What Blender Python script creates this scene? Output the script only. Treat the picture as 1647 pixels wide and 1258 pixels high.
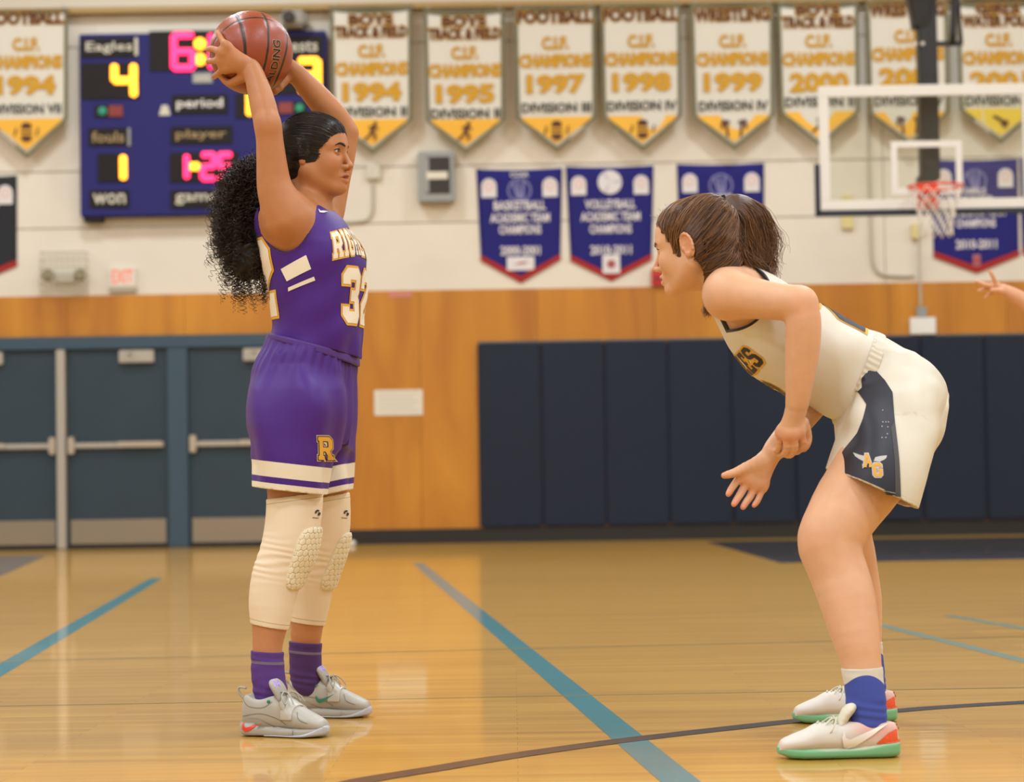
import bpy, bmesh, math, random
import numpy as np
from mathutils import Vector, Matrix

random.seed(7); RNG = np.random.default_rng(11)
for o in list(bpy.data.objects):
    bpy.data.objects.remove(o, do_unlink=True)
SC = bpy.context.scene
COL = SC.collection

# ------------------------------------------------------------------ camera
W, H, FPX = 1647.0, 1258.0, 3660.0
CAM_H = 0.656
PITCH = math.atan(141.0 / FPX)
ROLL = 0.0157
_f = Vector((0, math.cos(PITCH), math.sin(PITCH)))
_u0 = Vector((0, -math.sin(PITCH), math.cos(PITCH)))
_x = Vector((1, 0, 0))
_r = _x * math.cos(ROLL) - _u0 * math.sin(ROLL)
_u = _x * math.sin(ROLL) + _u0 * math.cos(ROLL)
cam_data = bpy.data.cameras.new('camera')
cam = bpy.data.objects.new('camera', cam_data)
COL.objects.link(cam)
cam.matrix_world = Matrix(((_r.x, _u.x, -_f.x, 0), (_r.y, _u.y, -_f.y, 0), (_r.z, _u.z, -_f.z, CAM_H), (0, 0, 0, 1)))
cam_data.sensor_width = 36.0
cam_data.lens = 36.0 * FPX / W
cam_data.clip_start = 0.1
cam_data.clip_end = 200
cam_data.dof.use_dof = True
cam_data.dof.focus_distance = 5.95
cam_data.dof.aperture_fstop = 3.9
SC.camera = cam

# ------------------------------------------------------------------ world, lights, exposure
wd = bpy.data.worlds.new('gym_air'); SC.world = wd
wd.use_nodes = True
wd.node_tree.nodes['Background'].inputs[0].default_value = (1.0, 0.95, 0.88, 1)
wd.node_tree.nodes['Background'].inputs[1].default_value = 0.03
SC.view_settings.view_transform = 'Standard'
SC.view_settings.look = 'None'
SC.view_settings.gamma = 1.0
SC.view_settings.use_curve_mapping = False
SC.view_settings.exposure = 0.0

def area_light(loc, size, power, color=(0.85, 0.955, 1.05), target=None, sy=None):
    l = bpy.data.lights.new('gym_lamp', 'AREA')
    l.energy = power; l.size = size; l.color = color
    if sy: l.shape = 'RECTANGLE'; l.size_y = sy
    o = bpy.data.objects.new('gym_lamp', l); COL.objects.link(o)
    o.location = loc
    if target:
        o.rotation_euler = (Vector(target) - Vector(loc)).to_track_quat('-Z', 'Y').to_euler()
    return o
# two runs of high-bay lamps under the ceiling, tilted a little towards the far wall
LAMP_W = 226.0
for lx in (-10.5, -3.5, 3.5, 10.5):
    for ly in (-3.0, 2.0, 8.0, 14.0, 19.5):
        area_light((lx, ly, 8.3), 1.1, LAMP_W * (1.0 if ly > 0 else 1.3))

# ------------------------------------------------------------------ pixel rays (authoring aid: real points at real depths)
def P(px, py, Y):
    d = _f * FPX + _r * (px - W / 2) + _u * (H / 2 - py)
    s = Y / d.y
    return np.array((d.x * s, Y, CAM_H + d.z * s))
def PX(pts):
    q = np.asarray(pts, float) - np.array((0, 0, CAM_H))
    zf = q @ np.array(_f); return np.stack([W / 2 + FPX * (q @ np.array(_r)) / zf, H / 2 - FPX * (q @ np.array(_u)) / zf], -1)
def FL(px, py):
    d = _f * FPX + _r * (px - W / 2) + _u * (H / 2 - py)
    s = -CAM_H / d.z
    return np.array((d.x * s, d.y * s, 0.0))
def SCALE(Y): return FPX / Y

# ------------------------------------------------------------------ materials
def lin(c):
    out = []
    for v in c:
        v = v / 255.0
        out.append(v / 12.92 if v <= 0.04045 else ((v + 0.055) / 1.055) ** 2.4)
    return tuple(out)
MATS = {}
class NT:
    def __init__(s, m): s.t = m.node_tree; s.m = m
    def n(s, typ, **kw):
        nd = s.t.nodes.new(typ)
        for k, v in kw.items(): setattr(nd, k, v)
        return nd
    def l(s, a, b): s.t.links.new(a, b)
def M(name, rgb, rough=0.5, metal=0.0, spec=0.5, noise=None, bump=None, emit=None, coat=0.0, sheen=0.0, sss=0.0, attr=None, coord='Object', coat_rough=0.1):
    """principled material; noise=(scale_xyz, amount) tints the colour, bump=(scale_xyz, strength, distance)"""
    if name in MATS: return MATS[name]
    m = bpy.data.materials.new(name); m.use_nodes = True
    t = NT(m); b = t.t.nodes['Principled BSDF']
    c = lin(rgb) + (1,)
    b.inputs['Base Color'].default_value = c
    b.inputs['Roughness'].default_value = rough
    b.inputs['Metallic'].default_value = metal
    b.inputs['Specular IOR Level'].default_value = spec
    b.inputs['Coat Weight'].default_value = coat
    b.inputs['Coat Roughness'].default_value = coat_rough
    if sheen: b.inputs['Sheen Weight'].default_value = sheen
    if sss:
        b.inputs['Subsurface Weight'].default_value = sss
        b.inputs['Subsurface Radius'].default_value = (0.012, 0.005, 0.003)
        b.inputs['Subsurface Scale'].default_value = 0.5
    src = None
    if attr:
        a = t.n('ShaderNodeAttribute'); a.attribute_name = attr; src = a.outputs['Color']
        t.l(src, b.inputs['Base Color'])
    if noise or bump:
        tc = t.n('ShaderNodeTexCoord')
        def nz(scale, detail):
            mp = t.n('ShaderNodeMapping'); mp.inputs['Scale'].default_value = scale if isinstance(scale, tuple) else (scale,) * 3
            t.l(tc.outputs[coord], mp.inputs['Vector'])
            q = t.n('ShaderNodeTexNoise'); q.inputs['Scale'].default_value = 1.0; q.inputs['Detail'].default_value = detail
            t.l(mp.outputs[0], q.inputs['Vector']); return q
        if noise:
            q = nz(noise[0], 4.0)
            mr = t.n('ShaderNodeMapRange'); mr.inputs['From Min'].default_value = 0.25; mr.inputs['From Max'].default_value = 0.75
            mr.inputs['To Min'].default_value = 1 - noise[1]; mr.inputs['To Max'].default_value = 1 + noise[1]
            t.l(q.outputs['Fac'], mr.inputs['Value'])
            mx = t.n('ShaderNodeMix', data_type='RGBA', blend_type='MULTIPLY'); mx.inputs['Factor'].default_value = 1
            if src is not None: t.l(src, mx.inputs['A'])
            else: mx.inputs['A'].default_value = c
            t.l(mr.outputs[0], mx.inputs['B']); t.l(mx.outputs['Result'], b.inputs['Base Color'])
        if bump:
            q = nz(bump[0], 3.0)
            bn = t.n('ShaderNodeBump'); bn.inputs['Strength'].default_value = bump[1]; bn.inputs['Distance'].default_value = bump[2]
            t.l(q.outputs['Fac'], bn.inputs['Height']); t.l(bn.outputs['Normal'], b.inputs['Normal'])
    if emit:
        b.inputs['Emission Color'].default_value = lin(emit[0]) + (1,)
        b.inputs['Emission Strength'].default_value = emit[1]
    MATS[name] = m
    return m

# ------------------------------------------------------------------ objects
def link(o, parent=None):
    COL.objects.link(o)
    if parent is not None:
        o.parent = parent
        if parent.type == 'EMPTY': o.matrix_parent_inverse = Matrix.Translation(-Vector(parent.location))
    return o
def nmesh(name, V, F, mat, parent=None, smooth=True, normals=None, matidx=None):
    """mesh object from numpy arrays; F is an (n,3) or (n,4) array or a list of such arrays"""
    V = np.ascontiguousarray(V, np.float32)
    Fs = F if isinstance(F, list) else [F]
    Fs = [np.asarray(f, np.int32) for f in Fs if len(f)]
    me = bpy.data.meshes.new(name)
    me.vertices.add(len(V)); me.vertices.foreach_set('co', V.ravel())
    loops = np.concatenate([f.ravel() for f in Fs]); cnt = np.concatenate([np.full(len(f), f.shape[1], np.int32) for f in Fs])
    me.loops.add(len(loops)); me.loops.foreach_set('vertex_index', loops)
    st = np.zeros(len(cnt), np.int32); st[1:] = np.cumsum(cnt)[:-1]
    me.polygons.add(len(cnt)); me.polygons.foreach_set('loop_start', st); me.polygons.foreach_set('loop_total', cnt)
    me.polygons.foreach_set('use_smooth', np.full(len(cnt), bool(smooth)))
    for m in (mat if isinstance(mat, (list, tuple)) else [mat]): me.materials.append(m)
    if matidx is not None: me.polygons.foreach_set('material_index', np.asarray(matidx, np.int32))
    me.update(calc_edges=True); me.validate()
    if normals is not None: me.normals_split_custom_set_from_vertices(np.asarray(normals, float).tolist())
    return link(bpy.data.objects.new(name, me), parent)
def vcol(o, rgb, name='Col'):
    a = o.data.color_attributes.new(name, 'FLOAT_COLOR', 'POINT')
    a.data.foreach_set('color', np.concatenate([rgb, np.ones((len(rgb), 1))], 1).astype(np.float32).ravel())
def vflt(o, val, name):
    a = o.data.attributes.new(name, 'FLOAT', 'POINT'); a.data.foreach_set('value', np.asarray(val, np.float32))
def bobj(name, bm, mat, parent=None, smooth=False):
    me = bpy.data.meshes.new(name); bm.to_mesh(me); bm.free()
    for m in (mat if isinstance(mat, (list, tuple)) else [mat]): me.materials.append(m)
    if smooth: me.polygons.foreach_set('use_smooth', [True] * len(me.polygons))
    return link(bpy.data.objects.new(name, me), parent)
def bm_box(bm, x0, x1, y0, y1, z0, z1, bevel=0.0):
    vs = [bm.verts.new((x, y, z)) for x in (x0, x1) for y in (y0, y1) for z in (z0, z1)]
    fs = [bm.faces.new([vs[i] for i in f]) for f in ((0, 1, 3, 2), (4, 6, 7, 5), (0, 4, 5, 1), (2, 3, 7, 6), (0, 2, 6, 4), (1, 5, 7, 3))]
    if bevel > 0:
        es = list({e for f in fs for e in f.edges})
        bmesh.ops.bevel(bm, geom=es, offset=bevel, segments=2, affect='EDGES')
    return bm
def box(name, x0, x1, y0, y1, z0, z1, mat, parent=None, bevel=0.0, kind=None):
    o = bobj(name, bm_box(bmesh.new(), x0, x1, y0, y1, z0, z1, bevel), mat, parent)
    if kind: o['kind'] = kind
    return o
def empty(name, loc=(0, 0, 0)):
    o = bpy.data.objects.new(name, None); o.empty_display_size = 0.1; o.location = loc
    return link(o)
def tag(o, label, cat, group=None):
    o['label'] = label; o['category'] = cat
    if group: o['group'] = group
    return o
def adopt(children, parent):
    for c in children:
        c.parent = parent; c.matrix_parent_inverse = Matrix.Translation(-Vector(parent.location))
def tubes(paths, rad, sides=3, closed_end=True):
    """paths (S,N,3), rad scalar or (S,N): one vertex/quad array for many thin tubes"""
    paths = np.asarray(paths, float); S, N, _ = paths.shape
    T = np.gradient(paths, axis=1); T /= np.linalg.norm(T, axis=2, keepdims=True) + 1e-12
    ref = np.zeros_like(T); ref[..., 2] = 1; bad = np.abs(T[..., 2]) > 0.9; ref[bad] = (1, 0, 0)
    A = np.cross(T, ref); A /= np.linalg.norm(A, axis=2, keepdims=True) + 1e-12
    for i in range(1, N):   # carry the frame along the path
        a = A[:, i - 1] - T[:, i] * np.sum(A[:, i - 1] * T[:, i], 1, keepdims=True)
        A[:, i] = a / (np.linalg.norm(a, axis=1, keepdims=True) + 1e-12)
    B = np.cross(T, A)
    r = np.broadcast_to(np.asarray(rad, float), (S, N)) if np.ndim(rad) else np.full((S, N), rad)
    an = np.arange(sides) * 2 * math.pi / sides
    V = paths[:, :, None, :] + r[:, :, None, None] * (np.cos(an)[:, None] * A[:, :, None, :] + np.sin(an)[:, None] * B[:, :, None, :])
    base = (np.arange(S) * N * sides)[:, None, None] + (np.arange(N - 1) * sides)[None, :, None]
    j = np.arange(sides); j2 = (j + 1) % sides
    Q = np.stack([base + j, base + j2, base + sides + j2, base + sides + j], -1).reshape(-1, 4)
    F = [Q]
    if closed_end and sides > 2:
        caps = []
        for s in range(S):
            b = s * N * sides
            for k in range(1, sides - 1):
                caps.append((b, b + k + 1, b + k)); e = b + (N - 1) * sides; caps.append((e, e + k, e + k + 1))
        F.append(np.array(caps))
    return V.reshape(-1, 3), F
def spline(pts, n):
    """catmull-rom through pts, n samples"""
    p = np.asarray(pts, float); m = len(p)
    q = np.vstack([2 * p[0] - p[1], p, 2 * p[-1] - p[-2]])
    t = np.linspace(0, m - 1 - 1e-9, n); i = t.astype(int); f = (t - i)[:, None]
    a, b, c, d = q[i], q[i + 1], q[i + 2], q[i + 3]
    return 0.5 * ((2 * b) + (c - a) * f + (2 * a - 5 * b + 4 * c - d) * f ** 2 + (3 * b - a - 3 * c + d) * f ** 3)
def tube(name, pts, rad, mat, parent=None, n=40, sides=8):
    V, F = tubes(spline(pts, n)[None], rad, sides)
    return nmesh(name, V, F, mat, parent)

# ------------------------------------------------------------------ flat lettering (2D outlines)
_FONTC = {}
def text2d(s, size=1.0, bold=0.0, fit=None, spacing=1.0):
    """triangulated 2D mesh (V (n,2), tris) of built-in font text, centred; fit=(width,height) stretches it"""
    cu = bpy.data.curves.new('lettering', 'FONT'); cu.body = s; cu.size = 1.0; cu.offset = bold
    cu.align_x = 'CENTER'; cu.resolution_u = 2; cu.space_character = spacing
    return _curve2d(cu, size, fit)
def _curve2d(cu, size=1.0, fit=None, center=True):
    o = bpy.data.objects.new('lettering', cu); COL.objects.link(o)
    bpy.context.view_layer.update()
    me = bpy.data.meshes.new_from_object(o.evaluated_get(bpy.context.evaluated_depsgraph_get()))
    me.calc_loop_triangles()
    V = np.zeros(len(me.vertices) * 3); me.vertices.foreach_get('co', V); V = V.reshape(-1, 3)[:, :2]
    T = np.zeros(len(me.loop_triangles) * 3, np.int32); me.loop_triangles.foreach_get('vertices', T); T = T.reshape(-1, 3)
    bpy.data.objects.remove(o); bpy.data.curves.remove(cu); bpy.data.meshes.remove(me)
    if len(V) == 0: return V, T
    if center:
        lo, hi = V.min(0), V.max(0)
        V = V - (lo + hi) / 2
        if fit is not None: V = V * (np.array(fit) / (hi - lo))
        else: V = V * size
    else: V = V * size
    a, b, c = V[T[:, 0]], V[T[:, 1]], V[T[:, 2]]
    neg = (b[:, 0] - a[:, 0]) * (c[:, 1] - a[:, 1]) - (b[:, 1] - a[:, 1]) * (c[:, 0] - a[:, 0]) < 0
    T[neg] = T[neg][:, ::-1]
    return V, T
def loops2d(loops, offset=0.0):
    """fill outline loops (even-odd holes); returns V,T in the loops' own units"""
    cu = bpy.data.curves.new('outline', 'CURVE'); cu.dimensions = '2D'; cu.fill_mode = 'BOTH'; cu.offset = 0.0
    for lp in loops:
        sp = cu.splines.new('POLY'); sp.points.add(len(lp) - 1); sp.use_cyclic_u = True
        for p, q in zip(sp.points, lp): p.co = (q[0], q[1], 0, 1)
    return _curve2d(cu, 1.0, None, False)
def on_wall(name, V, T, cx, cz, y, mat, parent):
    """flat lettering lying in a wall plane (facing the camera side, -Y)"""
    P3 = np.stack([V[:, 0] + cx, np.full(len(V), y), V[:, 1] + cz], 1)
    return nmesh(name, P3, T, mat, parent, smooth=False)
def prect(x0, y0, x1, y1, Y):
    c = P((x0 + x1) / 2, (y0 + y1) / 2, Y); s = SCALE(Y)
    return c[0] - abs(x1 - x0) / 2 / s, c[0] + abs(x1 - x0) / 2 / s, c[2] - abs(y1 - y0) / 2 / s, c[2] + abs(y1 - y0) / 2 / s
def pbox(name, x0, y0, x1, y1, Y, front, back, mat, parent=None, bevel=0.0, kind=None):
    """box whose face covers the given picture rectangle at depth Y"""
    a, b, c, d = prect(x0, y0, x1, y1, Y)
    return box(name, a, b, front, back, c, d, mat, parent, bevel, kind)
# ================================================================== implicit modelling: bodies and clothes are grown as one smooth surface
def V3(*a): return np.array(a, float)
def unit(v): v = np.asarray(v, float); return v / np.linalg.norm(v)
def smin(a, b, k):
    if k <= 0: return np.minimum(a, b)
    h = np.maximum(k - np.abs(a - b), 0) / k; return np.minimum(a, b) - h * h * k * .25
def smax(a, b, k): return -smin(-a, -b, k)
class Prim:
    def __init__(s, fn, lo, hi): s.fn, s.lo, s.hi = fn, np.asarray(lo, float), np.asarray(hi, float)
def cone(a, b, r1, r2):
    a, b = np.asarray(a, float), np.asarray(b, float); ba = b - a; L = max(ba @ ba, 1e-12); R = max(r1, r2)
    def fn(p):
        q = p - a; t = np.clip(q @ ba / L, 0, 1); e = q - t[:, None] * ba; return np.sqrt(np.einsum('ij,ij->i', e, e)) - (r1 + (r2 - r1) * t)
    return Prim(fn, np.minimum(a, b) - R, np.maximum(a, b) + R)
def chain(pts, rads, n=None, k=.004):
    pts = np.asarray(pts, float); rads = np.asarray(rads, float)
    if n:
        t = np.linspace(0, len(pts) - 1, n); rads = np.interp(t, np.arange(len(rads)), rads); pts = spline(pts, n)
    R = rads.max()
    def fn(p):
        best = None
        for i in range(len(pts) - 1):
            a, ba = pts[i], pts[i + 1] - pts[i]; q = p - a; t = np.clip(q @ ba / max(ba @ ba, 1e-12), 0, 1)
            e = q - t[:, None] * ba; d = np.sqrt(np.einsum('ij,ij->i', e, e)) - (rads[i] + (rads[i + 1] - rads[i]) * t)
            best = d if best is None else smin(best, d, k)
        return best
    return Prim(fn, pts.min(0) - R, pts.max(0) + R)
def ell(c, r, Rm=None):
    c, r = np.asarray(c, float), np.asarray(r, float); R = max(r)
    def fn(p):
        q = p - c
        if Rm is not None: q = q @ Rm
        a = q / r; b = a / r; k0 = np.sqrt(np.einsum('ij,ij->i', a, a)); k1 = np.sqrt(np.einsum('ij,ij->i', b, b)); return k0 * (k0 - 1) / np.maximum(k1, 1e-6)
    e = r if Rm is None else np.abs(Rm) @ r
    return Prim(fn, c - e, c + e)
def rbox(c, h, rad, Rm=None):
    c, h = np.asarray(c, float), np.asarray(h, float)
    def fn(p):
        q = p - c
        if Rm is not None: q = q @ Rm
        q = np.abs(q) - (h - rad); return np.sqrt((np.maximum(q, 0) ** 2).sum(1)) + np.minimum(q.max(1), 0) - rad
    e = h if Rm is None else np.abs(Rm) @ h
    return Prim(fn, c - e, c + e)
def loft(o, w, u, v, st, disp=None):
    """stations (t, cu, hu, cv, hv[, n]) along axis w; u,v span the section"""
    o, w, u, v = (np.asarray(x, float) for x in (o, w, u, v))
    st = sorted([tuple(s) + ((2.0,) if len(s) == 5 else ()) for s in st]); A = np.array(st); T = A[:, 0]
    # smooth resample (monotone cubic tangents)
    tt = np.linspace(T[0], T[-1], 160); out = []
    for c in range(1, 6):
        y = A[:, c]; h = np.diff(T); s = np.diff(y) / h; m = np.zeros(len(T)); m[0], m[-1] = s[0], s[-1]
        for i in range(1, len(T) - 1):
            m[i] = 0 if s[i - 1] * s[i] <= 0 else 3 * (h[i - 1] + h[i]) / ((2 * h[i] + h[i - 1]) / s[i - 1] + (h[i] + 2 * h[i - 1]) / s[i])
        i = np.clip(np.searchsorted(T, tt, 'right') - 1, 0, len(T) - 2); f = (tt - T[i]) / h[i]
        out.append((2 * f ** 3 - 3 * f ** 2 + 1) * y[i] + (f ** 3 - 2 * f ** 2 + f) * h[i] * m[i] + (-2 * f ** 3 + 3 * f ** 2) * y[i + 1] + (f ** 3 - f ** 2) * h[i] * m[i + 1])
    CU, HU, CV, HV, NN = out
    def fn(p):
        q = p - o; t = q @ w; x = q @ u; y = q @ v
        hu, hv, n = np.interp(t, tt, HU), np.interp(t, tt, HV), np.interp(t, tt, NN)
        x = np.abs(x - np.interp(t, tt, CU)) / hu; y = np.abs(y - np.interp(t, tt, CV)) / hv
        x = np.maximum(x, 1e-5); y = np.maximum(y, 1e-5)
        k0 = (x ** n + y ** n) ** (1 / n); g = k0 ** (1 - n); k1 = np.sqrt((x ** (n - 1) * g / hu) ** 2 + (y ** (n - 1) * g / hv) ** 2)
        d = np.maximum((k0 - 1) / np.maximum(k1, 1e-6), -np.minimum(hu, hv))
        if disp is not None: d = d - disp(t, q @ u - np.interp(t, tt, CU), q @ v - np.interp(t, tt, CV))
        return smax(d, np.maximum(T[0] - t, t - T[-1]), .006)
    cs = []
    for a in st:
        for s1 in (-1, 1):
            for s2 in (-1, 1): cs.append(o + w * a[0] + u * (a[1] + s1 * a[2]) + v * (a[3] + s2 * a[4]))
    cs = np.array(cs); return Prim(fn, cs.min(0) - .012, cs.max(0) + .012)
def xform(pr, O, R, s=1.0):
    """local prim -> world; columns of R are the local axes"""
    O = np.asarray(O, float)
    c = np.array([[(pr.lo, pr.hi)[i][0], (pr.lo, pr.hi)[j][1], (pr.lo, pr.hi)[k][2]] for i in (0, 1) for j in (0, 1) for k in (0, 1)]) * s @ R.T + O
    return Prim(lambda p: pr.fn(((p - O) @ R) / s) * s, c.min(0), c.max(0))
BIG = 1.0
class Field:
    def __init__(s, ops=None): s.ops = list(ops or [])
    def add(s, pr, k=.02, mode='u'): s.ops.append((pr, k, mode)); return s
    def copy(s): return Field(s.ops)
    def bounds(s):
        L = [o[0] for o in s.ops if o[2] == 'u']; return np.min([p.lo for p in L], 0), np.max([p.hi for p in L], 0)
    def _ev(s, p):
        d = np.full(len(p), BIG); lo, hi = p.min(0), p.max(0)
        for pr, k, mode in s.ops:
            if mode == 'i': d = smax(d, pr(p), k); continue
            m = k + .05
            if np.any(hi < pr.lo - m) or np.any(lo > pr.hi + m): continue
            a, b = pr.lo - m, pr.hi + m
            if np.all(lo > a) and np.all(hi < b): ok = None
            else:
                ok = (p[:, 0] > a[0]) & (p[:, 0] < b[0]) & (p[:, 1] > a[1]) & (p[:, 1] < b[1]) & (p[:, 2] > a[2]) & (p[:, 2] < b[2])
                if not ok.any(): continue
            if ok is None: e = pr.fn(p); d = smin(d, e, k) if mode == 'u' else smax(d, -e, k)
            else:
                e = pr.fn(p[ok]); d[ok] = smin(d[ok], e, k) if mode == 'u' else smax(d[ok], -e, k)
        return d
    def __call__(s, p, step=8192):
        p = np.asarray(p, float)
        return np.concatenate([s._ev(p[i:i + step]) for i in range(0, len(p), step)]) if len(p) else np.zeros(0)
    def grad(s, p, h=8e-4):
        K = np.array(((1, -1, -1), (-1, -1, 1), (-1, 1, -1), (1, 1, 1)), float); g = 0
        for k in K: g = g + k * s(p + k * h)[:, None]
        return g / (np.linalg.norm(g, axis=1, keepdims=True) + 1e-12)
_OFF = lambda n: np.array([(i, j, k) for k in range(n) for j in range(n) for i in range(n)])
def surface(F, res, lo=None, hi=None, keep=None, newton=2):
    """sparse surface nets of the zero set of F: vertices, quads, normals"""
    if lo is None: lo, hi = F.bounds(); lo = lo - .02; hi = hi + .02
    lo, hi = np.asarray(lo, float), np.asarray(hi, float)
    L0 = res * 8; n0 = np.ceil((hi - lo) / L0).astype(int) + 1
    g = np.stack(np.meshgrid(*[np.arange(n) for n in n0], indexing='ij'), -1).reshape(-1, 3)
    d = F(lo + (g + .5) * L0); g = g[np.abs(d) < L0 * 1.45]
    g = (g[:, None] * 4 + _OFF(4)[None]).reshape(-1, 3); L1 = res * 2
    d = F(lo + (g + .5) * L1); g = g[np.abs(d) < L1 * 1.75]
    cells = (g[:, None] * 2 + _OFF(2)[None]).reshape(-1, 3)
    if keep is not None: cells = cells[keep(lo + (cells + .5) * res)]
    N = int(max(n0) * 8 + 4); hsh = lambda c: (c[..., 0].astype(np.int64) * N + c[..., 1]) * N + c[..., 2]
    cor = cells[:, None] + _OFF(2)[None]
    uq, inv = np.unique(hsh(cor).ravel(), return_inverse=True)
    pts = np.stack([uq // (N * N), (uq // N) % N, uq % N], 1) * res + lo
    val = F(pts)[inv].reshape(-1, 8)
    neg = val < 0; act = neg.any(1) & ~neg.all(1)
    cells, val, neg = cells[act], val[act], neg[act]
    off = _OFF(2).astype(float); acc = np.zeros((len(cells), 3)); cnt = np.zeros(len(cells))
    E = [(a, b) for a in range(8) for b in range(a + 1, 8) if np.abs(off[a] - off[b]).sum() == 1]
    for a, b in E:
        x = neg[:, a] != neg[:, b]; t = val[x, a] / (val[x, a] - val[x, b])
        acc[x] += off[a] + t[:, None] * (off[b] - off[a]); cnt[x] += 1
    V = lo + (cells + acc / cnt[:, None]) * res
    hc = hsh(cells); od = np.argsort(hc); hs = hc[od]
    def find(c):
        h = hsh(c); i = np.clip(np.searchsorted(hs, h), 0, len(hs) - 1); ok = hs[i] == h; return np.where(ok, od[i], -1)
    Q = []
    for ax, (c1, da, db) in enumerate(((1, (0, 1, 0), (0, 0, 1)), (2, (0, 0, 1), (1, 0, 0)), (4, (1, 0, 0), (0, 1, 0)))):
        x = np.where(neg[:, 0] != neg[:, c1])[0]; c = cells[x]; da, db = np.array(da), np.array(db)
        q = np.stack([x, find(c - da), find(c - da - db), find(c - db)], 1); ok = (q >= 0).all(1); q = q[ok]; ng = neg[x[ok], 0]
        q[~ng] = q[~ng][:, ::-1]; Q.append(q)
    Q = np.concatenate(Q)
    n = F.grad(V)
    for _ in range(newton): dd = np.clip(F(V), -res, res); V = V - n * dd[:, None] * .95
    n = F.grad(V)
    # orient quads outwards
    fn = np.cross(V[Q[:, 2]] - V[Q[:, 0]], V[Q[:, 3]] - V[Q[:, 1]]); flip = (fn * n[Q[:, 0]]).sum(1) < 0; Q[flip] = Q[flip][:, ::-1]
    return V, Q, n
def merge(parts):
    Vs, Qs, Ns, b = [], [], [], 0
    for V, Q, n in parts: Vs.append(V); Qs.append(Q + b); Ns.append(n); b += len(V)
    return np.vstack(Vs), np.vstack(Qs), np.vstack(Ns)
def project(F, P0, D, maxd=.6, off=.0012):
    """march points along D onto the surface of F; returns points lifted by off along the normal, and a hit mask"""
    p = np.array(P0, float); D = np.broadcast_to(np.asarray(D, float), p.shape); t = np.zeros(len(p))
    for _ in range(70):
        d = F(p + D * t[:, None]); d = np.where(d > .3, .03, d); t = np.clip(t + d * .7, 0, maxd)
    q = p + D * t[:, None]; ok = np.abs(F(q)) < .004; n = F.grad(q)
    return q + n * off, ok, n
def grid_cut(V, T, step):
    """cut a flat 2D mesh along a square grid so that it can follow a curved surface"""
    bm = bmesh.new(); vs = [bm.verts.new((a, b, 0)) for a, b in V]
    for t in T:
        try: bm.faces.new([vs[i] for i in t])
        except ValueError: pass
    for ax in (0, 1):
        a, b = V[:, ax].min(), V[:, ax].max()
        for x in np.arange(a + step, b, step):
            co = [0, 0, 0]; no = [0, 0, 0]; co[ax] = x; no[ax] = 1
            bmesh.ops.bisect_plane(bm, geom=bm.verts[:] + bm.edges[:] + bm.faces[:], dist=1e-7, plane_co=co, plane_no=no)
    bmesh.ops.triangulate(bm, faces=bm.faces[:]); bm.verts.ensure_lookup_table(); bm.verts.index_update()
    V2 = np.array([v.co[:2] for v in bm.verts]); T2 = np.array([[v.index for v in f.verts] for f in bm.faces]); bm.free()
    return V2, T2
def decal(name, F, V, T, mapf, mat, parent, off=.0014, step=.012):
    """flat print (V,T in metres) laid on the surface of F; mapf(V) -> ray origins, directions"""
    V, T = grid_cut(V, T, step); P0, D = mapf(V); q, ok, n = project(F, P0, D, off=off)
    T = T[ok[T].all(1)]
    if len(T) == 0: return None
    fn = np.cross(q[T[:, 1]] - q[T[:, 0]], q[T[:, 2]] - q[T[:, 0]]); fl = (fn * n[T[:, 0]]).sum(1) < 0; T[fl] = T[fl][:, ::-1]
    return nmesh(name, q, T, mat, parent, normals=n)
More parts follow.
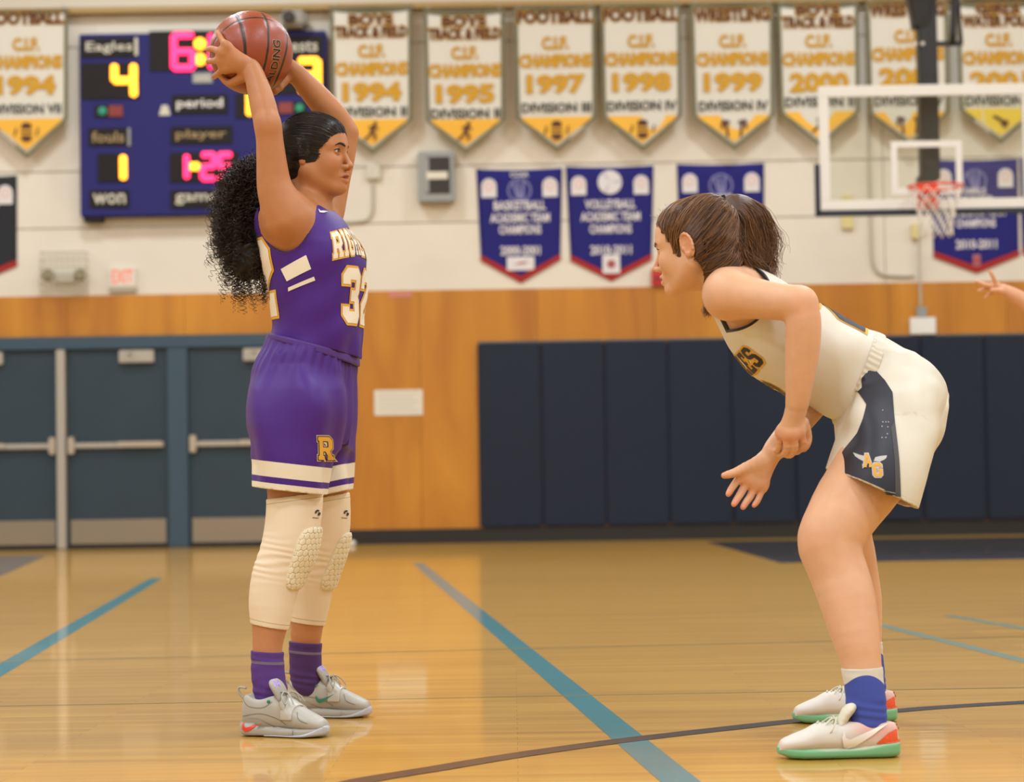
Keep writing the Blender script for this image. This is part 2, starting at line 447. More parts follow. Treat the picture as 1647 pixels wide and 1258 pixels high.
# block varsity letters (outline loops on a 0..1 x 0..1.4 field)
def _oct(x0, y0, x1, y1, c): return [(x0 + c, y0), (x1 - c, y0), (x1, y0 + c), (x1, y1 - c), (x1 - c, y1), (x0 + c, y1), (x0, y1 - c), (x0, y0 + c)]
GL = {
 '3': [[(0, .2), (.2, 0), (.8, 0), (1, .2), (1, .58), (.9, .7), (1, .82), (1, 1.2), (.8, 1.4), (.2, 1.4), (0, 1.2), (0, .98), (.34, .98), (.34, 1.1), (.66, 1.1), (.66, .84), (.42, .84), (.42, .56), (.66, .56), (.66, .3), (.34, .3), (.34, .42), (0, .42)]],
 '2': [[(0, 0), (1, 0), (1, .42), (.68, .42), (.68, .3), (.42, .3), (.42, .38), (1, .84), (1, 1.2), (.8, 1.4), (.2, 1.4), (0, 1.2), (0, .92), (.34, .92), (.34, 1.1), (.66, 1.1), (.66, .98), (.04, .5)]],
 'R': [[(0, 0), (.42, 0), (.42, .24), (.34, .24), (.34, .5), (.5, .5), (.64, .24), (.58, .24), (.58, 0), (1.02, 0), (1.02, .24), (.94, .24), (.8, .54), (1, .72), (1, 1.2), (.8, 1.4), (0, 1.4), (0, 1.16), (.08, 1.16), (.08, .24), (0, .24)], [(.34, .76), (.66, .76), (.7, .82), (.7, 1.08), (.66, 1.14), (.34, 1.14)]],
 'I': [[(0, 0), (.5, 0), (.5, .24), (.4, .24), (.4, 1.16), (.5, 1.16), (.5, 1.4), (0, 1.4), (0, 1.16), (.1, 1.16), (.1, .24), (0, .24)]],
 'G': [[(0, .2), (.2, 0), (.8, 0), (1, .2), (1, .76), (.54, .76), (.54, .54), (.68, .54), (.68, .28), (.34, .28), (.32, .32), (.32, 1.08), (.36, 1.12), (.64, 1.12), (.68, 1.08), (.68, .98), (1, .98), (1, 1.2), (.8, 1.4), (.2, 1.4), (0, 1.2)]],
 'H': [[(0, 0), (.42, 0), (.42, .24), (.34, .24), (.34, .58), (.68, .58), (.68, .24), (.6, .24), (.6, 0), (1.02, 0), (1.02, .24), (.94, .24), (.94, 1.16), (1.02, 1.16), (1.02, 1.4), (.6, 1.4), (.6, 1.16), (.68, 1.16), (.68, .84), (.34, .84), (.34, 1.16), (.42, 1.16), (.42, 1.4), (0, 1.4), (0, 1.16), (.08, 1.16), (.08, .24), (0, .24)]],
 'E': [[(0, 0), (.96, 0), (.96, .42), (.7, .42), (.7, .26), (.34, .26), (.34, .58), (.62, .58), (.62, .82), (.34, .82), (.34, 1.14), (.7, 1.14), (.7, .98), (.96, .98), (.96, 1.4), (0, 1.4), (0, 1.16), (.08, 1.16), (.08, .24), (0, .24)]],
 'T': [[(.24, 0), (.72, 0), (.72, .24), (.62, .24), (.62, 1.14), (.7, 1.14), (.7, .94), (.96, .94), (.96, 1.4), (0, 1.4), (0, .94), (.26, .94), (.26, 1.14), (.34, 1.14), (.34, .24), (.24, .24)]],
 'S': [[(0, .2), (.2, 0), (.8, 0), (1, .2), (1, .66), (.82, .82), (.34, .9), (.32, .94), (.32, 1.1), (.36, 1.14), (.66, 1.14), (.68, 1.1), (.68, .98), (1, .98), (1, 1.2), (.8, 1.4), (.2, 1.4), (0, 1.2), (0, .84), (.16, .68), (.66, .58), (.68, .54), (.68, .3), (.64, .26), (.34, .26), (.32, .3), (.32, .42), (0, .42)]],
 'A': [[(0, 0), (.38, 0), (.38, .24), (.32, .24), (.36, .4), (.66, .4), (.7, .24), (.64, .24), (.64, 0), (1.02, 0), (1.02, .24), (.96, .24), (.66, 1.4), (.36, 1.4), (.06, .24), (0, .24)], [(.41, .62), (.61, .62), (.51, 1.04)]],
 'L': [[(0, 0), (.96, 0), (.96, .46), (.68, .46), (.68, .26), (.38, .26), (.38, 1.16), (.48, 1.16), (.48, 1.4), (0, 1.4), (0, 1.16), (.08, 1.16), (.08, .24), (0, .24)]],
}
def grow(loop, d):
    """offset a closed outline outwards by d (mitred)"""
    p = np.array(loop, float); n = len(p); a = sum(p[i, 0] * p[(i + 1) % n, 1] - p[(i + 1) % n, 0] * p[i, 1] for i in range(n)); s = 1 if a > 0 else -1
    out = []
    for i in range(n):
        e0 = unit(p[i] - p[i - 1]); e1 = unit(p[(i + 1) % n] - p[i]); n0 = np.array([e0[1], -e0[0]]) * s; n1 = np.array([e1[1], -e1[0]]) * s
        m = n0 + n1; m = m / max(.35, (m @ m) / 2) ; out.append(tuple(p[i] + m * d))
    return out
def word(txt, cell=1.0, gap=.14, size=(1, 1), out=0.0):
    """block letters as 2D meshes, width cell per letter; returns list of (V,T) scaled: size=(x per unit, y per unit); centred"""
    ws = [.5 if c == 'I' else 1.0 for c in txt]; tot = sum(ws) + gap * (len(txt) - 1); x = -tot / 2; res = []
    for c, w in zip(txt, ws):
        lp = [grow(l, out if i == 0 else -out) if out else l for i, l in enumerate(GL[c])]
        V, T = loops2d(lp); V = (V + (x, -.7)) * size; res.append((V, T)); x += w + gap
    return res
# ================================================================== the room
YW = 23.6
def zW(px, py, Y=YW): return float(P(px, py, Y)[2])
def xW(px, py, Y=YW): return float(P(px, py, Y)[0])

# --- materials of the setting
m_cream = M('cream_painted_concrete', (224, 214, 197), 0.7, noise=((1.5, 1.5, 1.5), 0.05), bump=(40.0, 0.15, 0.002))
m_joint = M('wall_joint', (150, 140, 124), 0.9)
m_beam = M('beam_paint', (205, 196, 178), 0.6)
m_beam_edge = M('tan_beam_edge', (170, 140, 88), 0.6)
m_base = M('black_rubber_base', (26, 24, 22), 0.45)
m_door = M('blue_grey_door_paint', (50, 64, 74), 0.5, spec=.3, noise=((3, 3, 3), 0.06))
m_frame = M('door_frame_paint', (62, 82, 96), 0.45, spec=.3)
m_steel = M('brushed_steel', (196, 188, 176), 0.32, 0.9, bump=((4, 4, 400), 0.1, 0.001))
m_steel_grey = M('painted_steel_grey', (176, 168, 156), 0.4, 0.2)
m_pad = M('navy_vinyl_pad', (30, 38, 54), 0.55, spec=.25, bump=(90.0, 0.2, 0.001))
m_paper = M('white_paper', (222, 214, 196), 0.8)
m_white = M('white_paint', (232, 228, 220), 0.5)
m_lightgrey = M('grey_box_paint', (150, 152, 146), 0.5)
m_dark = M('dark_speaker_mesh', (52, 48, 42), 0.7)
m_conduit = M('conduit_paint', (190, 182, 162), 0.5)
m_glassless = M('off_white_plastic', (205, 198, 178), 0.5)

def wood_mat():
    m = bpy.data.materials.new('varnished_plywood'); m.use_nodes = True
    t = NT(m); b = t.t.nodes['Principled BSDF']
    tc = t.n('ShaderNodeTexCoord'); mp = t.n('ShaderNodeMapping'); mp.inputs['Scale'].default_value = (1.3, 1.3, 0.22)
    t.l(tc.outputs['Object'], mp.inputs[0])
    n1 = t.n('ShaderNodeTexNoise'); n1.inputs['Scale'].default_value = 1.6; n1.inputs['Detail'].default_value = 5; n1.inputs['Distortion'].default_value = 1.2
    t.l(mp.outputs[0], n1.inputs['Vector'])
    cr = t.n('ShaderNodeValToRGB'); e = cr.color_ramp.elements
    e[0].position = 0.3; e[0].color = lin((174, 106, 24)) + (1,)
    e[1].position = 0.68; e[1].color = lin((204, 136, 34)) + (1,)
    t.l(n1.outputs['Fac'], cr.inputs[0]); t.l(cr.outputs[0], b.inputs['Base Color'])
    b.inputs['Roughness'].default_value = 0.45
    return m
m_ply = wood_mat()

def floor_mat():
    m = bpy.data.materials.new('varnished_maple_floor'); m.use_nodes = True
    t = NT(m); b = t.t.nodes['Principled BSDF']
    tc = t.n('ShaderNodeTexCoord')
    br = t.n('ShaderNodeTexBrick'); br.offset = 0.37; br.offset_frequency = 2
    for k, v in (('Scale', 1.0), ('Mortar Size', 0.0006), ('Brick Width', 1.15), ('Row Height', 0.057), ('Bias', 0.0), ('Mortar Smooth', 0.3)): br.inputs[k].default_value = v
    br.inputs['Color1'].default_value = lin((196, 150, 60)) + (1,)
    br.inputs['Color2'].default_value = lin((181, 135, 50)) + (1,)
    br.inputs['Mortar'].default_value = lin((128, 90, 36)) + (1,)
    t.l(tc.outputs['Object'], br.inputs['Vector'])
    mp = t.n('ShaderNodeMapping'); mp.inputs['Scale'].default_value = (0.8, 26.0, 1)
    t.l(tc.outputs['Object'], mp.inputs[0])
    n1 = t.n('ShaderNodeTexNoise'); n1.inputs['Scale'].default_value = 1.0; n1.inputs['Detail'].default_value = 6
    t.l(mp.outputs[0], n1.inputs['Vector'])
    mr = t.n('ShaderNodeMapRange'); mr.inputs['From Min'].default_value = .25; mr.inputs['From Max'].default_value = .75
    mr.inputs['To Min'].default_value = 0.86; mr.inputs['To Max'].default_value = 1.12
    t.l(n1.outputs['Fac'], mr.inputs['Value'])
    mx = t.n('ShaderNodeMix', data_type='RGBA', blend_type='MULTIPLY'); mx.inputs['Factor'].default_value = 1
    t.l(br.outputs['Color'], mx.inputs['A']); t.l(mr.outputs[0], mx.inputs['B'])
    t.l(mx.outputs['Result'], b.inputs['Base Color'])
    b.inputs['Roughness'].default_value = 0.5
    b.inputs['Specular IOR Level'].default_value = 0.35
    b.inputs['Coat Weight'].default_value = 0.62; b.inputs['Coat Roughness'].default_value = 0.05; b.inputs['Coat IOR'].default_value = 1.45
    # long shallow waves in the varnish (boards run across the picture)
    mp2 = t.n('ShaderNodeMapping'); mp2.inputs['Scale'].default_value = (1.2, 17.0, 1)
    t.l(tc.outputs['Object'], mp2.inputs[0])
    n2 = t.n('ShaderNodeTexNoise'); n2.inputs['Scale'].default_value = 1.0; n2.inputs['Detail'].default_value = 2
    t.l(mp2.outputs[0], n2.inputs['Vector'])
    bp = t.n('ShaderNodeBump'); bp.inputs['Strength'].default_value = 0.10; bp.inputs['Distance'].default_value = 0.004
    t.l(n2.outputs['Fac'], bp.inputs['Height']); t.l(bp.outputs['Normal'], b.inputs['Coat Normal'])
    return m
m_floor = floor_mat()

# --- shell
floor = box('floor', -15, 15, -9, YW + .3, -0.12, 0.0, m_floor, kind='structure')
ceil = box('ceiling', -15, 15, -9, YW + .3, 9.0, 9.2, M('ceiling_white', (226, 222, 214), 0.8), kind='structure')
box('wall_left', -15.3, -15, -9, YW + .3, -0.12, 9.2, m_cream, kind='structure')
box('wall_right', 15, 15.3, -9, YW + .3, -0.12, 9.2, m_cream, kind='structure')
box('wall_front', -15, 15, -9.3, -9, -0.12, 9.2, m_cream, kind='structure')
back = box('wall_back', -15, 15, YW + .02, YW + .3, -0.12, 9.0, m_joint, kind='structure')
# cast concrete courses with recessed joints
z_wood = zW(823, 465); zc1 = zW(65, 368); zc2 = zW(65, 277)
courses = [z_wood - .05, zc1, zc2, zc2 + 1.3, zc2 + 2.6, zc2 + 3.9, 9.0]
for a, b in zip(courses[:-1], courses[1:]):
    for k in range(5):
        xa = -15 + 6 * k + (0.9 if k else 0)
        xb = -15 + 6 * (k + 1) + (0.9 if k < 4 else 0)
        box('wall_panel', xa + .004, xb - .004, YW, YW + .03, a + .006, b - .006, m_cream, back)
# plywood wainscot: each sheet a panel
z_frt = zW(205, 541); x_frL = -15; x_frR = xW(488, 700)
SH = 1.22
xs = x_frR; k = 0
while xs < 15:
    box('plywood_panel', xs + .002, min(xs + SH, 15) - .002, YW - .02, YW + .02, 0.0, z_wood, m_ply, back); xs += SH
xs = x_frR
while xs > -15:
    box('plywood_panel', max(xs - SH, -15) + .002, xs - .002, YW - .02, YW + .02, z_frt - .01, z_wood, m_ply, back); xs -= SH
box('wall_panel', -15, xW(-420, 700), YW - .02, YW + .02, 0, z_frt, m_ply, back)
box('baseboard_back', x_frR + .01, 15, YW - .05, YW - .02, 0.0, 0.15, m_base, kind='structure')
# beam over the banners
zb = zW(320, 13)
tr = box('trim_1', -15, 15, YW - .125, YW, zb, zb + .55, m_beam, kind='structure')
box('beam_edge', -15, 15, YW - .138, YW - .005, zb - .06, zb - .002, m_beam_edge, tr)

# --- doors
z_dt = zW(200, 562); YD = YW - .03
fr = box('trim_2', xW(-420, 700), x_frR, YW - .10, YW, z_dt, z_frt, m_frame, kind='structure', bevel=.01)
box('door_post', xW(272, 720), xW(305, 720), YW - .10, YW, 0, z_dt - .002, m_frame, fr, .01)
box('door_post', xW(470, 720), x_frR, YW - .10, YW, 0, z_dt - .002, m_frame, fr, .01)
box('door_post', xW(-420, 720), xW(-385, 720), YW - .10, YW, 0, z_dt - .002, m_frame, fr, .01)
box('door_post', xW(-106, 720), xW(-73, 720), YW - .10, YW, 0, z_dt - .002, m_frame, fr, .01)
mull = box('mullion', xW(95, 720), xW(109, 720), YW - .13, YW - .055, 0.005, z_dt - .002, m_steel_grey, fr, .006)
def door(n, pa, pb, latch_left, closer):
    xa, xb = xW(pa, 720), xW(pb, 720)
    d = box('door_%d' % n, xa + .004, xb - .004, YD - .025, YW - .002, 0.012, z_dt - .006, m_door, kind='structure', bevel=.004)
    kp = box('kick_plate', xa + .03, xb - .03, YD - .028, YD - .0255, 0.05, 0.30, M('kick_steel', (160, 152, 140), .3, .9, bump=((4, 4, 400), .1, .001)), d)
    zbz = zW(200, 716)
    if latch_left: a, b, c = xa + .05, xb - .04, xa + .05
    else: a, b, c = xa + .04, xb - .05, xb - .05
    rail = box('push_rail', a, b, YD - .075, YD - .05, zbz - .028, zbz + .028, m_steel_grey, d, .006)
    mid = (a + b) / 2
    if latch_left: box('push_pad', mid, b - .02, YD - .095, YD - .076, zbz - .024, zbz + .034, m_steel, rail, .006)
    else: box('push_pad', a + .02, mid, YD - .095, YD - .076, zbz - .024, zbz + .034, m_steel, rail, .006)
    for xx in (a + .02, b - .06): box('bracket', xx, xx + .04, YD - .05, YD - .025, zbz - .02, zbz + .02, m_steel_grey, rail)
    cx = c
    box('latch_case', cx - .035, cx + .035, YD - .10, YD - .025, zbz - .09, zbz + .09, m_steel, d, .012)
    if closer:
        ca, cb = closer
        cl = box('door_closer', xW(ca, 573), xW(cb, 573), YD - .09, YD - .025, zW(225, 584), zW(225, 564), m_steel_grey, d, .008)
        box('closer_arm', xW(ca, 573) + .1, xW(ca, 573) + .13, YD - .17, YD - .09, zW(225, 570), zW(225, 566), m_steel_grey, cl)
    box('threshold', xa, xb, YW - .14, YW - .01, 0.0005, 0.011, m_base, d); box('door_sweep', xa + .01, xb - .01, YD - .032, YD - .0255, 0.013, 0.048, m_base, d)  # upper black strip is put in for the dark gap under the door
door(1, -72, 95, False, (-50, 8))
door(2, 110, 272, True, (194, 250))
door(3, 305, 470, True, (393, 450))
door(4, -385, -240, True, (-320, -265))
door(5, -238, -107, False, (-215, -160))

# --- wall pads, each a pad of its own
z_pt, z_pb = zW(1200, 546), zW(1200, 842)
x = xW(770, 700); n = 0
PW = 0.655
while x < 10:
    o = box('wall_pad', x + .002, x + PW - .002, YW - .085, YW - .021, z_pb, z_pt, m_pad, None, .018)
    ordn = ['first', 'second', 'third', 'fourth', 'fifth', 'sixth', 'seventh', 'eighth', 'ninth', 'tenth', 'eleventh', 'twelfth', 'thirteenth', 'fourteenth', 'fifteenth', 'sixteenth'][n]
    tag(o, 'navy vinyl wall pad on the plywood, %s from the left end of the row' % ordn, 'wall pad', 'navy wall pads along the gym wall')
    st = box('nailing_strip', x + .004, x + PW - .004, YW - .05, YW - .021, z_pt + .001, z_pt + .018, M('pad_top_strip', (92, 96, 100), .5), o)
    x += PW; n += 1

# ------------------------------------------------------------------ court markings (flat paint on the floor)
def strip(name, pts, w, mat, z=0.0006):
    p = np.array(pts)[:, :2]; t = np.gradient(p, axis=0); t /= np.linalg.norm(t, axis=1, keepdims=True)
    nrm = np.stack([-t[:, 1], t[:, 0]], 1) * w / 2
    V = np.concatenate([np.c_[p + nrm, np.full(len(p), z)], np.c_[p - nrm, np.full(len(p), z)]]); n = len(p)
    F = np.array([(i, i + n, i + n + 1, i + 1) for i in range(n - 1)])
    a, b, c = V[F[0, 0]], V[F[0, 1]], V[F[0, 2]]
    if np.cross(b - a, c - a)[2] < 0: F = F[:, ::-1]
    return nmesh(name, V, F, mat, floor, smooth=False)
def paint(name, rgb, mixw=1.0):
    return M(name, rgb, 0.5, spec=0.35, coat=0.62, coat_rough=0.05)
m_teal = paint('teal_line_paint', (48, 126, 136)); m_teal_f = paint('faded_teal_paint', (150, 132, 74)); m_blk = paint('black_line_paint', (44, 34, 32)); m_teal_g = paint('worn_teal_paint', (126, 146, 128))
m_navy = paint('navy_lane_paint', (38, 42, 54)); m_bgrey = paint('grey_blue_border_paint', (74, 80, 88))
def ext(a, b, fa, fb):
    a, b = np.array(a), np.array(b); return [a + (a - b) * fa, b + (b - a) * fb]
strip('court_line', ext(FL(0, 1078), FL(245, 934), .6, .05), .085, m_teal)
strip('court_line', ext(FL(1095, 1258), FL(672, 906), .2, .0), .085, m_teal)
strip('court_line', ext(FL(1647, 1063), FL(1410, 1004), .5, .05), .06, m_teal_g)
strip('court_line', ext(FL(1647, 1011), FL(1530, 991), .5, .05), .06, m_teal_g)
strip('court_line', ext(FL(620, 1049), FL(1647, 1024), .9, .5), .03, m_teal_f, .0009)
strip('court_line', ext(FL(0, 1136), FL(1647, 1106), .5, .5), .018, m_teal_f, .0009)
arc = [FL(a, b) for a, b in ((300, 1330), (440, 1290), (580, 1257), (700, 1237), (820, 1217), (960, 1197), (1100, 1180), (1280, 1160), (1450, 1143), (1560, 1135), (1647, 1130), (1800, 1121))]
strip('court_line', spline(arc, 60), .075, m_blk, .0012)
def fpoly(name, pts, mat, z):
    V = np.array([(a, b, z) for a, b in pts]); n = len(V)
    return nmesh(name, V, np.array([list(range(n))]) if n == 4 else np.array([(0, i, i + 1) for i in range(1, n - 1)]), mat, floor, False)
fpoly('painted_lane', [(1.97, 16.9), (5.7, 16.9), (5.7, 22.6), (1.90, 22.6)], m_navy, .0004)
fpoly('painted_border', [(-9, 16.8), (-3.78, 16.8), (-4.42, 21.6), (-9, 21.6)], m_bgrey, .0004)

# ------------------------------------------------------------------ scoreboard
m_sb = M('scoreboard_blue', (42, 40, 104), 0.6, spec=.2); m_plate = M('black_plate', (34, 30, 30), 0.6, spec=.2)
m_gold = M('dim_gold_print', (160, 134, 88), 0.6); m_cr = M('cream_print', (206, 200, 180), 0.6)
m_ledy = M('lit_amber_led', (255, 150, 30), emit=((255, 168, 40), 3.2)); m_ledr = M('lit_red_led', (255, 40, 90), emit=((255, 42, 100), 2.6))
m_ledg = M('green_lamp', (30, 120, 90), emit=((40, 150, 110), .35)); m_ledd = M('dim_red_lamp', (130, 40, 36), 0.4)
YS = YW - .18
sa, sb_, sc_, sd = prect(127, 50, 527, 347, YS)
sbd = empty('scoreboard', ((sa + sb_) / 2, YW, sc_))
tag(sbd, 'blue electronic scoreboard with lit amber and red digits on the cream wall', 'scoreboard')
kids = []
kids.append(box('cabinet', sa, sb_, YS, YW - .001, sc_, sd, m_sb, None, .012))
kids.append(box('mounting_foot', sa + .03, sa + .22, YS + .02, YW - .001, sc_ - .05, sc_ - .001, m_plate))
kids.append(box('mounting_foot', sb_ - .22, sb_ - .03, YS + .02, YW - .001, sc_ - .05, sc_ - .001, m_plate))
def plate(r, txt=None, mat=None, wfrac=.82, hfrac=.62, name='caption_plate', bold=.012):
    o = pbox(name, *r, YS, YS - .012, YS + .004, m_plate); kids.append(o)
    if txt:
        a, b, c, d = prect(*r, YS)
        V, T = text2d(txt, fit=((b - a) * wfrac, (d - c) * hfrac), bold=bold)
        on_wall('lettering', V, T, (a + b) / 2, (c + d) / 2, YS - .0145, mat, o)
    return o
SEG = {'0': 'abcdef', '1': 'bc', '2': 'abged', '3': 'abgcd', '4': 'fgbc', '5': 'afgcd', '6': 'afgedc', '8': 'abcdefg'}
def digit(ch, r, mat, parent, th):
    a, b, c, d = prect(*r, YS); a += th; b -= th; c += th; d -= th; m = (c + d) / 2; g = th * .35; y = YS - .02
    L = {'a': ((a, d), (b, d)), 'd': ((a, c), (b, c)), 'g': ((a, m), (b, m)), 'f': ((a, d), (a, m)), 'b': ((b, d), (b, m)), 'e': ((a, m), (a, c)), 'c': ((b, m), (b, c))}
    paths = []
    for s in SEG[ch]:
        p, q = np.array(L[s][0]), np.array(L[s][1]); t = (q - p) / np.linalg.norm(q - p)
        p = p + t * g; q = q - t * g
        paths.append([(p[0], y, p[1]), ((p[0] + q[0]) / 2, y, (p[1] + q[1]) / 2), (q[0], y, q[1])])
    for pa in paths:
        V, F = tubes(np.array([[pa[0], pa[0], pa[1], pa[2], pa[2]]]) + np.zeros((1, 5, 3)), np.array([[th * .6, th, th, th, th * .6]]), 10)
        # rounded bar lying on the plate
        pp = np.array(pa); ax = (pp[2] - pp[0]); ln = np.linalg.norm(ax); ax = ax / ln
        n = 9; tt = np.linspace(-th * .8, ln + th * .8, n); rr = np.full(n, th); rr[0] = rr[-1] = th * .25; rr[1] = rr[-2] = th * .95
        tt[1] = -th * .35; tt[-2] = ln + th * .35
        V, F = tubes((pp[0] + tt[:, None] * ax)[None], rr[None], 10)
        V[:, 1] = y + (V[:, 1] - y) * .35
        nmesh('led_segment', V, F, mat, parent)
def bulb(px, py, rp, mat, parent):
    c = P(px, py, YS); r = rp / SCALE(YS)
    V, F = tubes(np.array([[(c[0], YS - .012, c[2]), (c[0], YS - .02, c[2]), (c[0], YS - .024, c[2])]]), np.array([[r, r, r * .6]]), 16)
    nmesh('lamp_dot', V, F, mat, parent)
plate((130, 61, 222, 93), 'Eagles', m_cr)
kids.append(pbox('caption_bar', 217, 61, 222, 90, YS, YS - .02, YS, m_cr))
o = plate((131, 101, 224, 160), name='digit_panel'); digit('4', (178, 99, 222, 161), m_ledy, o, .042)
o = plate((152, 169, 198, 189), name='digit_panel'); bulb(165, 179, 7, m_ledg, o); pbox('lamp_window', 175, 170, 198, 188, YS, YS - .018, YS - .012, m_ledd, o)
plate((142, 206, 206, 235), 'fouls', m_gold); kids.append(pbox('caption_bar', 206, 206, 210, 235, YS, YS - .02, YS, m_lightgrey))
o = plate((157, 247, 204, 293), name='digit_panel'); digit('1', (170, 246, 205, 294), m_ledy, o, .040)
plate((144, 306, 208, 334), 'won', m_cr)
o = plate((240, 49, 400, 114), name='digit_panel')
digit('6', (274, 51, 316, 116), m_ledr, o, .038); digit('1', (305, 51, 346, 116), m_ledr, o, .038); digit('5', (352, 51, 394, 116), m_ledr, o, .038)
bulb(322, 71, 10, m_ledy, o); bulb(322, 96, 10, m_ledy, o)
o = pbox('caption_plate', 310, 117, 342, 134, YS, YS - .012, YS + .004, m_lightgrey); kids.append(o)
V, T = text2d('unit', fit=(.15, .07), bold=.01); c = P(326, 125, YS); on_wall('lettering', V, T, c[0], c[2], YS - .0145, m_cr, o)
c = P(265, 177, YS); V = np.array([(-.06, -.055), (.06, -.055), (.03, .05), (-.03, .05)]); kids.append(on_wall('arrow_mark', V, np.array([(0, 1, 2), (0, 2, 3)]), c[0], c[2], YS - .004, m_cr, None))
plate((276, 152, 367, 184), 'period', m_white); o = plate((378, 150, 432, 190), name='digit_panel'); digit('1', (372, 146, 408, 191), m_ledy, o, .040)
plate((274, 203, 374, 232), 'player', m_gold)
o = plate((273, 245, 384, 293), name='digit_panel')
digit('1', (268, 246, 306, 292), m_ledr, o, .034); digit('2', (321, 244, 350, 293), m_ledr, o, .034); digit('5', (348, 244, 377, 293), m_ledr, o, .034); bulb(309, 268, 7, m_ledy, o); bulb(316, 268, 7, m_ledy, o)
plate((274, 306, 360, 335), 'game', m_cr)
plate((425, 57, 520, 90), 'Guests', m_cr)
o = plate((430, 92, 523, 152), name='digit_panel'); digit('3', (476, 91, 518, 152), m_ledy, o, .042)
o = plate((446, 164, 494, 184), name='digit_panel'); bulb(482, 174, 7, m_ledg, o); pbox('lamp_window', 448, 165, 471, 183, YS, YS - .018, YS - .012, m_ledd, o)
plate((440, 203, 505, 232), 'fouls', m_gold); o = plate((448, 245, 500, 291), name='digit_panel'); digit('3', (464, 244, 494, 291), m_ledy, o, .036)
plate((442, 304, 506, 332), 'won', m_cr)
adopt(kids, sbd)

# ------------------------------------------------------------------ banners
m_bcl = M('cream_banner_cloth', (218, 212, 198), 0.85, bump=(60.0, .1, .001)); m_bgold = M('gold_banner_print', (202, 150, 26), 0.75)
m_btip = M('yellow_banner_felt', (240, 182, 62), 0.8); m_btrim = M('olive_banner_trim', (112, 106, 78), 0.8); m_bmar = M('maroon_banner_print', (86, 46, 34), 0.75)
m_bdk = M('charcoal_banner_print', (66, 64, 60), 0.75); m_bblue = M('royal_blue_banner_cloth', (40, 38, 112), 0.8, spec=.2); m_bred = M('red_banner_felt', (160, 32, 28), 0.8)
m_bwht = M('white_banner_print', (222, 216, 214), 0.75); m_bpink = M('pale_pink_patch', (226, 188, 178), 0.75); m_bblk = M('black_banner_cloth', (30, 32, 38), 0.8)
m_byel2 = M('lemon_banner_felt', (232, 200, 70), 0.8)
def pent(w, hs, h, taper=0.0, sag=0.02, nx=14, ny=10, inset=0.0):
    """pennant outline (u,v) as a grid: top at v=0, shoulders at -hs, point at -h"""
    U = np.linspace(-1, 1, nx + 1); G = []
    for j in range(ny + 1):
        t = j / ny
        for u in U:
            bot = hs + (h - hs) * (1 - abs(u)); top = sag * (1 - u * u)
            v = -(top + (bot - top) * t)
            half = (w / 2) * (1 - taper * min(1, -v / h))
            G.append((u * half, v))
    G = np.array(G); F = []
    for j in range(ny):
        for i in range(nx):
            a = j * (nx + 1) + i; F.append((a, a + nx + 1, a + nx + 2, a + 1))
    return G, np.array(F)
def hang(name, G, F, cx, zt, y, mat, parent, ph, thick=0.0, amp=.008):
    rip = amp * (np.sin(G[:, 0] * 9 + ph) * np.clip(-G[:, 1] * .8 + .25, 0, 1))
    V = np.stack([G[:, 0] + cx, y + rip, G[:, 1] + zt], 1)
    if thick:
        n = len(V); Vb = V + (0, thick, 0)
        e = {}
        for f in F:
            k = len(f)
            for i in range(k):
                p, q = f[i], f[(i + 1) % k]
                if (q, p) in e: del e[(q, p)]
                else: e[(p, q)] = 1
        side = np.array([(p, p + n, q + n, q) for p, q in e])
        return nmesh(name, np.vstack([V, Vb]), [F, F[:, ::-1] + n, side], mat, parent)
    return nmesh(name, V, F, mat, parent, smooth=False)
def ring_pts(w, hs, h, taper, sag, inset):
    """closed outline of the pennant drawn inwards by inset"""
    pts = []
    n = 12
    for i in range(n + 1):
        u = -1 + 2 * i / n; pts.append((u * (w / 2 - inset), -(sag * (1 - u * u)) - inset))
    r = lambda v: (w / 2) * (1 - taper * min(1, v / h)) - inset
    pts.append((r(hs), -hs + inset * .25)); pts.append((0, -h + inset * 1.35)); pts.append((-r(hs), -hs + inset * .25))
    return pts
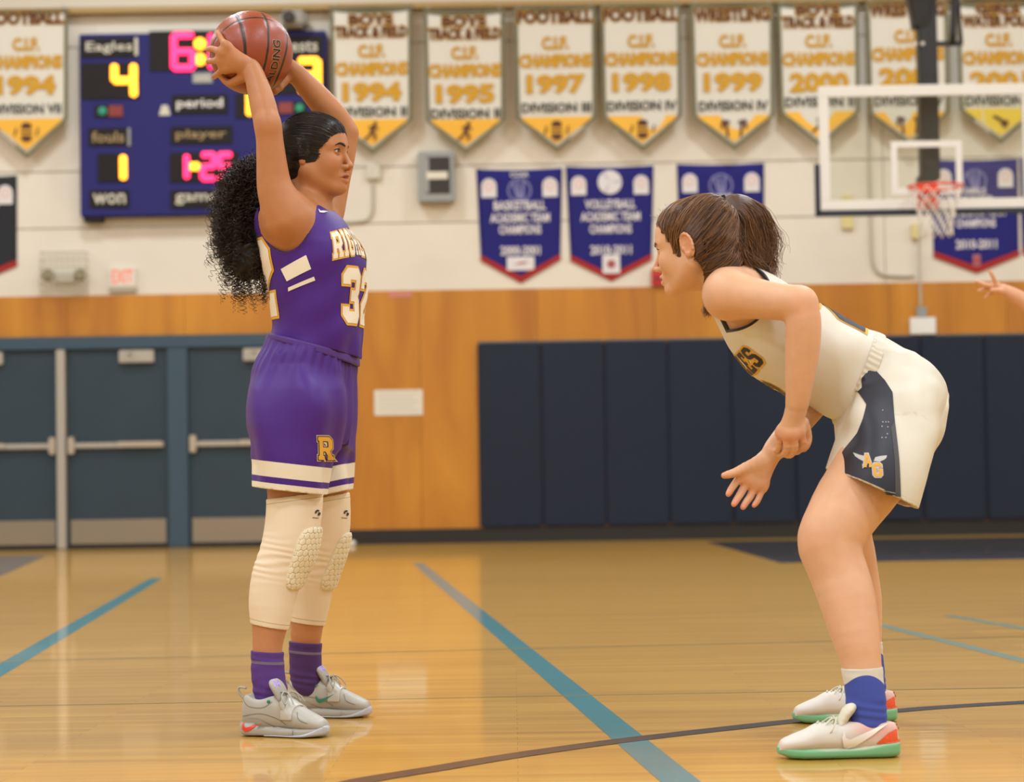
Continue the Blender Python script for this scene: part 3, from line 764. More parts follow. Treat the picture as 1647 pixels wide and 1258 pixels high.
def icon(kind, s):
    """small print figures: list of polygons in unit space"""
    out = []
    cap = lambda a, b, r: [(a[0] + r * math.cos(t), a[1] + r * math.sin(t)) for t in np.linspace(0, 2 * math.pi, 9)[:-1]] if a == b else [(a[0] - (b[1] - a[1]) * r, a[1] + (b[0] - a[0]) * r), (a[0] + (b[1] - a[1]) * r, a[1] - (b[0] - a[0]) * r), (b[0] + (b[1] - a[1]) * r, b[1] - (b[0] - a[0]) * r), (b[0] - (b[1] - a[1]) * r, b[1] + (b[0] - a[0]) * r)]
    bar = lambda a, b, r: cap(a, (b[0], b[1]), r / max(1e-6, math.hypot(b[0] - a[0], b[1] - a[1])))
    if kind == 'runner':
        out = [cap((.25, .75), (.25, .75), .16), bar((.2, .6), (-.05, .05), .16), bar((-.05, .05), (.3, -.25), .1), bar((.3, -.25), (.12, -.6), .08), bar((-.05, .05), (-.35, -.35), .1), bar((-.35, -.35), (-.7, -.6), .08), bar((.15, .5), (.5, .25), .07), bar((.1, .5), (-.3, .4), .07)]
    elif kind == 'football':
        for s_ in (1, -1): out.append([(-.42, s_ * .28), (.42, s_ * .28), (.36, s_ * .66), (0, s_ * .78), (-.36, s_ * .66)])
        out += [bar((-.95, -.3), (-.8, .35), .06), bar((.8, -.3), (.95, .35), .06), bar((-.45, 0), (.45, 0), .07)]
    elif kind == 'wrestlers':
        for s_ in (1, -1): out += [cap((s_ * .5, .5), (s_ * .5, .5), .17), bar((s_ * .55, .4), (s_ * .95, .65), .14), bar((s_ * .62, .35), (s_ * .5, -.7), .1), bar((s_ * .9, .6), (s_ * .95, .0), .1)]
    elif kind == 'swimmer':
        out = [cap((.15, .0), (.15, .0), .17), bar((-.55, .45), (.1, .1), .12), bar((.1, -.1), (.5, -.35), .2), bar((.35, .1), (.6, -.1), .1)]
    return [[(x * s, y * s) for x, y in p] for p in out]
def polys(name, plist, cx, cz, y, mat, parent):
    V, F = [], []
    for k, p in enumerate(plist):
        b = len(V); V += [(cx + q[0], y - .0004 * k, cz + q[1]) for q in p]; F += [(b, b + i, b + i + 1) for i in range(1, len(p) - 1)]
    return nmesh(name, np.array(V), np.array(F), mat, parent, smooth=False)
YB = YW - .165
SB = SCALE(YB)
def white_banner(px0, px1, top, shoulder, tip, lines, ic, label, ph, tipmat):
    cx = float(P((px0 + px1) / 2, (top + tip) / 2, YB)[0]); zt = float(P((px0 + px1) / 2, top, YB)[2])
    w, hs, h = (px1 - px0) / SB, (shoulder - top) / SB, (tip - top) / SB
    b = empty('championship_banner', (cx, YB, zt)); tag(b, label, 'banner', 'cream championship banners under the beam'); K = []
    G, F = pent(w, hs, h, .03, .03); K.append(hang('cloth', G, F, cx, zt, YB, m_bcl, None, ph, .006))
    V, T = loops2d([ring_pts(w, hs, h, .03, .03, -.004), ring_pts(w, hs, h, .03, .03, .034)]); K.append(hang('border_trim', V, T, cx, zt, YB - .008, m_btrim, None, ph))
    iw = .055; r = w / 2 * .97 - iw
    tp = [(-r, -hs + .01), (r, -hs + .01), (r, -hs - .015), (0, -h + .085), (-r, -hs - .015)]
    V, T = loops2d([tp]); K.append(hang('felt_tip', V, T, cx, zt, YB - .008, tipmat, None, ph))
    for (s, pyc, ww, hh, mat, bold, ol) in lines:
        v = -(pyc - top) / SB
        if ol:
            V, T = text2d(s, fit=(ww / SB + .016, hh / SB + .016), bold=bold + .035); V = V + (0, v); K.append(hang('lettering', V, T, cx, zt, YB - .010, m_bgold, None, ph))
        V, T = text2d(s, fit=(ww / SB, hh / SB), bold=bold); V = V + (0, v); K.append(hang('lettering', V, T, cx, zt, YB - .013, mat, None, ph))
    ic_ = icon(ic, .13)
    if ic == 'wrestlers':
        for h_ in (ic_[:4], ic_[4:]): K.append(polys('wrestler_print', h_, cx, zt - hs - .13, YB - .02, m_bmar, None))
    else: K.append(polys('%s_print' % ic, ic_, cx, zt - hs - .13, YB - .02, m_bmar, None))
    K.append(box('hanging_rod', cx - w / 2 - .01, cx + w / 2 + .01, YB - .004, YB + .022, zt - .012, zt + .012, m_btrim))
    for s_ in (-1, 1): K.append(box('hook', cx + s_ * (w / 2 - .05) - .006, cx + s_ * (w / 2 - .05) + .006, YB + .002, YB + .0275, zt + .012, zt + .05, m_steel_grey))
    adopt(K, b); return b
def bl(sport, year, div, dy, two=None):
    L = [] 
    if two:
        L += [(sport, 32 + dy, 72, 17, m_bmar, .045, True), (two, 52 + dy, 116, 19, m_bmar, .045, True)]
        o = 0
    else:
        L += [(sport, 24 + dy, 122, 22, m_bmar, .045, True)]; o = -16
    L += [('C.I.F.', 83 + dy + o, 44, 22, m_bgold, .05, False), ('CHAMPIONS', 112 + dy + o, 118, 23, m_bgold, .06, False), (year, 150 + dy + o, 96, 33, m_bgold, .055, False), ('DIVISION ' + div, 182 + dy + o * .6, 112, 16, m_bdk, .03, False)]
    return L
white_banner(-25, 110, 17, 195, 258, bl('FOOTBALL', '1994', 'VII', 5), 'football', 'cream football banner dated 1994 left of the scoreboard', .3, m_btip)
white_banner(532, 664, 12, 196, 250, bl('BOYS', '1994', 'II', 0, 'TRACK & FIELD'), 'runner', 'cream boys track banner dated 1994 right of the scoreboard', 1.1, m_btip)
white_banner(683, 813, 16, 196, 250, bl('BOYS', '1995', 'II', 3, 'TRACK & FIELD'), 'runner', 'cream boys track banner dated 1995 above the grey wall box', 2.0, m_btip)
white_banner(828, 960, 12, 192, 247, bl('FOOTBALL', '1997', 'III', 3), 'football', 'cream football banner dated 1997 above the basketball pennant', 2.6, m_btip)
white_banner(967, 1097, 8, 190, 246, bl('FOOTBALL', '1998', 'IV', 0), 'football', 'cream football banner dated 1998 above the volleyball pennant', 3.7, m_btip)
white_banner(1112, 1246, 7, 189, 244, bl('WRESTLING', '1999', 'IV', 0), 'wrestlers', 'cream wrestling banner dated 1999 above the player in white', 4.4, m_btip)
white_banner(1252, 1383, 5, 183, 240, bl('BOYS', '2000', 'II', -16, 'TRACK & FIELD'), 'runner', 'cream boys track banner dated 2000 at the backboard corner', 5.0, m_btip)
white_banner(1395, 1527, 4, 184, 238, bl('WRESTLING', '2001', 'IV', -8), 'wrestlers', 'cream wrestling banner dated 2001 behind the black hoop mast', 5.6, m_btip)
white_banner(1541, 1673, 4, 178, 234, bl('GIRLS', '2001', 'II', -18, 'WATER POLO'), 'swimmer', 'cream girls water polo banner dated 2001 right of the hoop mast', 6.3, m_byel2)

def circ(r, n=28, cx=0, cy=0): return [(cx + r * math.cos(2 * math.pi * i / n), cy + r * math.sin(2 * math.pi * i / n)) for i in range(n)]
YP = YW - .012
SP = SCALE(YP)
def blue_banner(px0, px1, top, shoulder, tip, rows, emblem, patch, label, ph, cloth=None, taper=.1):
    cx = float(P((px0 + px1) / 2, (top + tip) / 2, YP)[0]); zt = float(P((px0 + px1) / 2, top, YP)[2])
    w, hs, h = (px1 - px0) / SP, (shoulder - top) / SP, (tip - top) / SP
    b = empty('academic_pennant', (cx, YP, zt)); tag(b, label, 'pennant', 'pennants on the cream wall'); K = []
    G, F = pent(w, hs, h, taper, .015); K.append(hang('cloth', G, F, cx, zt, YP, cloth or m_bblue, None, ph, .005, .003))
    r = w / 2 * (1 - taper * hs / h) + .004
    V, T = loops2d([[(-r, -hs), (0, -h), (r, -hs), (r, -hs + .065), (0, -h + .075), (-r, -hs + .065)]]); K.append(hang('red_trim', V, T, cx, zt, YP - .006, m_bred, None, ph, 0, .003))
    y1 = YP - .0075
    for s_ in (-1, 1):
        px = s_ * w * .355
        arch = [(px + .078 * math.cos(t), -.18 + .078 * math.sin(t)) for t in np.linspace(0, math.pi, 12)] + [(px - .078, -.30), (px + .078, -.30)]
        V, T = loops2d([arch]); K.append(hang('arch_patch', V, T, cx, zt, y1, m_bwht, None, ph, 0, .003))
        V, T = loops2d([circ(.052, 16, px, -.185), circ(.03, 14, px, -.185)]); K.append(hang('patch_mark', V, T, cx, zt, y1 - .002, m_bpink, None, ph, 0, .003))
    if emblem == 'ball':
        R = .125; V, T = loops2d([circ(R, 30, 0, -.23), circ(R * .86, 30, 0, -.23)]); K.append(hang('ball_emblem', V, T, cx, zt, y1, M('pale_blue_print', (130, 128, 176), .8), None, ph, 0, .003))
        for k in (-.6, -.15, .35):
            V, T = loops2d([[(k * R - .012, -.23 + R * .75), (k * R + .012, -.23 + R * .75), (k * R * .4 + .03, -.23 - R * .7), (k * R * .4, -.23 - R * .7)]]); K.append(hang('ball_seam', V, T, cx, zt, y1, M('pale_blue_print', (130, 128, 176), .8), None, ph, 0, .003))
    elif emblem == 'volley':
        R = .125; V, T = loops2d([circ(R, 30, 0, -.17)]); K.append(hang('ball_emblem', V, T, cx, zt, y1, m_bwht, None, ph, 0, .003))
        for k in (0, 2.1, 4.2):
            V, T = loops2d([[(0, -.17), (R * .9 * math.cos(k), -.17 + R * .9 * math.sin(k)), (R * .9 * math.cos(k + .13), -.17 + R * .9 * math.sin(k + .13))]]); K.append(hang('ball_seam', V, T, cx, zt, y1 - .002, M('pale_blue_print', (130, 128, 176), .8), None, ph, 0, .003))
    for (s, pyc, ww, hh) in rows:
        V, T = text2d(s, fit=(ww / SP, hh / SP), bold=.03); V = V + (0, -(pyc - top) / SP); K.append(hang('lettering', V, T, cx, zt, y1 - .002, m_bwht, None, ph, 0, .003))
    if patch:
        pw, ph_, pyc, mark = patch; v = -(pyc - top) / SP
        V, T = loops2d([[(-pw / SP / 2, v - ph_ / SP / 2), (pw / SP / 2, v - ph_ / SP / 2), (pw / SP / 2, v + ph_ / SP / 2), (-pw / SP / 2, v + ph_ / SP / 2)]]); K.append(hang('sponsor_patch', V, T, cx, zt, y1, M('dusty_pink_patch', (176, 120, 130), .8) if mark == 'pink' else m_bwht, None, ph, 0, .003))
        if mark == 'swash': lp = [(-.08, v - .015), (.04, v - .005), (.085, v + .02), (0, v + .014)]
        else: lp = circ(.045, 14, 0, v)
        V, T = loops2d([lp]); K.append(hang('patch_mark', V, T, cx, zt, y1 - .003, M('brick_print', (170, 84, 84), .8), None, ph, 0, .003))
    adopt(K, b); return b
blue_banner(767, 906, 271, 420, 457, [('CCAA', 281, 30, 8), ('BASKETBALL', 331, 84, 15), ('ACADEMIC TEAM', 351, 96, 15), ('CHAMPIONS', 370, 68, 15), ('2000-2001', 404, 64, 15)], 'ball', (44, 22, 425, 'swash'), 'royal blue basketball pennant under the 1997 football banner', .4)
blue_banner(911, 1053, 267, 420, 454, [('VOLLEYBALL', 329, 82, 15), ('ACADEMIC TEAM', 349, 96, 15), ('CHAMPIONS', 369, 68, 15), ('2010-2011', 403, 66, 15)], 'volley', (28, 30, 426, 'round'), 'royal blue volleyball pennant left of the crouching player', 1.5)
blue_banner(1090, 1231, 263, 410, 444, [('BOYS', 318, 36, 10), ('BASKETBALL', 333, 84, 15), ('ACADEMIC TEAM', 352, 96, 15), ('CHAMPIONS', 371, 68, 15), ('2009-2010', 400, 66, 15)], 'ball', None, 'royal blue basketball pennant behind the crouching player', 2.5, None, .05)
blue_banner(1499, 1639, 256, 414, 441, [('GIRLS', 308, 36, 10), ('SOCCER', 322, 60, 13), ('ACADEMIC TEAM', 342, 96, 14), ('CHAMPIONS', 360, 64, 14), ('2010-2011', 394, 66, 15)], 'ball', (12, 18, 420, 'pink'), 'royal blue pennant seen through and below the backboard glass', 3.5, None, .02)
blue_banner(1642, 1782, 253, 408, 440, [('GIRLS', 306, 36, 10), ('TENNIS', 320, 60, 13), ('ACADEMIC TEAM', 340, 96, 14), ('CHAMPIONS', 358, 64, 14), ('2010-2011', 392, 66, 15)], 'ball', None, 'royal blue pennant cut by the right edge of the frame', 4.5, None, .02)
blue_banner(-102, 28, 283, 430, 456, [('CHAMPIONS', 330, 70, 14), ('2012', 370, 66, 22)], None, (40, 40, 415, 'round'), 'black pennant with red point at the left edge of the frame', 5.5, m_bblk, .02)
# ------------------------------------------------------------------ fittings on the wall
def fit(name, kids, loc, label, cat, group=None):
    e = empty(name, loc); tag(e, label, cat, group); adopt(kids, e); return e
# grey wall box (clock/speaker housing) with dark window
a, b, c, d = prect(672, 243, 731, 325, YW - .16)
K = [box('housing', a, b, YW - .16, YW - .001, c, d, m_lightgrey, None, .012)]
a2, b2, c2, d2 = prect(685, 252, 724, 312, YW - .16)
K.append(box('window_recess', a2, b2, YW - .165, YW - .158, c2, d2, m_dark, None, .003))
K.append(pbox('label_plate', 686, 276, 720, 288, YW - .17, YW - .172, YW - .166, m_paper))
K.append(pbox('hinge_strip', 683, 254, 690, 310, YW - .165, YW - .17, YW - .163, m_lightgrey))
fit('wall_box', K, ((a + b) / 2, YW, c), 'grey metal wall box with dark window beneath the 1995 banner', 'wall box')
# paper notice on the plywood
a, b, c, d = prect(602, 627, 680, 668, YW - .022)
o = box('sheet', a, b, YW - .024, YW - .0205, c, d, m_paper)
K = [o]
for k in range(5):
    zz = d - .035 - k * .045
    K.append(box('print_line', a + .04, b - .04 - .05 * (k % 2), YW - .0245, YW - .0239, zz - .006, zz + .006, M('faint_grey_print', (196, 190, 174), .8)))
fit('wall_notice', K, ((a + b) / 2, YW, c), 'white paper notice taped to the plywood between the players', 'notice')
# exit sign
a, b, c, d = prect(176, 431, 218, 462, YW - .05)
o = box('sign_body', a, b, YW - .06, YW - .001, c, d, M('sign_white', (226, 216, 202), .5), None, .006); K = [o]
V, T = text2d('EXIT', fit=((b - a) * .82, (d - c) * .72), bold=.02); K.append(on_wall('lettering', V, T, (a + b) / 2, (c + d) / 2 + .01, YW - .0615, M('exit_red', (232, 120, 96), .6, emit=((232, 110, 88), .25)), None))
K.append(box('sign_base', a - .01, b + .01, YW - .05, YW - .001, c - .045, c - .001, M('exit_base', (186, 176, 156), .6), None, .004))
fit('exit_sign', K, ((a + b) / 2, YW, c), 'white exit sign with red letters above the double doors', 'exit sign')
# emergency light with two heads inside a wire guard
a, b, c, d = prect(70, 408, 142, 470, YW - .02)
K = [box('lamp_case', a + .12, b - .12, YW - .09, YW - .001, c + .10, c + .2, M('emergency_case', (200, 194, 176), .5), None, .01)]
for s in (-1, 1):
    xx = (a + b) / 2 + s * .155; zz = c + .19
    V, F = tubes(np.array([[(xx, YW - .05, zz), (xx + s * .01, YW - .10, zz - .01), (xx + s * .015, YW - .15, zz - .03), (xx + s * .016, YW - .155, zz - .031)]]), np.array([[.03, .06, .065, .05]]), 14)
    K.append(nmesh('lamp_head', V, F, M('lamp_head_olive', (150, 142, 112), .5)))
wires = []
for i in range(9):
    xx = a + (b - a) * i / 8
    wires.append([(xx, YW - .005, d), (xx, YW - .2, d - .005), (xx, YW - .21, (c + d) / 2), (xx, YW - .2, c + .005), (xx, YW - .005, c)])
V, F = tubes(np.array([spline(w, 14) for w in wires]), .004, 5); K.append(nmesh('guard_wire', V, F, m_conduit)); 
wires = []
for i in range(6):
    zz = c + (d - c) * i / 5
    wires.append([(a, YW - .005, zz), (a + .01, YW - .2, zz), ((a + b) / 2, YW - .21, zz), (b - .01, YW - .2, zz), (b, YW - .005, zz)])
V, F = tubes(np.array([spline(w, 14) for w in wires]), .004, 5); K.append(nmesh('guard_wire', V, F, m_conduit))
fit('emergency_light', K, ((a + b) / 2, YW, c), 'twin-head emergency light in a wire guard left of the exit sign', 'emergency light')
# small grey horn above the scoreboard
a, b, c, d = prect(452, 17, 492, 43, YW - .3)
K = [box('horn_body', a, b, YW - .36, YW - .02, c, d, M('horn_grey', (150, 146, 136), .5), None, .03)]
V, F = tubes(np.array([[((a + b) / 2 - .04, YW - .36, (c + d) / 2), ((a + b) / 2 - .04, YW - .40, (c + d) / 2), ((a + b) / 2 - .04, YW - .405, (c + d) / 2)]]), np.array([[.05, .065, .04]]), 16); K.append(nmesh('horn_mouth', V, F, m_dark))
K.append(box('horn_bracket', (a + b) / 2 - .03, (a + b) / 2 + .03, YW - .06, YW - .001, c + .02, c + .1, m_steel_grey))
fit('horn', K, ((a + b) / 2, YW, c), 'small grey horn on the wall just above the scoreboard', 'horn')
# conduits
Yc = YW - .018
def conduit(pts, label, extra=()):
    K = [tube('pipe', [P(x, y, Yc) + (0, 0, 0) for x, y in pts], .017, m_conduit, None, 60)]
    K += list(extra)
    p0 = P(*pts[0], Yc); return fit('conduit', K, (p0[0], YW, p0[2]), label, 'conduit', 'surface conduits on the cream wall')
conduit([(600, 282), (600, 300), (600, 325), (598, 343), (588, 354), (570, 357), (540, 358), (500, 358), (470, 358)], 'cream conduit bending left under the small box right of the purple player', [pbox('junction_box', 589, 262, 612, 288, YW - .05, YW - .055, YW - .001, m_glassless, None, .006)])
conduit([(1396, 60), (1397, 160), (1398, 260), (1400, 330), (1402, 400), (1405, 425), (1416, 440), (1440, 444), (1470, 444)], 'thin conduit curving under the backboard from behind the glass')
Yd = YW - .04
K = [box('outlet_box', *prect(1463, 511, 1504, 538, Yd)[:2], YW - .09, YW - .021, *prect(1463, 511, 1504, 538, Yd)[2:], m_white, None, .006), pbox('cable_gland', 1474, 494, 1490, 510, Yd, YW - .07, YW - .021, m_lightgrey, None, .004), tube('pipe', [P(1478, 362, Yd), P(1479, 430, Yd), P(1481, 496, Yd)], .014, m_conduit, None, 20), pbox('yellow_box', 1466, 360, 1482, 384, Yd, YW - .05, YW - .001, M('pale_yellow_box', (216, 200, 140), .6), None, .004)]
fit('outlet', K, (P(1483, 538, Yd)[0], YW, P(1483, 538, Yd)[2]), 'white outlet box with riser pipe at the top edge of the pads', 'outlet')
o = pbox('switch_box', 1354, 346, 1373, 368, YW - .03, YW - .04, YW - .001, M('pale_yellow_box', (216, 200, 140), .6), None, .004); tag(o, 'pale yellow switch box just below the backboard edge', 'switch box')
o = pbox('switch_box', 1356, 314, 1372, 332, YW - .03, YW - .04, YW - .001, M('pale_yellow_box', (216, 200, 140), .6), None, .004); tag(o, 'pale yellow switch box seen through the glass at backboard bottom', 'switch box')
K = [pbox('alarm_body', 1048, 432, 1074, 460, YW - .04, YW - .07, YW - .001, M('alarm_red', (196, 40, 36), .4), None, .008), pbox('pull_handle', 1052, 444, 1062, 452, YW - .07, YW - .085, YW - .069, M('alarm_handle', (150, 30, 30), .4), None, .004)]
fit('fire_alarm', K, tuple(P(1060, 460, YW)), 'red fire alarm on the wall just left of the crouching face', 'fire alarm')
o = box('floor_scrap', *prect(555, 876, 572, 884, YW - .3)[:2], YW - .3, YW - .2, .0, .05, m_white, None, .015); tag(o, 'small white scrap on the floor by the black baseboard', 'scrap')  # small rounded box standing for a white scrap on the floor

o = pbox('tape_strip', 625, 470, 662, 478, YW - .022, YW - .024, YW - .0205, M('pink_tape', (206, 128, 116), .7)); tag(o, 'short strip of pink tape at the top of the plywood right of the purple player', 'tape')
# ------------------------------------------------------------------ basketball hoop
YH = 19.4
m_hpaint = M('hoop_white', (232, 230, 226), .4); m_blackm = M('black_mast_paint', (22, 21, 22), .4); m_navyp = M('navy_edge_padding', (34, 40, 58), .5); m_rim = M('orange_rim', (226, 70, 36), .4)
def glass_mat():
    m = bpy.data.materials.new('backboard_glass'); m.use_nodes = True; t = NT(m); nt = m.node_tree
    nt.nodes.remove(nt.nodes['Principled BSDF']); out = nt.nodes['Material Output']
    tr_ = t.n('ShaderNodeBsdfTransparent'); tr_.inputs[0].default_value = (.955, .97, .945, 1)
    gl = t.n('ShaderNodeBsdfGlossy'); gl.inputs['Roughness'].default_value = .03
    mx = t.n('ShaderNodeMixShader'); mx.inputs[0].default_value = .05
    t.l(tr_.outputs[0], mx.inputs[1]); t.l(gl.outputs[0], mx.inputs[2]); t.l(mx.outputs[0], out.inputs[0]); return m
hc = P(1490, 236, YH); bx = hc[0]; bt = float(P(1490, 136, YH)[2]); bb = bt - 1.07; bw = .915
K = []
K.append(box('glass_pane', bx - bw + .06, bx + bw - .06, YH + .012, YH + .024, bb + .06, bt - .06, glass_mat()))
frm = []
bm = bmesh.new()
for r in ((bx - bw, bx + bw, bt - .095, bt), (bx - bw, bx + bw, bb, bb + .085), (bx - bw, bx - bw + .085, bb + .0851, bt - .0951), (bx + bw - .085, bx + bw, bb + .0851, bt - .0951)): bm_box(bm, r[0], r[1], YH, YH + .035, r[2], r[3], .004)
K.append(bobj('board_frame', bm, m_hpaint))
sw, sh = .305, .457; tb = bb + .13
bm = bmesh.new(); th = .055
for r in ((bx - sw, bx + sw, tb + sh - th, tb + sh), (bx - sw, bx + sw, tb, tb + th), (bx - sw, bx - sw + th, tb + th + .0005, tb + sh - th - .0005), (bx + sw - th, bx + sw, tb + th + .0005, tb + sh - th - .0005)): bm_box(bm, r[0], r[1], YH + .006, YH + .0115, r[2], r[3])
K.append(bobj('target_square', bm, m_hpaint))
bm = bmesh.new(); bm_box(bm, bx - bw - .03, bx + bw + .03, YH - .01, YH + .045, bb - .05, bb - .001, .008); bm_box(bm, bx - bw - .045, bx - bw - .001, YH - .01, YH + .045, bb - .05, bb + .40, .008); bm_box(bm, bx + bw + .001, bx + bw + .045, YH - .01, YH + .045, bb - .05, bb + .40, .008)
K.append(bobj('edge_padding', bm, m_navyp))
mx_ = P(1482, 250, YH + .3)[0]; mast = pbox('mast', 1467, -900, 1497, 300, YH + .3, YH + .22, YH + .40, m_blackm, None, .015); K.append(mast)
K.append(box('mast_foot', mx_ - .07, mx_ + .07, YH + .05, YH + .22, bb + .1, bb + .3, m_blackm, None, .01))
zc_ = [P(1481, y, YH + .3)[2] for y in (46, 30, 8, -14, -60)]; K.append(nmesh('mast_collar', *surface(Field([(loft((P(1481, 20, YH + .3)[0], YH + .31, 0), (0, 0, 1), (1, 0, 0), (0, 1, 0), [(zc_[0], 0, .080, 0, .092, 6), (zc_[1], 0, .088, 0, .10, 6), (zc_[2], 0, .112, 0, .11, 6), (zc_[3], 0, .132, 0, .12, 6), (zc_[4], 0, .135, 0, .125, 6)]), 0, 'u')]), .008)[:2], m_blackm))
br = pbox('cross_brace', 1497, 66, 1548, 74, YH + .3, YH + .29, YH + .33, m_blackm, None, .006); K.append(br)
K.append(tube('brace_rod', [P(1532, 72, YH + .3), P(1537, -30, YH + .3), P(1548, -300, YH + .3)], .03, m_blackm, None, 12, 8))
K.append(tube('brace_rod', [P(1547, 72, YH + .34), P(1540, -30, YH + .34), P(1530, -300, YH + .34)], .014, m_blackm, None, 12, 8))
for xx in (1472, 1484): K.append(pbox('bolt', xx - 3, 67, xx + 3, 73, YH + .2, YH + .19, YH + .22, m_steel, None, .004))
rc = np.array((bx, YH - .15 - .2286, tb + .02)); RR = .2286
rcz = float(P(1510, 300, rc[1])[2]); rc[2] = rcz
an = np.linspace(0, 2 * math.pi, 49)
V, F = tubes(np.stack([rc[0] + RR * np.cos(an), rc[1] + RR * np.sin(an), np.full(49, rc[2])], 1)[None], .011, 8, False); K.append(nmesh('rim', V, F, m_rim))
bm = bmesh.new(); bm_box(bm, rc[0] - .085, rc[0] + .085, YH - .16, YH - .002, rc[2] - .03, rc[2] + .02, .01); bm_box(bm, rc[0] - .09, rc[0] + .09, YH - .02, YH - .001, rc[2] - .15, rc[2] + .06, .006); bm_box(bm, rc[0] - .07, rc[0] + .07, YH - .12, YH - .021, rc[2] - .12, rc[2] - .031, .02)
K.append(bobj('rim_bracket', bm, m_rim))
# net: crossing cords hanging from twelve loops
paths = []
prof = [(0, RR), (-.07, .20), (-.16, .165), (-.26, .14), (-.34, .13), (-.41, .135)]
pz = np.array([p[0] for p in prof]); pr = np.array([p[1] for p in prof]); tt = np.linspace(0, 1, 25)
for s_ in (1, -1):
    for k in range(12):
        z = -.41 * tt; r = np.interp(-z, -pz, pr); a_ = 2 * math.pi * (k / 12) + s_ * tt * 1.57
        paths.append(np.stack([rc[0] + r * np.cos(a_), rc[1] + r * np.sin(a_), rc[2] - .012 + z], 1))
V, F = tubes(np.array(paths), .0055, 5); o = nmesh('net', V, F, M('net_cord', (226, 218, 206), .8)); K.append(o)
hoop = fit('basketball_hoop', K, (bx, YH + .3, bb), 'glass backboard with orange rim and net on a black ceiling-hung mast', 'basketball hoop')
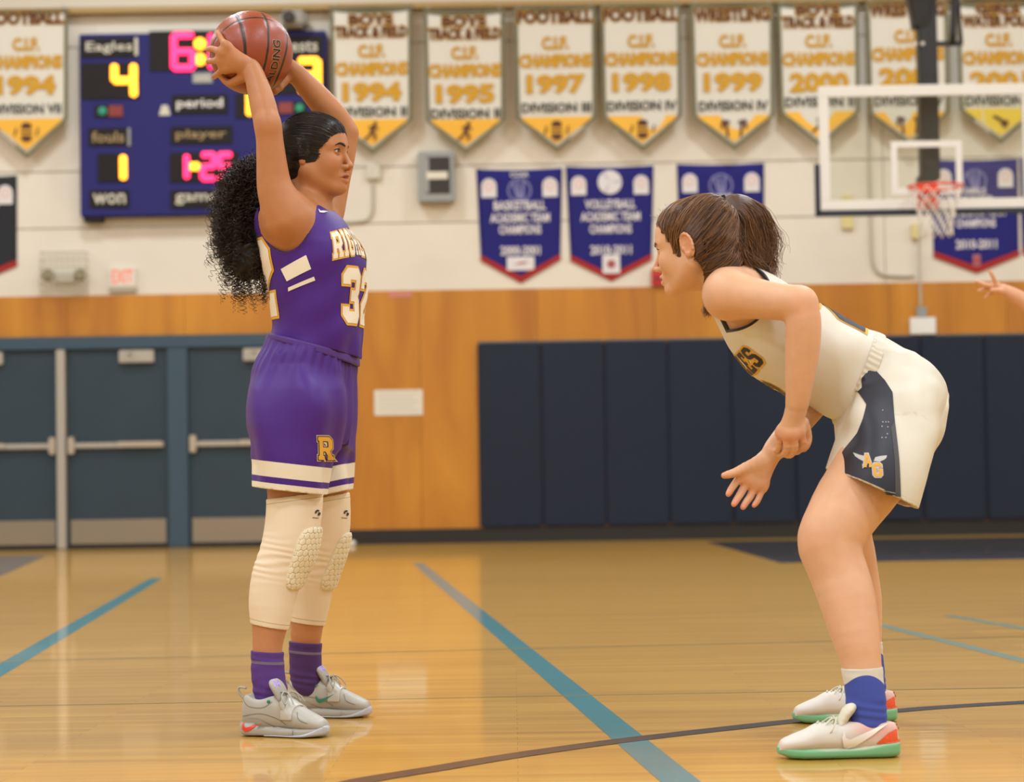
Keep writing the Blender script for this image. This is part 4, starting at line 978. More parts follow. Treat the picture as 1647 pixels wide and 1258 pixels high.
# ------------------------------------------------------------------ people: shared builders
def rotz(deg, pitch=0.0, roll=0.0):
    """head/shoe frame: columns forward, left, up; deg = heading of forward from +X (counter-clockwise), pitch>0 looks down"""
    a, b, c = math.radians(deg), math.radians(pitch), math.radians(roll)
    f = V3(math.cos(a) * math.cos(b), math.sin(a) * math.cos(b), -math.sin(b)); l = V3(-math.sin(a), math.cos(a), 0); u = np.cross(f, l)
    l2 = l * math.cos(c) + u * math.sin(c); u2 = -l * math.sin(c) + u * math.cos(c)
    return np.stack([f, l2, u2], 1)
EYE = (.0700, .0310, 0.0)
def add_head(F, O, R, s=1.0, chin=.0, nose=1.0, mouth_open=0.0, ear_out=.0, nl=.0):
    A = lambda pr, k=.02, m='u': F.add(xform(pr, O, R, s), k * s, m)
    A(ell((-.008, 0, .022), (.092, .073, .084)), .02)
    A(ell((.040, 0, .030), (.048, .060, .058)), .025)                   # forehead
    A(ell((.026, 0, -.045), (.056, .055, .066)), .03)                   # face mass
    for y in (1, -1):
        A(cone((-.004, y * .054, -.048), (.060, y * .018, -.096 + chin), .019, .015), .028)   # jaw line
        A(ell((.055, y * .035, -.034), (.026, .022, .026)), .026)       # cheek
        A(cone((.0810, y * .010, .0165), (.062, y * .046, .014), .0065, .0065), .018)         # brow ridge
    A(ell((.074, 0, -.097 + chin), (.0165, .019, .0155)), .020)         # chin
    A(ell((.0715, 0, -.066), (.0205, .027, .021)), .016)                # muzzle
    for y in (1, -1): A(ell((.097, y * .034, -.001), (.0215, .0195, .0150)), .012, 'sub')
    for y in (1, -1): A(ell((EYE[0], y * EYE[1], EYE[2]), (.0146, .0150, .0138)), .004)
    # nose
    A(cone((.080, 0, .010), (.1005 + nl, 0, -.033), .0055, .0072 * nose), .010)
    A(ell((.1025 + nl, 0, -.0380), (.0088, .0082 * nose, .0072)), .006)
    for y in (1, -1): A(ell((.0930 + nl * .6, y * .0118 * nose, -.0415), (.0095, .0062, .0070)), .006)
    for y in (1, -1): A(ell((.0985 + nl * .8, y * .0062 * nose, -.0495), (.0052, .0030, .0042)), .002, 'sub')
    # lips
    up = [(.0800, -.0225, -.0690), (.0880, -.0120, -.0645), (.0925, -.0035, -.0620), (.0922, 0, -.0630), (.0925, .0035, -.0620), (.0880, .0120, -.0645), (.0800, .0225, -.0690)]
    lo = [(.0800, -.0215, -.0705 - mouth_open), (.0885, -.0100, -.0745 - mouth_open), (.0905, 0, -.0755 - mouth_open), (.0885, .0100, -.0745 - mouth_open), (.0800, .0215, -.0705 - mouth_open)]
    A(chain(up, [.0026, .0050, .0058, .0056, .0058, .0050, .0026], 12, .002), .0045)
    A(chain(lo, [.0026, .0060, .0069, .0060, .0026], 11, .002), .0045)
    ln = [(.0815, -.0235, -.0695), (.0925, -.010, -.0690), (.0975, 0, -.0688), (.0925, .010, -.0690), (.0815, .0235, -.0695)]
    ln = [(a, b, c - mouth_open * .5) for a, b, c in ln]
    A(chain(ln, [.0010, .0016 + mouth_open * .45, .0020 + mouth_open * .5, .0016 + mouth_open * .45, .0010], 11, .001), .0015, 'sub')
    # eyelid openings (almond)
    for y in (1, -1):
        def fn(p, y=y):
            q = p - V3(EYE[0], y * EYE[1], EYE[2]); s_ = q[:, 1] * y; a = np.clip(1 - ((s_ - .0005) / .0146) ** 2, -1, 1)
            top = .0060 * a + .0006 * s_ / .0138; bot = -.0046 * a + .0006 * s_ / .0138
            return np.maximum(np.maximum(q[:, 2] - top, bot - q[:, 2]), .004 - q[:, 0]) * .9
        A(Prim(fn, (EYE[0], y * EYE[1] - .015, -.007), (EYE[0] + .022, y * EYE[1] + .015, .007)), .0008, 'sub')
    # ears
    for y in (1, -1):
        Re = rotz(0, 12) @ np.array(Matrix.Rotation(y * math.radians(-22), 3, 'Z'))
        c = V3(-.010, y * (.073 + ear_out), -.008)
        A(ell(c, (.0175, .0050, .0305), Re), .004)
        A(ell(c + V3(.004, y * .0040, -.020), (.0090, .0050, .0100), Re), .004)        # lobe
        pts = [c + Re @ V3(.0165 * math.cos(t), y * .0042, .004 + .0265 * math.sin(t)) for t in np.linspace(-.3, 3.9, 11)]
        A(chain(pts, np.full(11, .0036), None, .002), .003)                              # helix
        A(ell(c + Re @ V3(.001, y * .0072, -.004), (.0075, .0046, .0120), Re), .003, 'sub')
        A(ell(c + Re @ V3(.000, y * .0066, .013), (.0090, .0030, .0075), Re), .003, 'sub')
        A(ell(c + Re @ V3(.0125, y * .004, -.006), (.0045, .0042, .0065), Re), .003)     # tragus
def head_colour(V, O, R, s, base, lip, cheek):
    q = ((V - O) @ R) / s; c = np.tile(lin(base), (len(V), 1)).astype(float)
    def mask(cx, r, soft=.5): d = np.sqrt((((q - V3(*cx)) / V3(*r)) ** 2).sum(1)); return np.clip((1 - d) / soft, 0, 1)
    m = np.maximum(mask((.088, 0, -.0685), (.016, .0235, .0100), .35), 0); m[q[:, 0] < .074] = 0; m = np.clip(m * 1.6, 0, 1)
    c = c * (1 - m[:, None]) + np.array(lin(lip)) * m[:, None]
    for y in (1, -1):
        m = mask((.075, y * .04, -.033), (.03, .028, .025), 1) * .35; c = c * (1 - m[:, None]) + np.array(lin(cheek)) * m[:, None]
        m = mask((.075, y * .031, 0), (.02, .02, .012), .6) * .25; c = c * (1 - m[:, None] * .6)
        m = mask((-.01, y * .082, -.008), (.03, .016, .04), .6) * .5; c = c * (1 - m[:, None]) + np.array(lin(cheek)) * m[:, None]
    m = mask((.104, 0, -.04), (.014, .018, .014), 1) * .3; c = c * (1 - m[:, None]) + np.array(lin(cheek)) * m[:, None]
    return c
m_sclera = M('eye_white', (226, 216, 208), .15, coat=.5); m_pupil = M('pupil_black', (12, 9, 8), .08, coat=1)
def eyes(O, R, s, gaze, iris_rgb, parent):
    mi = M('iris_%d_%d_%d' % iris_rgb, iris_rgb, .12, coat=1)
    for y in (1, -1):
        C = O + R @ V3(EYE[0], y * EYE[1], EYE[2]) * s; g = unit(R @ unit(V3(*gaze))); a = unit(np.cross(g, (0, 0, 1))); b = np.cross(a, g)
        th = np.radians([0, 6, 12, 14, 24, 27, 34, 50, 70, 90, 120, 150, 180]); r = .0124 * s; V = []; n = 20
        for t in th:
            for k in range(n): f = 2 * math.pi * k / n; V.append(C + r * (math.cos(t) * g + math.sin(t) * (math.cos(f) * a + math.sin(f) * b)))
        F = []; mi_ = []
        for i in range(len(th) - 1):
            for k in range(n): F.append((i * n + k, i * n + (k + 1) % n, (i + 1) * n + (k + 1) % n, (i + 1) * n + k)); mi_.append(2 if th[i + 1] < np.radians(13) else (1 if th[i + 1] < np.radians(25) else 0))
        nmesh('eye', np.array(V), np.array(F)[:, ::-1], [m_sclera, mi, m_pupil], parent, matidx=mi_)
def brows(F, O, R, s, mat, lash, parent, lift=0.0):
    for y in (1, -1):
        pts = np.array([(.090, y * .012, .0155 + lift), (.086, y * .022, .0195 + lift), (.078, y * .034, .0205 + lift), (.066, y * .047, .0140 + lift)])
        c = spline(pts, 24); w = np.interp(np.linspace(0, 1, 24), (0, .25, .7, 1), (.0026, .0034, .0028, .0010))
        V = np.concatenate([c + V3(0, 0, 1) * w[:, None], c, c - V3(0, 0, 1) * w[:, None]]); n = 24
        W_ = O + V @ R.T * s; q, ok, nn = project(F, W_ + R[:, 0] * .03, -R[:, 0], .12, .0010)
        q[n:2 * n] += nn[n:2 * n] * .0012
        Fq = np.array([(r * n + i, r * n + i + 1, (r + 1) * n + i + 1, (r + 1) * n + i) for r in (0, 1) for i in range(n - 1)])
        if y < 0: Fq = Fq[:, ::-1]
        nmesh('eyebrow', q, Fq, mat, parent)
        t = np.linspace(-1, 1, 14); top = np.stack([EYE[0] + np.sqrt(np.maximum(.0149 ** 2 - (t * .0138) ** 2 - .0058 ** 2, 4e-6)), y * (EYE[1] + t * .0138), .0060 * (1 - t * t) + .0006 * t + .0004], 1)
        tb, Fq = tubes((O + top @ R.T * s)[None], np.linspace(.0010, .0016, 14)[None] * s, 5); nmesh('eyelashes', tb, Fq, lash, parent)
def skin_mat(name): 
    m = M(name, (200, 150, 110), .48, attr='Col', noise=((30.0, 30.0, 30.0), .05), bump=((420., 420., 420.), .06, .0006), spec=.4, sss=.06); return m
def body_mesh(name, F, boxes, res, fine, mat, parent):
    """one skin surface: coarse body, finer head and hands (boxes)"""
    def inb(p, m): return np.any([np.all((p > lo - m) & (p < hi + m), 1) for lo, hi in boxes], 0)
    parts = [surface(F, res, keep=lambda p: ~inb(p, -res * 1.6))]
    for lo, hi in boxes: parts.append(surface(F, fine, lo - .004, hi + .004, newton=2))
    V, Q, n = merge(parts); return nmesh(name, V, Q, mat, parent, normals=n), V
def strands(name, paths, rad, mat, parent, taper=True):
    p = np.asarray(paths, float); r = np.full(p.shape[:2], rad)
    if taper: r = r * np.linspace(1, .35, p.shape[1])[None]
    V, F = tubes(p, r, 3, False); o = nmesh(name, V, F, mat, parent); o['kind'] = 'stuff'; return o
def hair_mat(name, c1, c2, rough=.42):
    m = bpy.data.materials.new(name); m.use_nodes = True; t = NT(m); b = t.t.nodes['Principled BSDF']
    g = t.n('ShaderNodeNewGeometry'); cr = t.n('ShaderNodeValToRGB'); e = cr.color_ramp.elements; e[0].color = lin(c1) + (1,); e[1].color = lin(c2) + (1,)
    t.l(g.outputs['Random Per Island'], cr.inputs[0]); t.l(cr.outputs[0], b.inputs['Base Color']); b.inputs['Roughness'].default_value = rough; b.inputs['Specular IOR Level'].default_value = .45
    return m
def hand(F, wrist, knuck, fingers, thumb, palm_n, rp=.0125, rf=.0082, fk=.004):
    """palm from the wrist to four knuckles (index..little), each finger a chain of joints, thumb leaves the side of the palm"""
    w = np.asarray(wrist, float)
    for i, kn in enumerate(knuck):
        m = w + (kn - w) * .25; F.add(cone(m, kn, rp * 1.05, rp * (.86 if i < 3 else .78)), .016)
    for a, b in zip(knuck[:-1], knuck[1:]): F.add(cone(a + (w - a) * .12, b + (w - b) * .12, rp * .85, rp * .8), .012)
    for i, f in enumerate(fingers):
        r = rf * (1.0, 1.04, 1.0, .86)[i]; pts = np.array([knuck[i]] + list(f))
        F.add(chain(pts, np.linspace(r * 1.12, r * .80, len(pts)), 9, .003), fk)
    T = np.array(thumb); F.add(chain(T, np.linspace(rf * 1.75, rf * .92, len(T)), 9, .004), .012)

# ------------------------------------------------------------------ shoes (local: x heel to toe, y left, z up)
def shoe(parent, heel, yaw, L, style, pal, name='shoe'):
    O = np.asarray(heel, float); R = rotz(yaw); k = L / .27; W2 = lambda V: O + np.asarray(V, float) @ R.T
    hi = style == 'mid'
    hc, ti = (.126, .150) if hi else (.098, .126)
    X = lambda f: f * L
    top = [(0.0, .050), (.03, hc * .82), (.10, hc * .95), (.22, hc * .86), (.34, hc * .90), (.42, hc * .86), (.52, hc * .70 + .012), (.64, .082), (.78, .065), (.90, .0515), (.965, .042), (1.0, .022)]
    hw = [(0.0, .010), (.03, .024), (.10, .031), (.22, .0345), (.34, .036), (.42, .038), (.52, .041), (.64, .0455), (.78, .0455), (.90, .0375), (.965, .0275), (1.0, .010)]
    zb = .014; st = []
    for (f, t), (_, h) in zip(top, hw): st.append((X(f), .0035 * math.sin(f * 3.1), h * k ** .5, (t + zb) / 2, (t - zb) / 2, 2.25))
    E3 = np.eye(3)
    up = Field(); up.add(loft((0, 0, 0), E3[0], E3[1], E3[2], st), .0)
    op = Field(up.ops)
    opening = ell((X(.225), 0, hc + .012), (.058 * k, .0265, .050 if hi else .046), rotz(0, -12)); op.add(opening, .014, 'sub')
    # padded collar, toe box crease, midfoot strap ridge
    sole = Field(); ss = []
    swell = pal.get('sole_h', .024); lip = pal.get('lip', 1.0)
    for f, h in ((0, .016), (.03, .028), (.10, .0355), (.25, .036), (.42, .038), (.60, .0455), (.75, .0485), (.88, .0405), (.96, .027), (1.0, .008)):
        hh = swell * (1.35 if f < .2 else (1.1 if f < .4 else (.95 if f < .8 else 1.0))); z0 = .0 + max(0, f - .86) * .09 + max(0, .05 - f) * .12
        ss.append((X(f) * 1.012 - .002, .0035 * math.sin(f * 3.1), h * lip * k ** .5, (hh + z0) / 2, max((hh - z0) / 2, .004), 3.2))
    sole.add(loft((0, 0, 0), E3[0], E3[1], E3[2], ss), 0)
    tg = Field()
    tz = ti if hi else ti * 1.0
    tg.add(chain([(X(.60), 0, .058), (X(.50), 0, hc * .70), (X(.43), 0, tz * .80), (X(.375), 0, tz * .93)], [.006, .009, .0105, .0095], 10, .006), 0)
    tgs = Field([(Prim(lambda p: tg(p * V3(1, .36, 1)) * .8, (X(.30), -.036, .04), (X(.66), .036, tz + .02)), 0, 'u')]); tgs.add(ell((X(.20), 0, hc + .02), (.046 * k, .024, .055), rotz(0, -12)), .004, 'sub')
    def put(nm, Fl, res, mat, par, colf=None):
        V, Q, n = surface(Fl, res); o = nmesh(nm, W2(V), Q, mat, par, normals=n @ R.T)
        if colf: vcol(o, colf(V))
        return o
    sh = put(name, op, .0032, pal['upper'], parent, pal.get('upper_col'))
    put('sole', sole, .0034, pal['sole'], sh, pal.get('sole_col'))
    put('tongue', tgs, .0034, pal['tongue'], sh)
    def side(nm, V, T, y, mat, Fl=op, off=.0012, step=.01):
        """print on the shoe's side: V in (x,z)"""
        mapf = lambda Q: (np.c_[Q[:, 0], np.full(len(Q), y * .09), Q[:, 1]], V3(0, -y, 0))
        V, T = grid_cut(V, T, step); P0, D = mapf(V); q, ok, n = project(Fl, P0, D, .2, off); T = T[ok[T].all(1)]
        if len(T) == 0: return
        fn = np.cross(q[T[:, 1]] - q[T[:, 0]], q[T[:, 2]] - q[T[:, 0]]); fl = (fn * n[T[:, 0]]).sum(1) < 0; T[fl] = T[fl][:, ::-1]
        return nmesh(nm, W2(q), T, mat, sh, normals=n @ R.T)
    # laces: crossing cords and a bow
    lp = []
    allF = Field(op.ops + tgs.ops)
    for i in range(5):
        f = .50 + .040 * i; z = hc * 1.1
        a = np.array([(X(f) + s_ * .004, s_ * .020 * (1 - .06 * i), .2) for s_ in np.linspace(-1, 1, 11)]); q, ok, n = project(allF, a, (0, 0, -1), .25, .0018); lp.append(q)
    V, Fq = tubes(np.array(lp), .0019, 5); nmesh('lace', W2(V), Fq, pal['lace'], sh)
    kx = X(.51); q, ok, n = project(allF, np.array([(kx, 0, .25)]), (0, 0, -1), .3, .004); kn = q[0]
    bow = []
    for s_ in (1, -1):
        bow.append(spline([kn, kn + V3(.0, s_ * .020, .008), kn + V3(.006, s_ * .044, -.004), kn + V3(.016, s_ * .046, -.022), kn + V3(.014, s_ * .024, -.010), kn], 24))
        bow.append(spline([kn, kn + V3(.008, s_ * .014, .006), kn + V3(.024, s_ * .028, -.006), kn + V3(.034, s_ * .034, -.022)], 24))
    V, Fq = tubes(np.array(bow), .0019, 5); nmesh('lace_bow', W2(V), Fq, pal['lace'], sh)
    return sh, dict(side=side, op=op, sole=sole, tg=tgs, X=X, hc=hc, put=put, W2=W2, R=R, allF=allF)
def swoosh(L, flip=1):
    o = [(0, .30), (.06, .10), (.20, 0), (.40, .06), (1.0, .42), (.42, .22), (.22, .18), (.12, .24), (.06, .36)]
    return [(x * L * flip, y * L) for x, y in o]

def cap_strands(name, F, V, n, tie, centre, rad, mat, parent, lift=.0006, N=19, seed=1, jit=.004, sel=None, skin=None, push=None, avoid=()):
    """fine hairs combed over a scalp cap from random roots to the tie"""
    r_ = np.random.default_rng(seed); idx = np.arange(len(V)) if sel is None else np.where(sel)[0]
    st = V[r_.choice(idx, n)]
    if push is not None: st = st + push[None] * r_.uniform(0, 1, (n, 1))
    a = st - centre; b = np.asarray(tie) - centre + r_.normal(0, jit, (n, 3)); t = np.linspace(0, 1, N)[None, :, None]
    la, lb = np.linalg.norm(a, axis=1)[:, None, None], np.linalg.norm(b, axis=1)[:, None, None]
    d = (a / la[:, 0])[:, None] * (1 - t) + (b / lb[:, 0])[:, None] * t; d /= np.linalg.norm(d, axis=2, keepdims=True) + 1e-9
    p = (centre + d * (la * (1 - t) + lb * t)).reshape(-1, 3); L = np.repeat(r_.uniform(-.0005, lift, n), N)
    if skin is not None: F = Field([(Prim(lambda q, H=F: np.minimum(H(q), skin(q)), *[b + e for b, e in zip(F.bounds(), (-.03, .03))]), 0, 'u')])
    for _ in range(4): g = F.grad(p); p = p - g * np.clip(F(p) - L, -.02, .02)[:, None]
    p = p.reshape(n, N, 3); ok = np.ones(n, bool)
    for c_, R_, r in avoid: ok &= ~(((((p - c_) @ R_) / np.array(r)) ** 2).sum(2) < 1).any(1)
    return strands(name, p[ok], rad, mat, parent)

def taper_cap(F, skin, O, R, face, ph=0.0):
    """thin the cap towards the hairline so that it lies on the skin instead of ending in a step"""
    c, r = np.array(face[0]), np.array(face[1])
    def fn(p):
        q = (p - O) @ R; e = (np.sqrt((((q - c) / r) ** 2).sum(1)) - 1) * .1 + .0022 * np.sin(q[:, 1] * 130 + ph) * np.sin(q[:, 2] * 170 + 1 + ph) + .001 * np.sin(q[:, 1] * 420 + q[:, 2] * 380)
        return smax(np.maximum(F(p), skin(p) - (.0008 + .20 * np.maximum(e, 0))), -e - .002, .001)
    lo, hi = F.bounds(); return Field([(Prim(fn, lo, hi), 0, 'u')])
# ================================================================== the player in purple with the ball
YA = 6.17
def vloft(rows, Y, ux, b, o_px, n=2.2, disp=None):
    """loft along the vertical; rows (py, left, right[, half depth]) read off at depth Y; ux=(u,v) horizontal section axes"""
    u, v = ux; O = P(o_px, rows[0][0], Y); st = []
    for r in rows:
        py, L, R_ = r[:3]; bb = r[3] if len(r) > 3 else b
        c = P((L + R_) / 2, py, Y); w = (R_ - L) / 2 / SCALE(Y); dx = c[0] - O[0]; dy = (r[4] if len(r) > 4 else 0)
        a = math.sqrt(max(w * w - (bb * v[0]) ** 2, (.3 * w) ** 2)) / abs(u[0])
        st.append((c[2] - O[2], dx * u[0] + dy * u[1], a, dx * v[0] + dy * v[1], bb, n))
    return loft(O, (0, 0, 1), u, v, st, disp)
def planeline(a, b, Y):
    """height of a slanted cut through two picture points, as a function of world X"""
    p, q = P(*a, Y), P(*b, Y); s = (q[2] - p[2]) / (q[0] - p[0]); return lambda x: p[2] + s * (x - p[0])
def limb(rows, Ys):
    """rows (px,py,radius px) with depths Ys at both ends -> points, radii"""
    yy = np.linspace(0, 1, len(rows)) if np.ndim(Ys[0]) == 0 and len(Ys) == 2 else None
    pts, rad = [], []
    for i, (x, y, r) in enumerate(rows):
        Y = Ys[0] + (Ys[1] - Ys[0]) * (y - rows[0][1]) / (rows[-1][1] - rows[0][1]) if yy is not None else Ys[i]
        pts.append(P(x, y, Y)); rad.append(r / SCALE(Y))
    return np.array(pts), np.array(rad)
pA = empty('person', P(470, 1172, 6.17) * V3(1, 1, 0))
tag(pA, 'person in a purple jersey and shorts holding a basketball overhead with both hands', 'person')
uvA = (V3(.957, -.29, 0), V3(.29, .957, 0))
SKA, SKA_LIP, SKA_CHK = (186, 126, 84), (150, 80, 64), (188, 110, 74)
OA = P(505, 248, 6.16); RA = rotz(-15, 0)
BA = Field()
BA.add(vloft([(328, 440, 512, .10), (345, 419, 534, .135), (368, 416, 552, .145), (392, 419, 568, .145), (420, 427, 578, .14), (480, 442, 577, .13), (530, 445, 573, .128), (580, 420, 566, .155), (650, 408, 562, .165), (700, 425, 556, .15)], YA, uvA, .14, 500), .0)
def armA(rows, Ys): p, r = limb(rows, Ys); return chain(p, r, 16, .006)
BA.add(armA([(460, 352, 36), (449, 322, 31), (441, 298, 27), (437, 262, 23.5), (434, 228, 21), (431, 200, 20.5)], (6.03, 5.99)), .05)
BA.add(armA([(431, 203, 20), (424, 174, 20.5), (418, 150, 18.5), (410, 124, 15.5), (403, 108, 14)], (5.99, 6.05)), .012)
BA.add(armA([(518, 346, 33), (528, 318, 29), (538, 285, 25), (548, 252, 22), (555, 216, 20)], (6.31, 6.33)), .05)
BA.add(armA([(556, 213, 20), (536, 186, 21.5), (510, 156, 20), (484, 127, 16), (470, 112, 14)], (6.33, 6.26)), .012)
nb = P(496, 350, 6.17)
BA.add(chain([OA + RA @ V3(-.018, 0, -.055), OA + RA @ V3(-.020, 0, -.10), nb], [.050, .049, .058], 8, .01), .025)
for sx, sy, sY in ((470, 345, 6.05), (514, 340, 6.29)): BA.add(cone(P(497, 332, 6.17), P(sx, sy, sY), .045, .045), .04)
add_head(BA, OA, RA, 1.0, .002, 1.12, .0022)
legAn = limb([(472, 655, 58), (472, 740, 50), (474, 800, 43.5), (472, 835, 42.5), (467, 868, 42), (461, 890, 41), (452, 910, 38.5), (446, 926, 38), (441, 945, 36.5), (437.5, 963, 34.5), (436, 981, 33), (434, 1005, 29), (431, 1030, 25), (430, 1050, 23.5), (431, 1080, 24), (435, 1112, 25), (440, 1135, 22)], (6.10, 5.96))
legAf = limb([(508, 655, 55), (514, 740, 42), (522, 800, 39), (523, 835, 38.5), (521, 857, 38.5), (516, 882, 38), (508, 908, 36.5), (503, 926, 35.5), (500, 945, 33), (499, 963, 30.5), (497, 981, 28.5), (493.5, 1007, 26.5), (491.5, 1035, 24), (491, 1065, 23.5), (494, 1095, 24), (498, 1112, 21)], (6.25, 6.39))
for p, r in (legAn, legAf): BA.add(chain(p, r - .002, 26, .006), .03)
# hands: near (right) hand on the ball's left side, far hand behind it
BALL_C, BALL_R = P(404, 85, 6.16), .1135
def onball(px, py, lift, sgn=-1):
    """point on (lift above) the ball's surface seen at a pixel; sgn -1 near side, +1 far side"""
    c = P(px, py, BALL_C[1]) - BALL_C; h2 = (BALL_R + lift) ** 2 - c[0] ** 2 - c[2] ** 2
    if h2 < 0: c = c * (BALL_R + lift) / math.hypot(c[0], c[2]); h2 = 0
    return BALL_C + V3(c[0], sgn * math.sqrt(h2), c[2])
ob = onball
wrA = P(402, 107, 6.04)
kA = [ob(365, 121, .013), ob(358, 107, .014), ob(361, 94, .014), ob(370, 83, .013)]
hand(BA, wrA, kA,
     [[ob(357, 125, .010), ob(349, 126, .009), ob(346, 126, .008)], [ob(348, 106, .010), ob(341, 104, .009), ob(337.5, 103.5, .008)], [ob(349, 88, .010), ob(343, 86, .009), ob(338, 85, .008)], [ob(364, 75, .009), ob(359, 66, .009), ob(356, 60, .008)]],
     [wrA + V3(-.008, .02, -.02), ob(389, 137, .012), ob(374, 140, .011), ob(363, 133, .010)], None, .0130, .0080)
wrF = P(470, 110, 6.26); fb = lambda x, y, l: onball(x, y, l, 1)
kF = [fb(432, 112, .013), fb(428, 98, .014), fb(430, 84, .014), fb(436, 70, .013)]
hand(BA, wrF, kF, [[fb(414, 116, .01), fb(400, 118, .009), fb(390, 119, .008)], [fb(408, 98, .01), fb(392, 96, .009), fb(380, 94, .008)], [fb(410, 80, .01), fb(395, 75, .009), fb(384, 72, .008)], [fb(420, 62, .01), fb(410, 54, .009), fb(402, 48, .008)]],
     [wrF + V3(-.01, .0, -.02), fb(440, 138, .012), fb(424, 142, .011), fb(410, 140, .010)], None, .0130, .0080)
mSkA = skin_mat('skin_tan')
hb = [(OA + V3(-.105, -.10, -.122), OA + V3(.125, .10, .115)), (np.array((P(332, 50, 6.1)[0], 5.96, P(400, 158, 6.1)[2])), np.array((P(410, 100, 6.1)[0], 6.17, P(400, 45, 6.1)[2])))]
bodyA, VA = body_mesh('body', BA, hb, .006, .002, mSkA, pA)
colA = head_colour(VA, OA, RA, 1.0, SKA, SKA_LIP, SKA_CHK); vcol(bodyA, colA)
mHairA = M('black_hair', (26, 21, 19), .42, spec=.45, bump=((90, 90, 260), .5, .003)); mBrowA = M('black_brow_hair', (34, 24, 20), .6)
eyes(OA, RA, 1.0, (1, -.18, -.02), (70, 42, 26), pA); brows(BA, OA, RA, 1.0, mBrowA, mBrowA, pA)

# --- hair: slicked cap, curly ponytail
def hair_cap(O, R, s, face, extra=(), grow_=.0):
    F = Field(); A = lambda pr, k=.02, m='u': F.add(xform(pr, O, R, s), k, m)
    A(ell((-.010, 0, .026), (.0985 + grow_, .0815 + grow_, .0900 + grow_)), 0); A(ell((-.034, 0, -.015), (.072, .0800 + grow_, .072)), .03)
    for e in extra: A(*e)
    if face: A(ell(*face), .006, 'sub')
    return F
HA = hair_cap(OA, RA, 1.0, None, [(cone((.022, .072, -.006), (.030, .070, -.030), .009, .004), .01), (cone((.022, -.072, -.006), (.030, -.070, -.030), .009, .004), .01)])
HA.add(xform(ell((.030, 0, .042), (.0605, .068, .054)), OA, RA), .02)
for y in (1, -1): HA.add(xform(ell((-.012, y * .074, .006), (.026, .0175, .032)), OA, RA), .01)
for y in (1, -1): HA.add(xform(ell((-.004, y * .092, -.040), (.018, .022, .016)), OA, RA), .004, 'sub')
FACE_A = ((.114, 0, -.048), (.096, .150, .108)); HA = taper_cap(HA, BA, OA, RA, FACE_A)
V, Q, n = surface(HA, .0034); nmesh('hair', V, Q, mHairA, pA, normals=n); VHA = V
tieA = OA + RA @ V3(-.098, .0, .02)
core = Field()
for x, y, r, Y in ((432, 262, 22, 6.18), (415, 290, 30, 6.2), (402, 322, 40, 6.2), (394, 352, 44, 6.2), (392, 384, 42, 6.19), (396, 410, 36, 6.18), (402, 428, 26, 6.18)): core.add(ell(P(x, y, Y), (r * .86 / 593, .07, r * .86 / 593)), .03)
def lump(p): return .006 * (np.sin(p[:, 0] * 140 + 3 * np.sin(p[:, 2] * 60)) * np.sin(p[:, 2] * 120 + 2) + np.sin(p[:, 1] * 130 + p[:, 2] * 50))
clo, chi = core.bounds(); coreL = Field([(Prim(lambda p: core(p) + lump(p) + .004, clo, chi), 0, 'u')])
V, Q, n = surface(coreL, .006); VP = V; pony = nmesh('ponytail', V, Q, M('black_hair_mass', (24, 18, 16), .6), pA, normals=n)
rg = np.random.default_rng(5); NS, NP = 1600, 40; tt = np.linspace(0, 1, NP)
bl_ = np.array([(430, 268), (412, 266), (398, 268), (384, 270), (372, 284), (358, 304), (348, 328), (344, 350), (342, 372), (346, 396), (352, 418), (362, 436), (374, 450), (388, 455), (402, 452), (414, 446), (420, 436), (424, 420)])
paths = []
for k in range(NS):
    e = bl_[rg.integers(2, len(bl_))] + rg.normal(0, 3, 2); c = np.array((404, 345.)); f = rg.uniform(.55, 1.0) ** .6; e = c + (e - c) * f
    Yd = 6.19 + rg.uniform(-.10, .10) * math.sqrt(max(.05, 1 - (f * .9) ** 2)) * 1.25
    if k % 2: # loose lock hanging within the mass
        s0 = c + (e - c) * rg.uniform(.15, .75) + (rg.normal(0, 6), -rg.uniform(30, 70)); s0[1] = max(s0[1], 272)
    else: s0 = np.array((430, 262)) + rg.normal(0, 7, 2)
    a, b = P(*s0, 6.18 + rg.uniform(-.07, .07)), P(*e, Yd)
    mid = (a + b) / 2 + V3(rg.normal(-.025, .02), rg.normal(0, .02), rg.uniform(0, .05))
    base = (1 - tt)[:, None] ** 2 * a + 2 * (tt * (1 - tt))[:, None] * mid + tt[:, None] ** 2 * b
    ln = np.linalg.norm(b - a); turns = ln / rg.uniform(.020, .036); ph = rg.uniform(0, 6.28); rad = rg.uniform(.004, .0105) * np.clip(tt * 4, 0, 1)
    d = unit(b - a); u1 = unit(np.cross(d, (0, 1, .2))); u2 = np.cross(d, u1); an = ph + tt * turns * 6.28 * rg.choice((1, -1))
    paths.append(base + rad[:, None] * (np.cos(an)[:, None] * u1 + np.sin(an)[:, None] * u2))
for k in range(800):   # short locks that spring from the mass itself
    a = VP[rg.integers(len(VP))]; g = core.grad(a[None])[0]; b = a + g * rg.uniform(.008, .035) + V3(rg.normal(0, .012), rg.normal(0, .012), -rg.uniform(.02, .075))
    if PX(b[None])[0, 0] > 424: b[0] = P(424, 400, b[1])[0]
    base = (1 - tt)[:, None] * a + tt[:, None] * b + np.outer(np.sin(tt * 3.14) * rg.uniform(.004, .014), g); ln = np.linalg.norm(b - a)
    d = unit(b - a); u1 = unit(np.cross(d, (0, 1, .2))); u2 = np.cross(d, u1); an = rg.uniform(0, 6.28) + tt * ln / rg.uniform(.012, .02) * 6.28; rad = rg.uniform(.004, .009) * np.clip(tt * 4, 0, 1)
    paths.append(base + rad[:, None] * (np.cos(an)[:, None] * u1 + np.sin(an)[:, None] * u2))
o = strands('curls', paths, .00115, hair_mat('curly_black_hair', (16, 11, 9), (54, 33, 25), .4), pony)
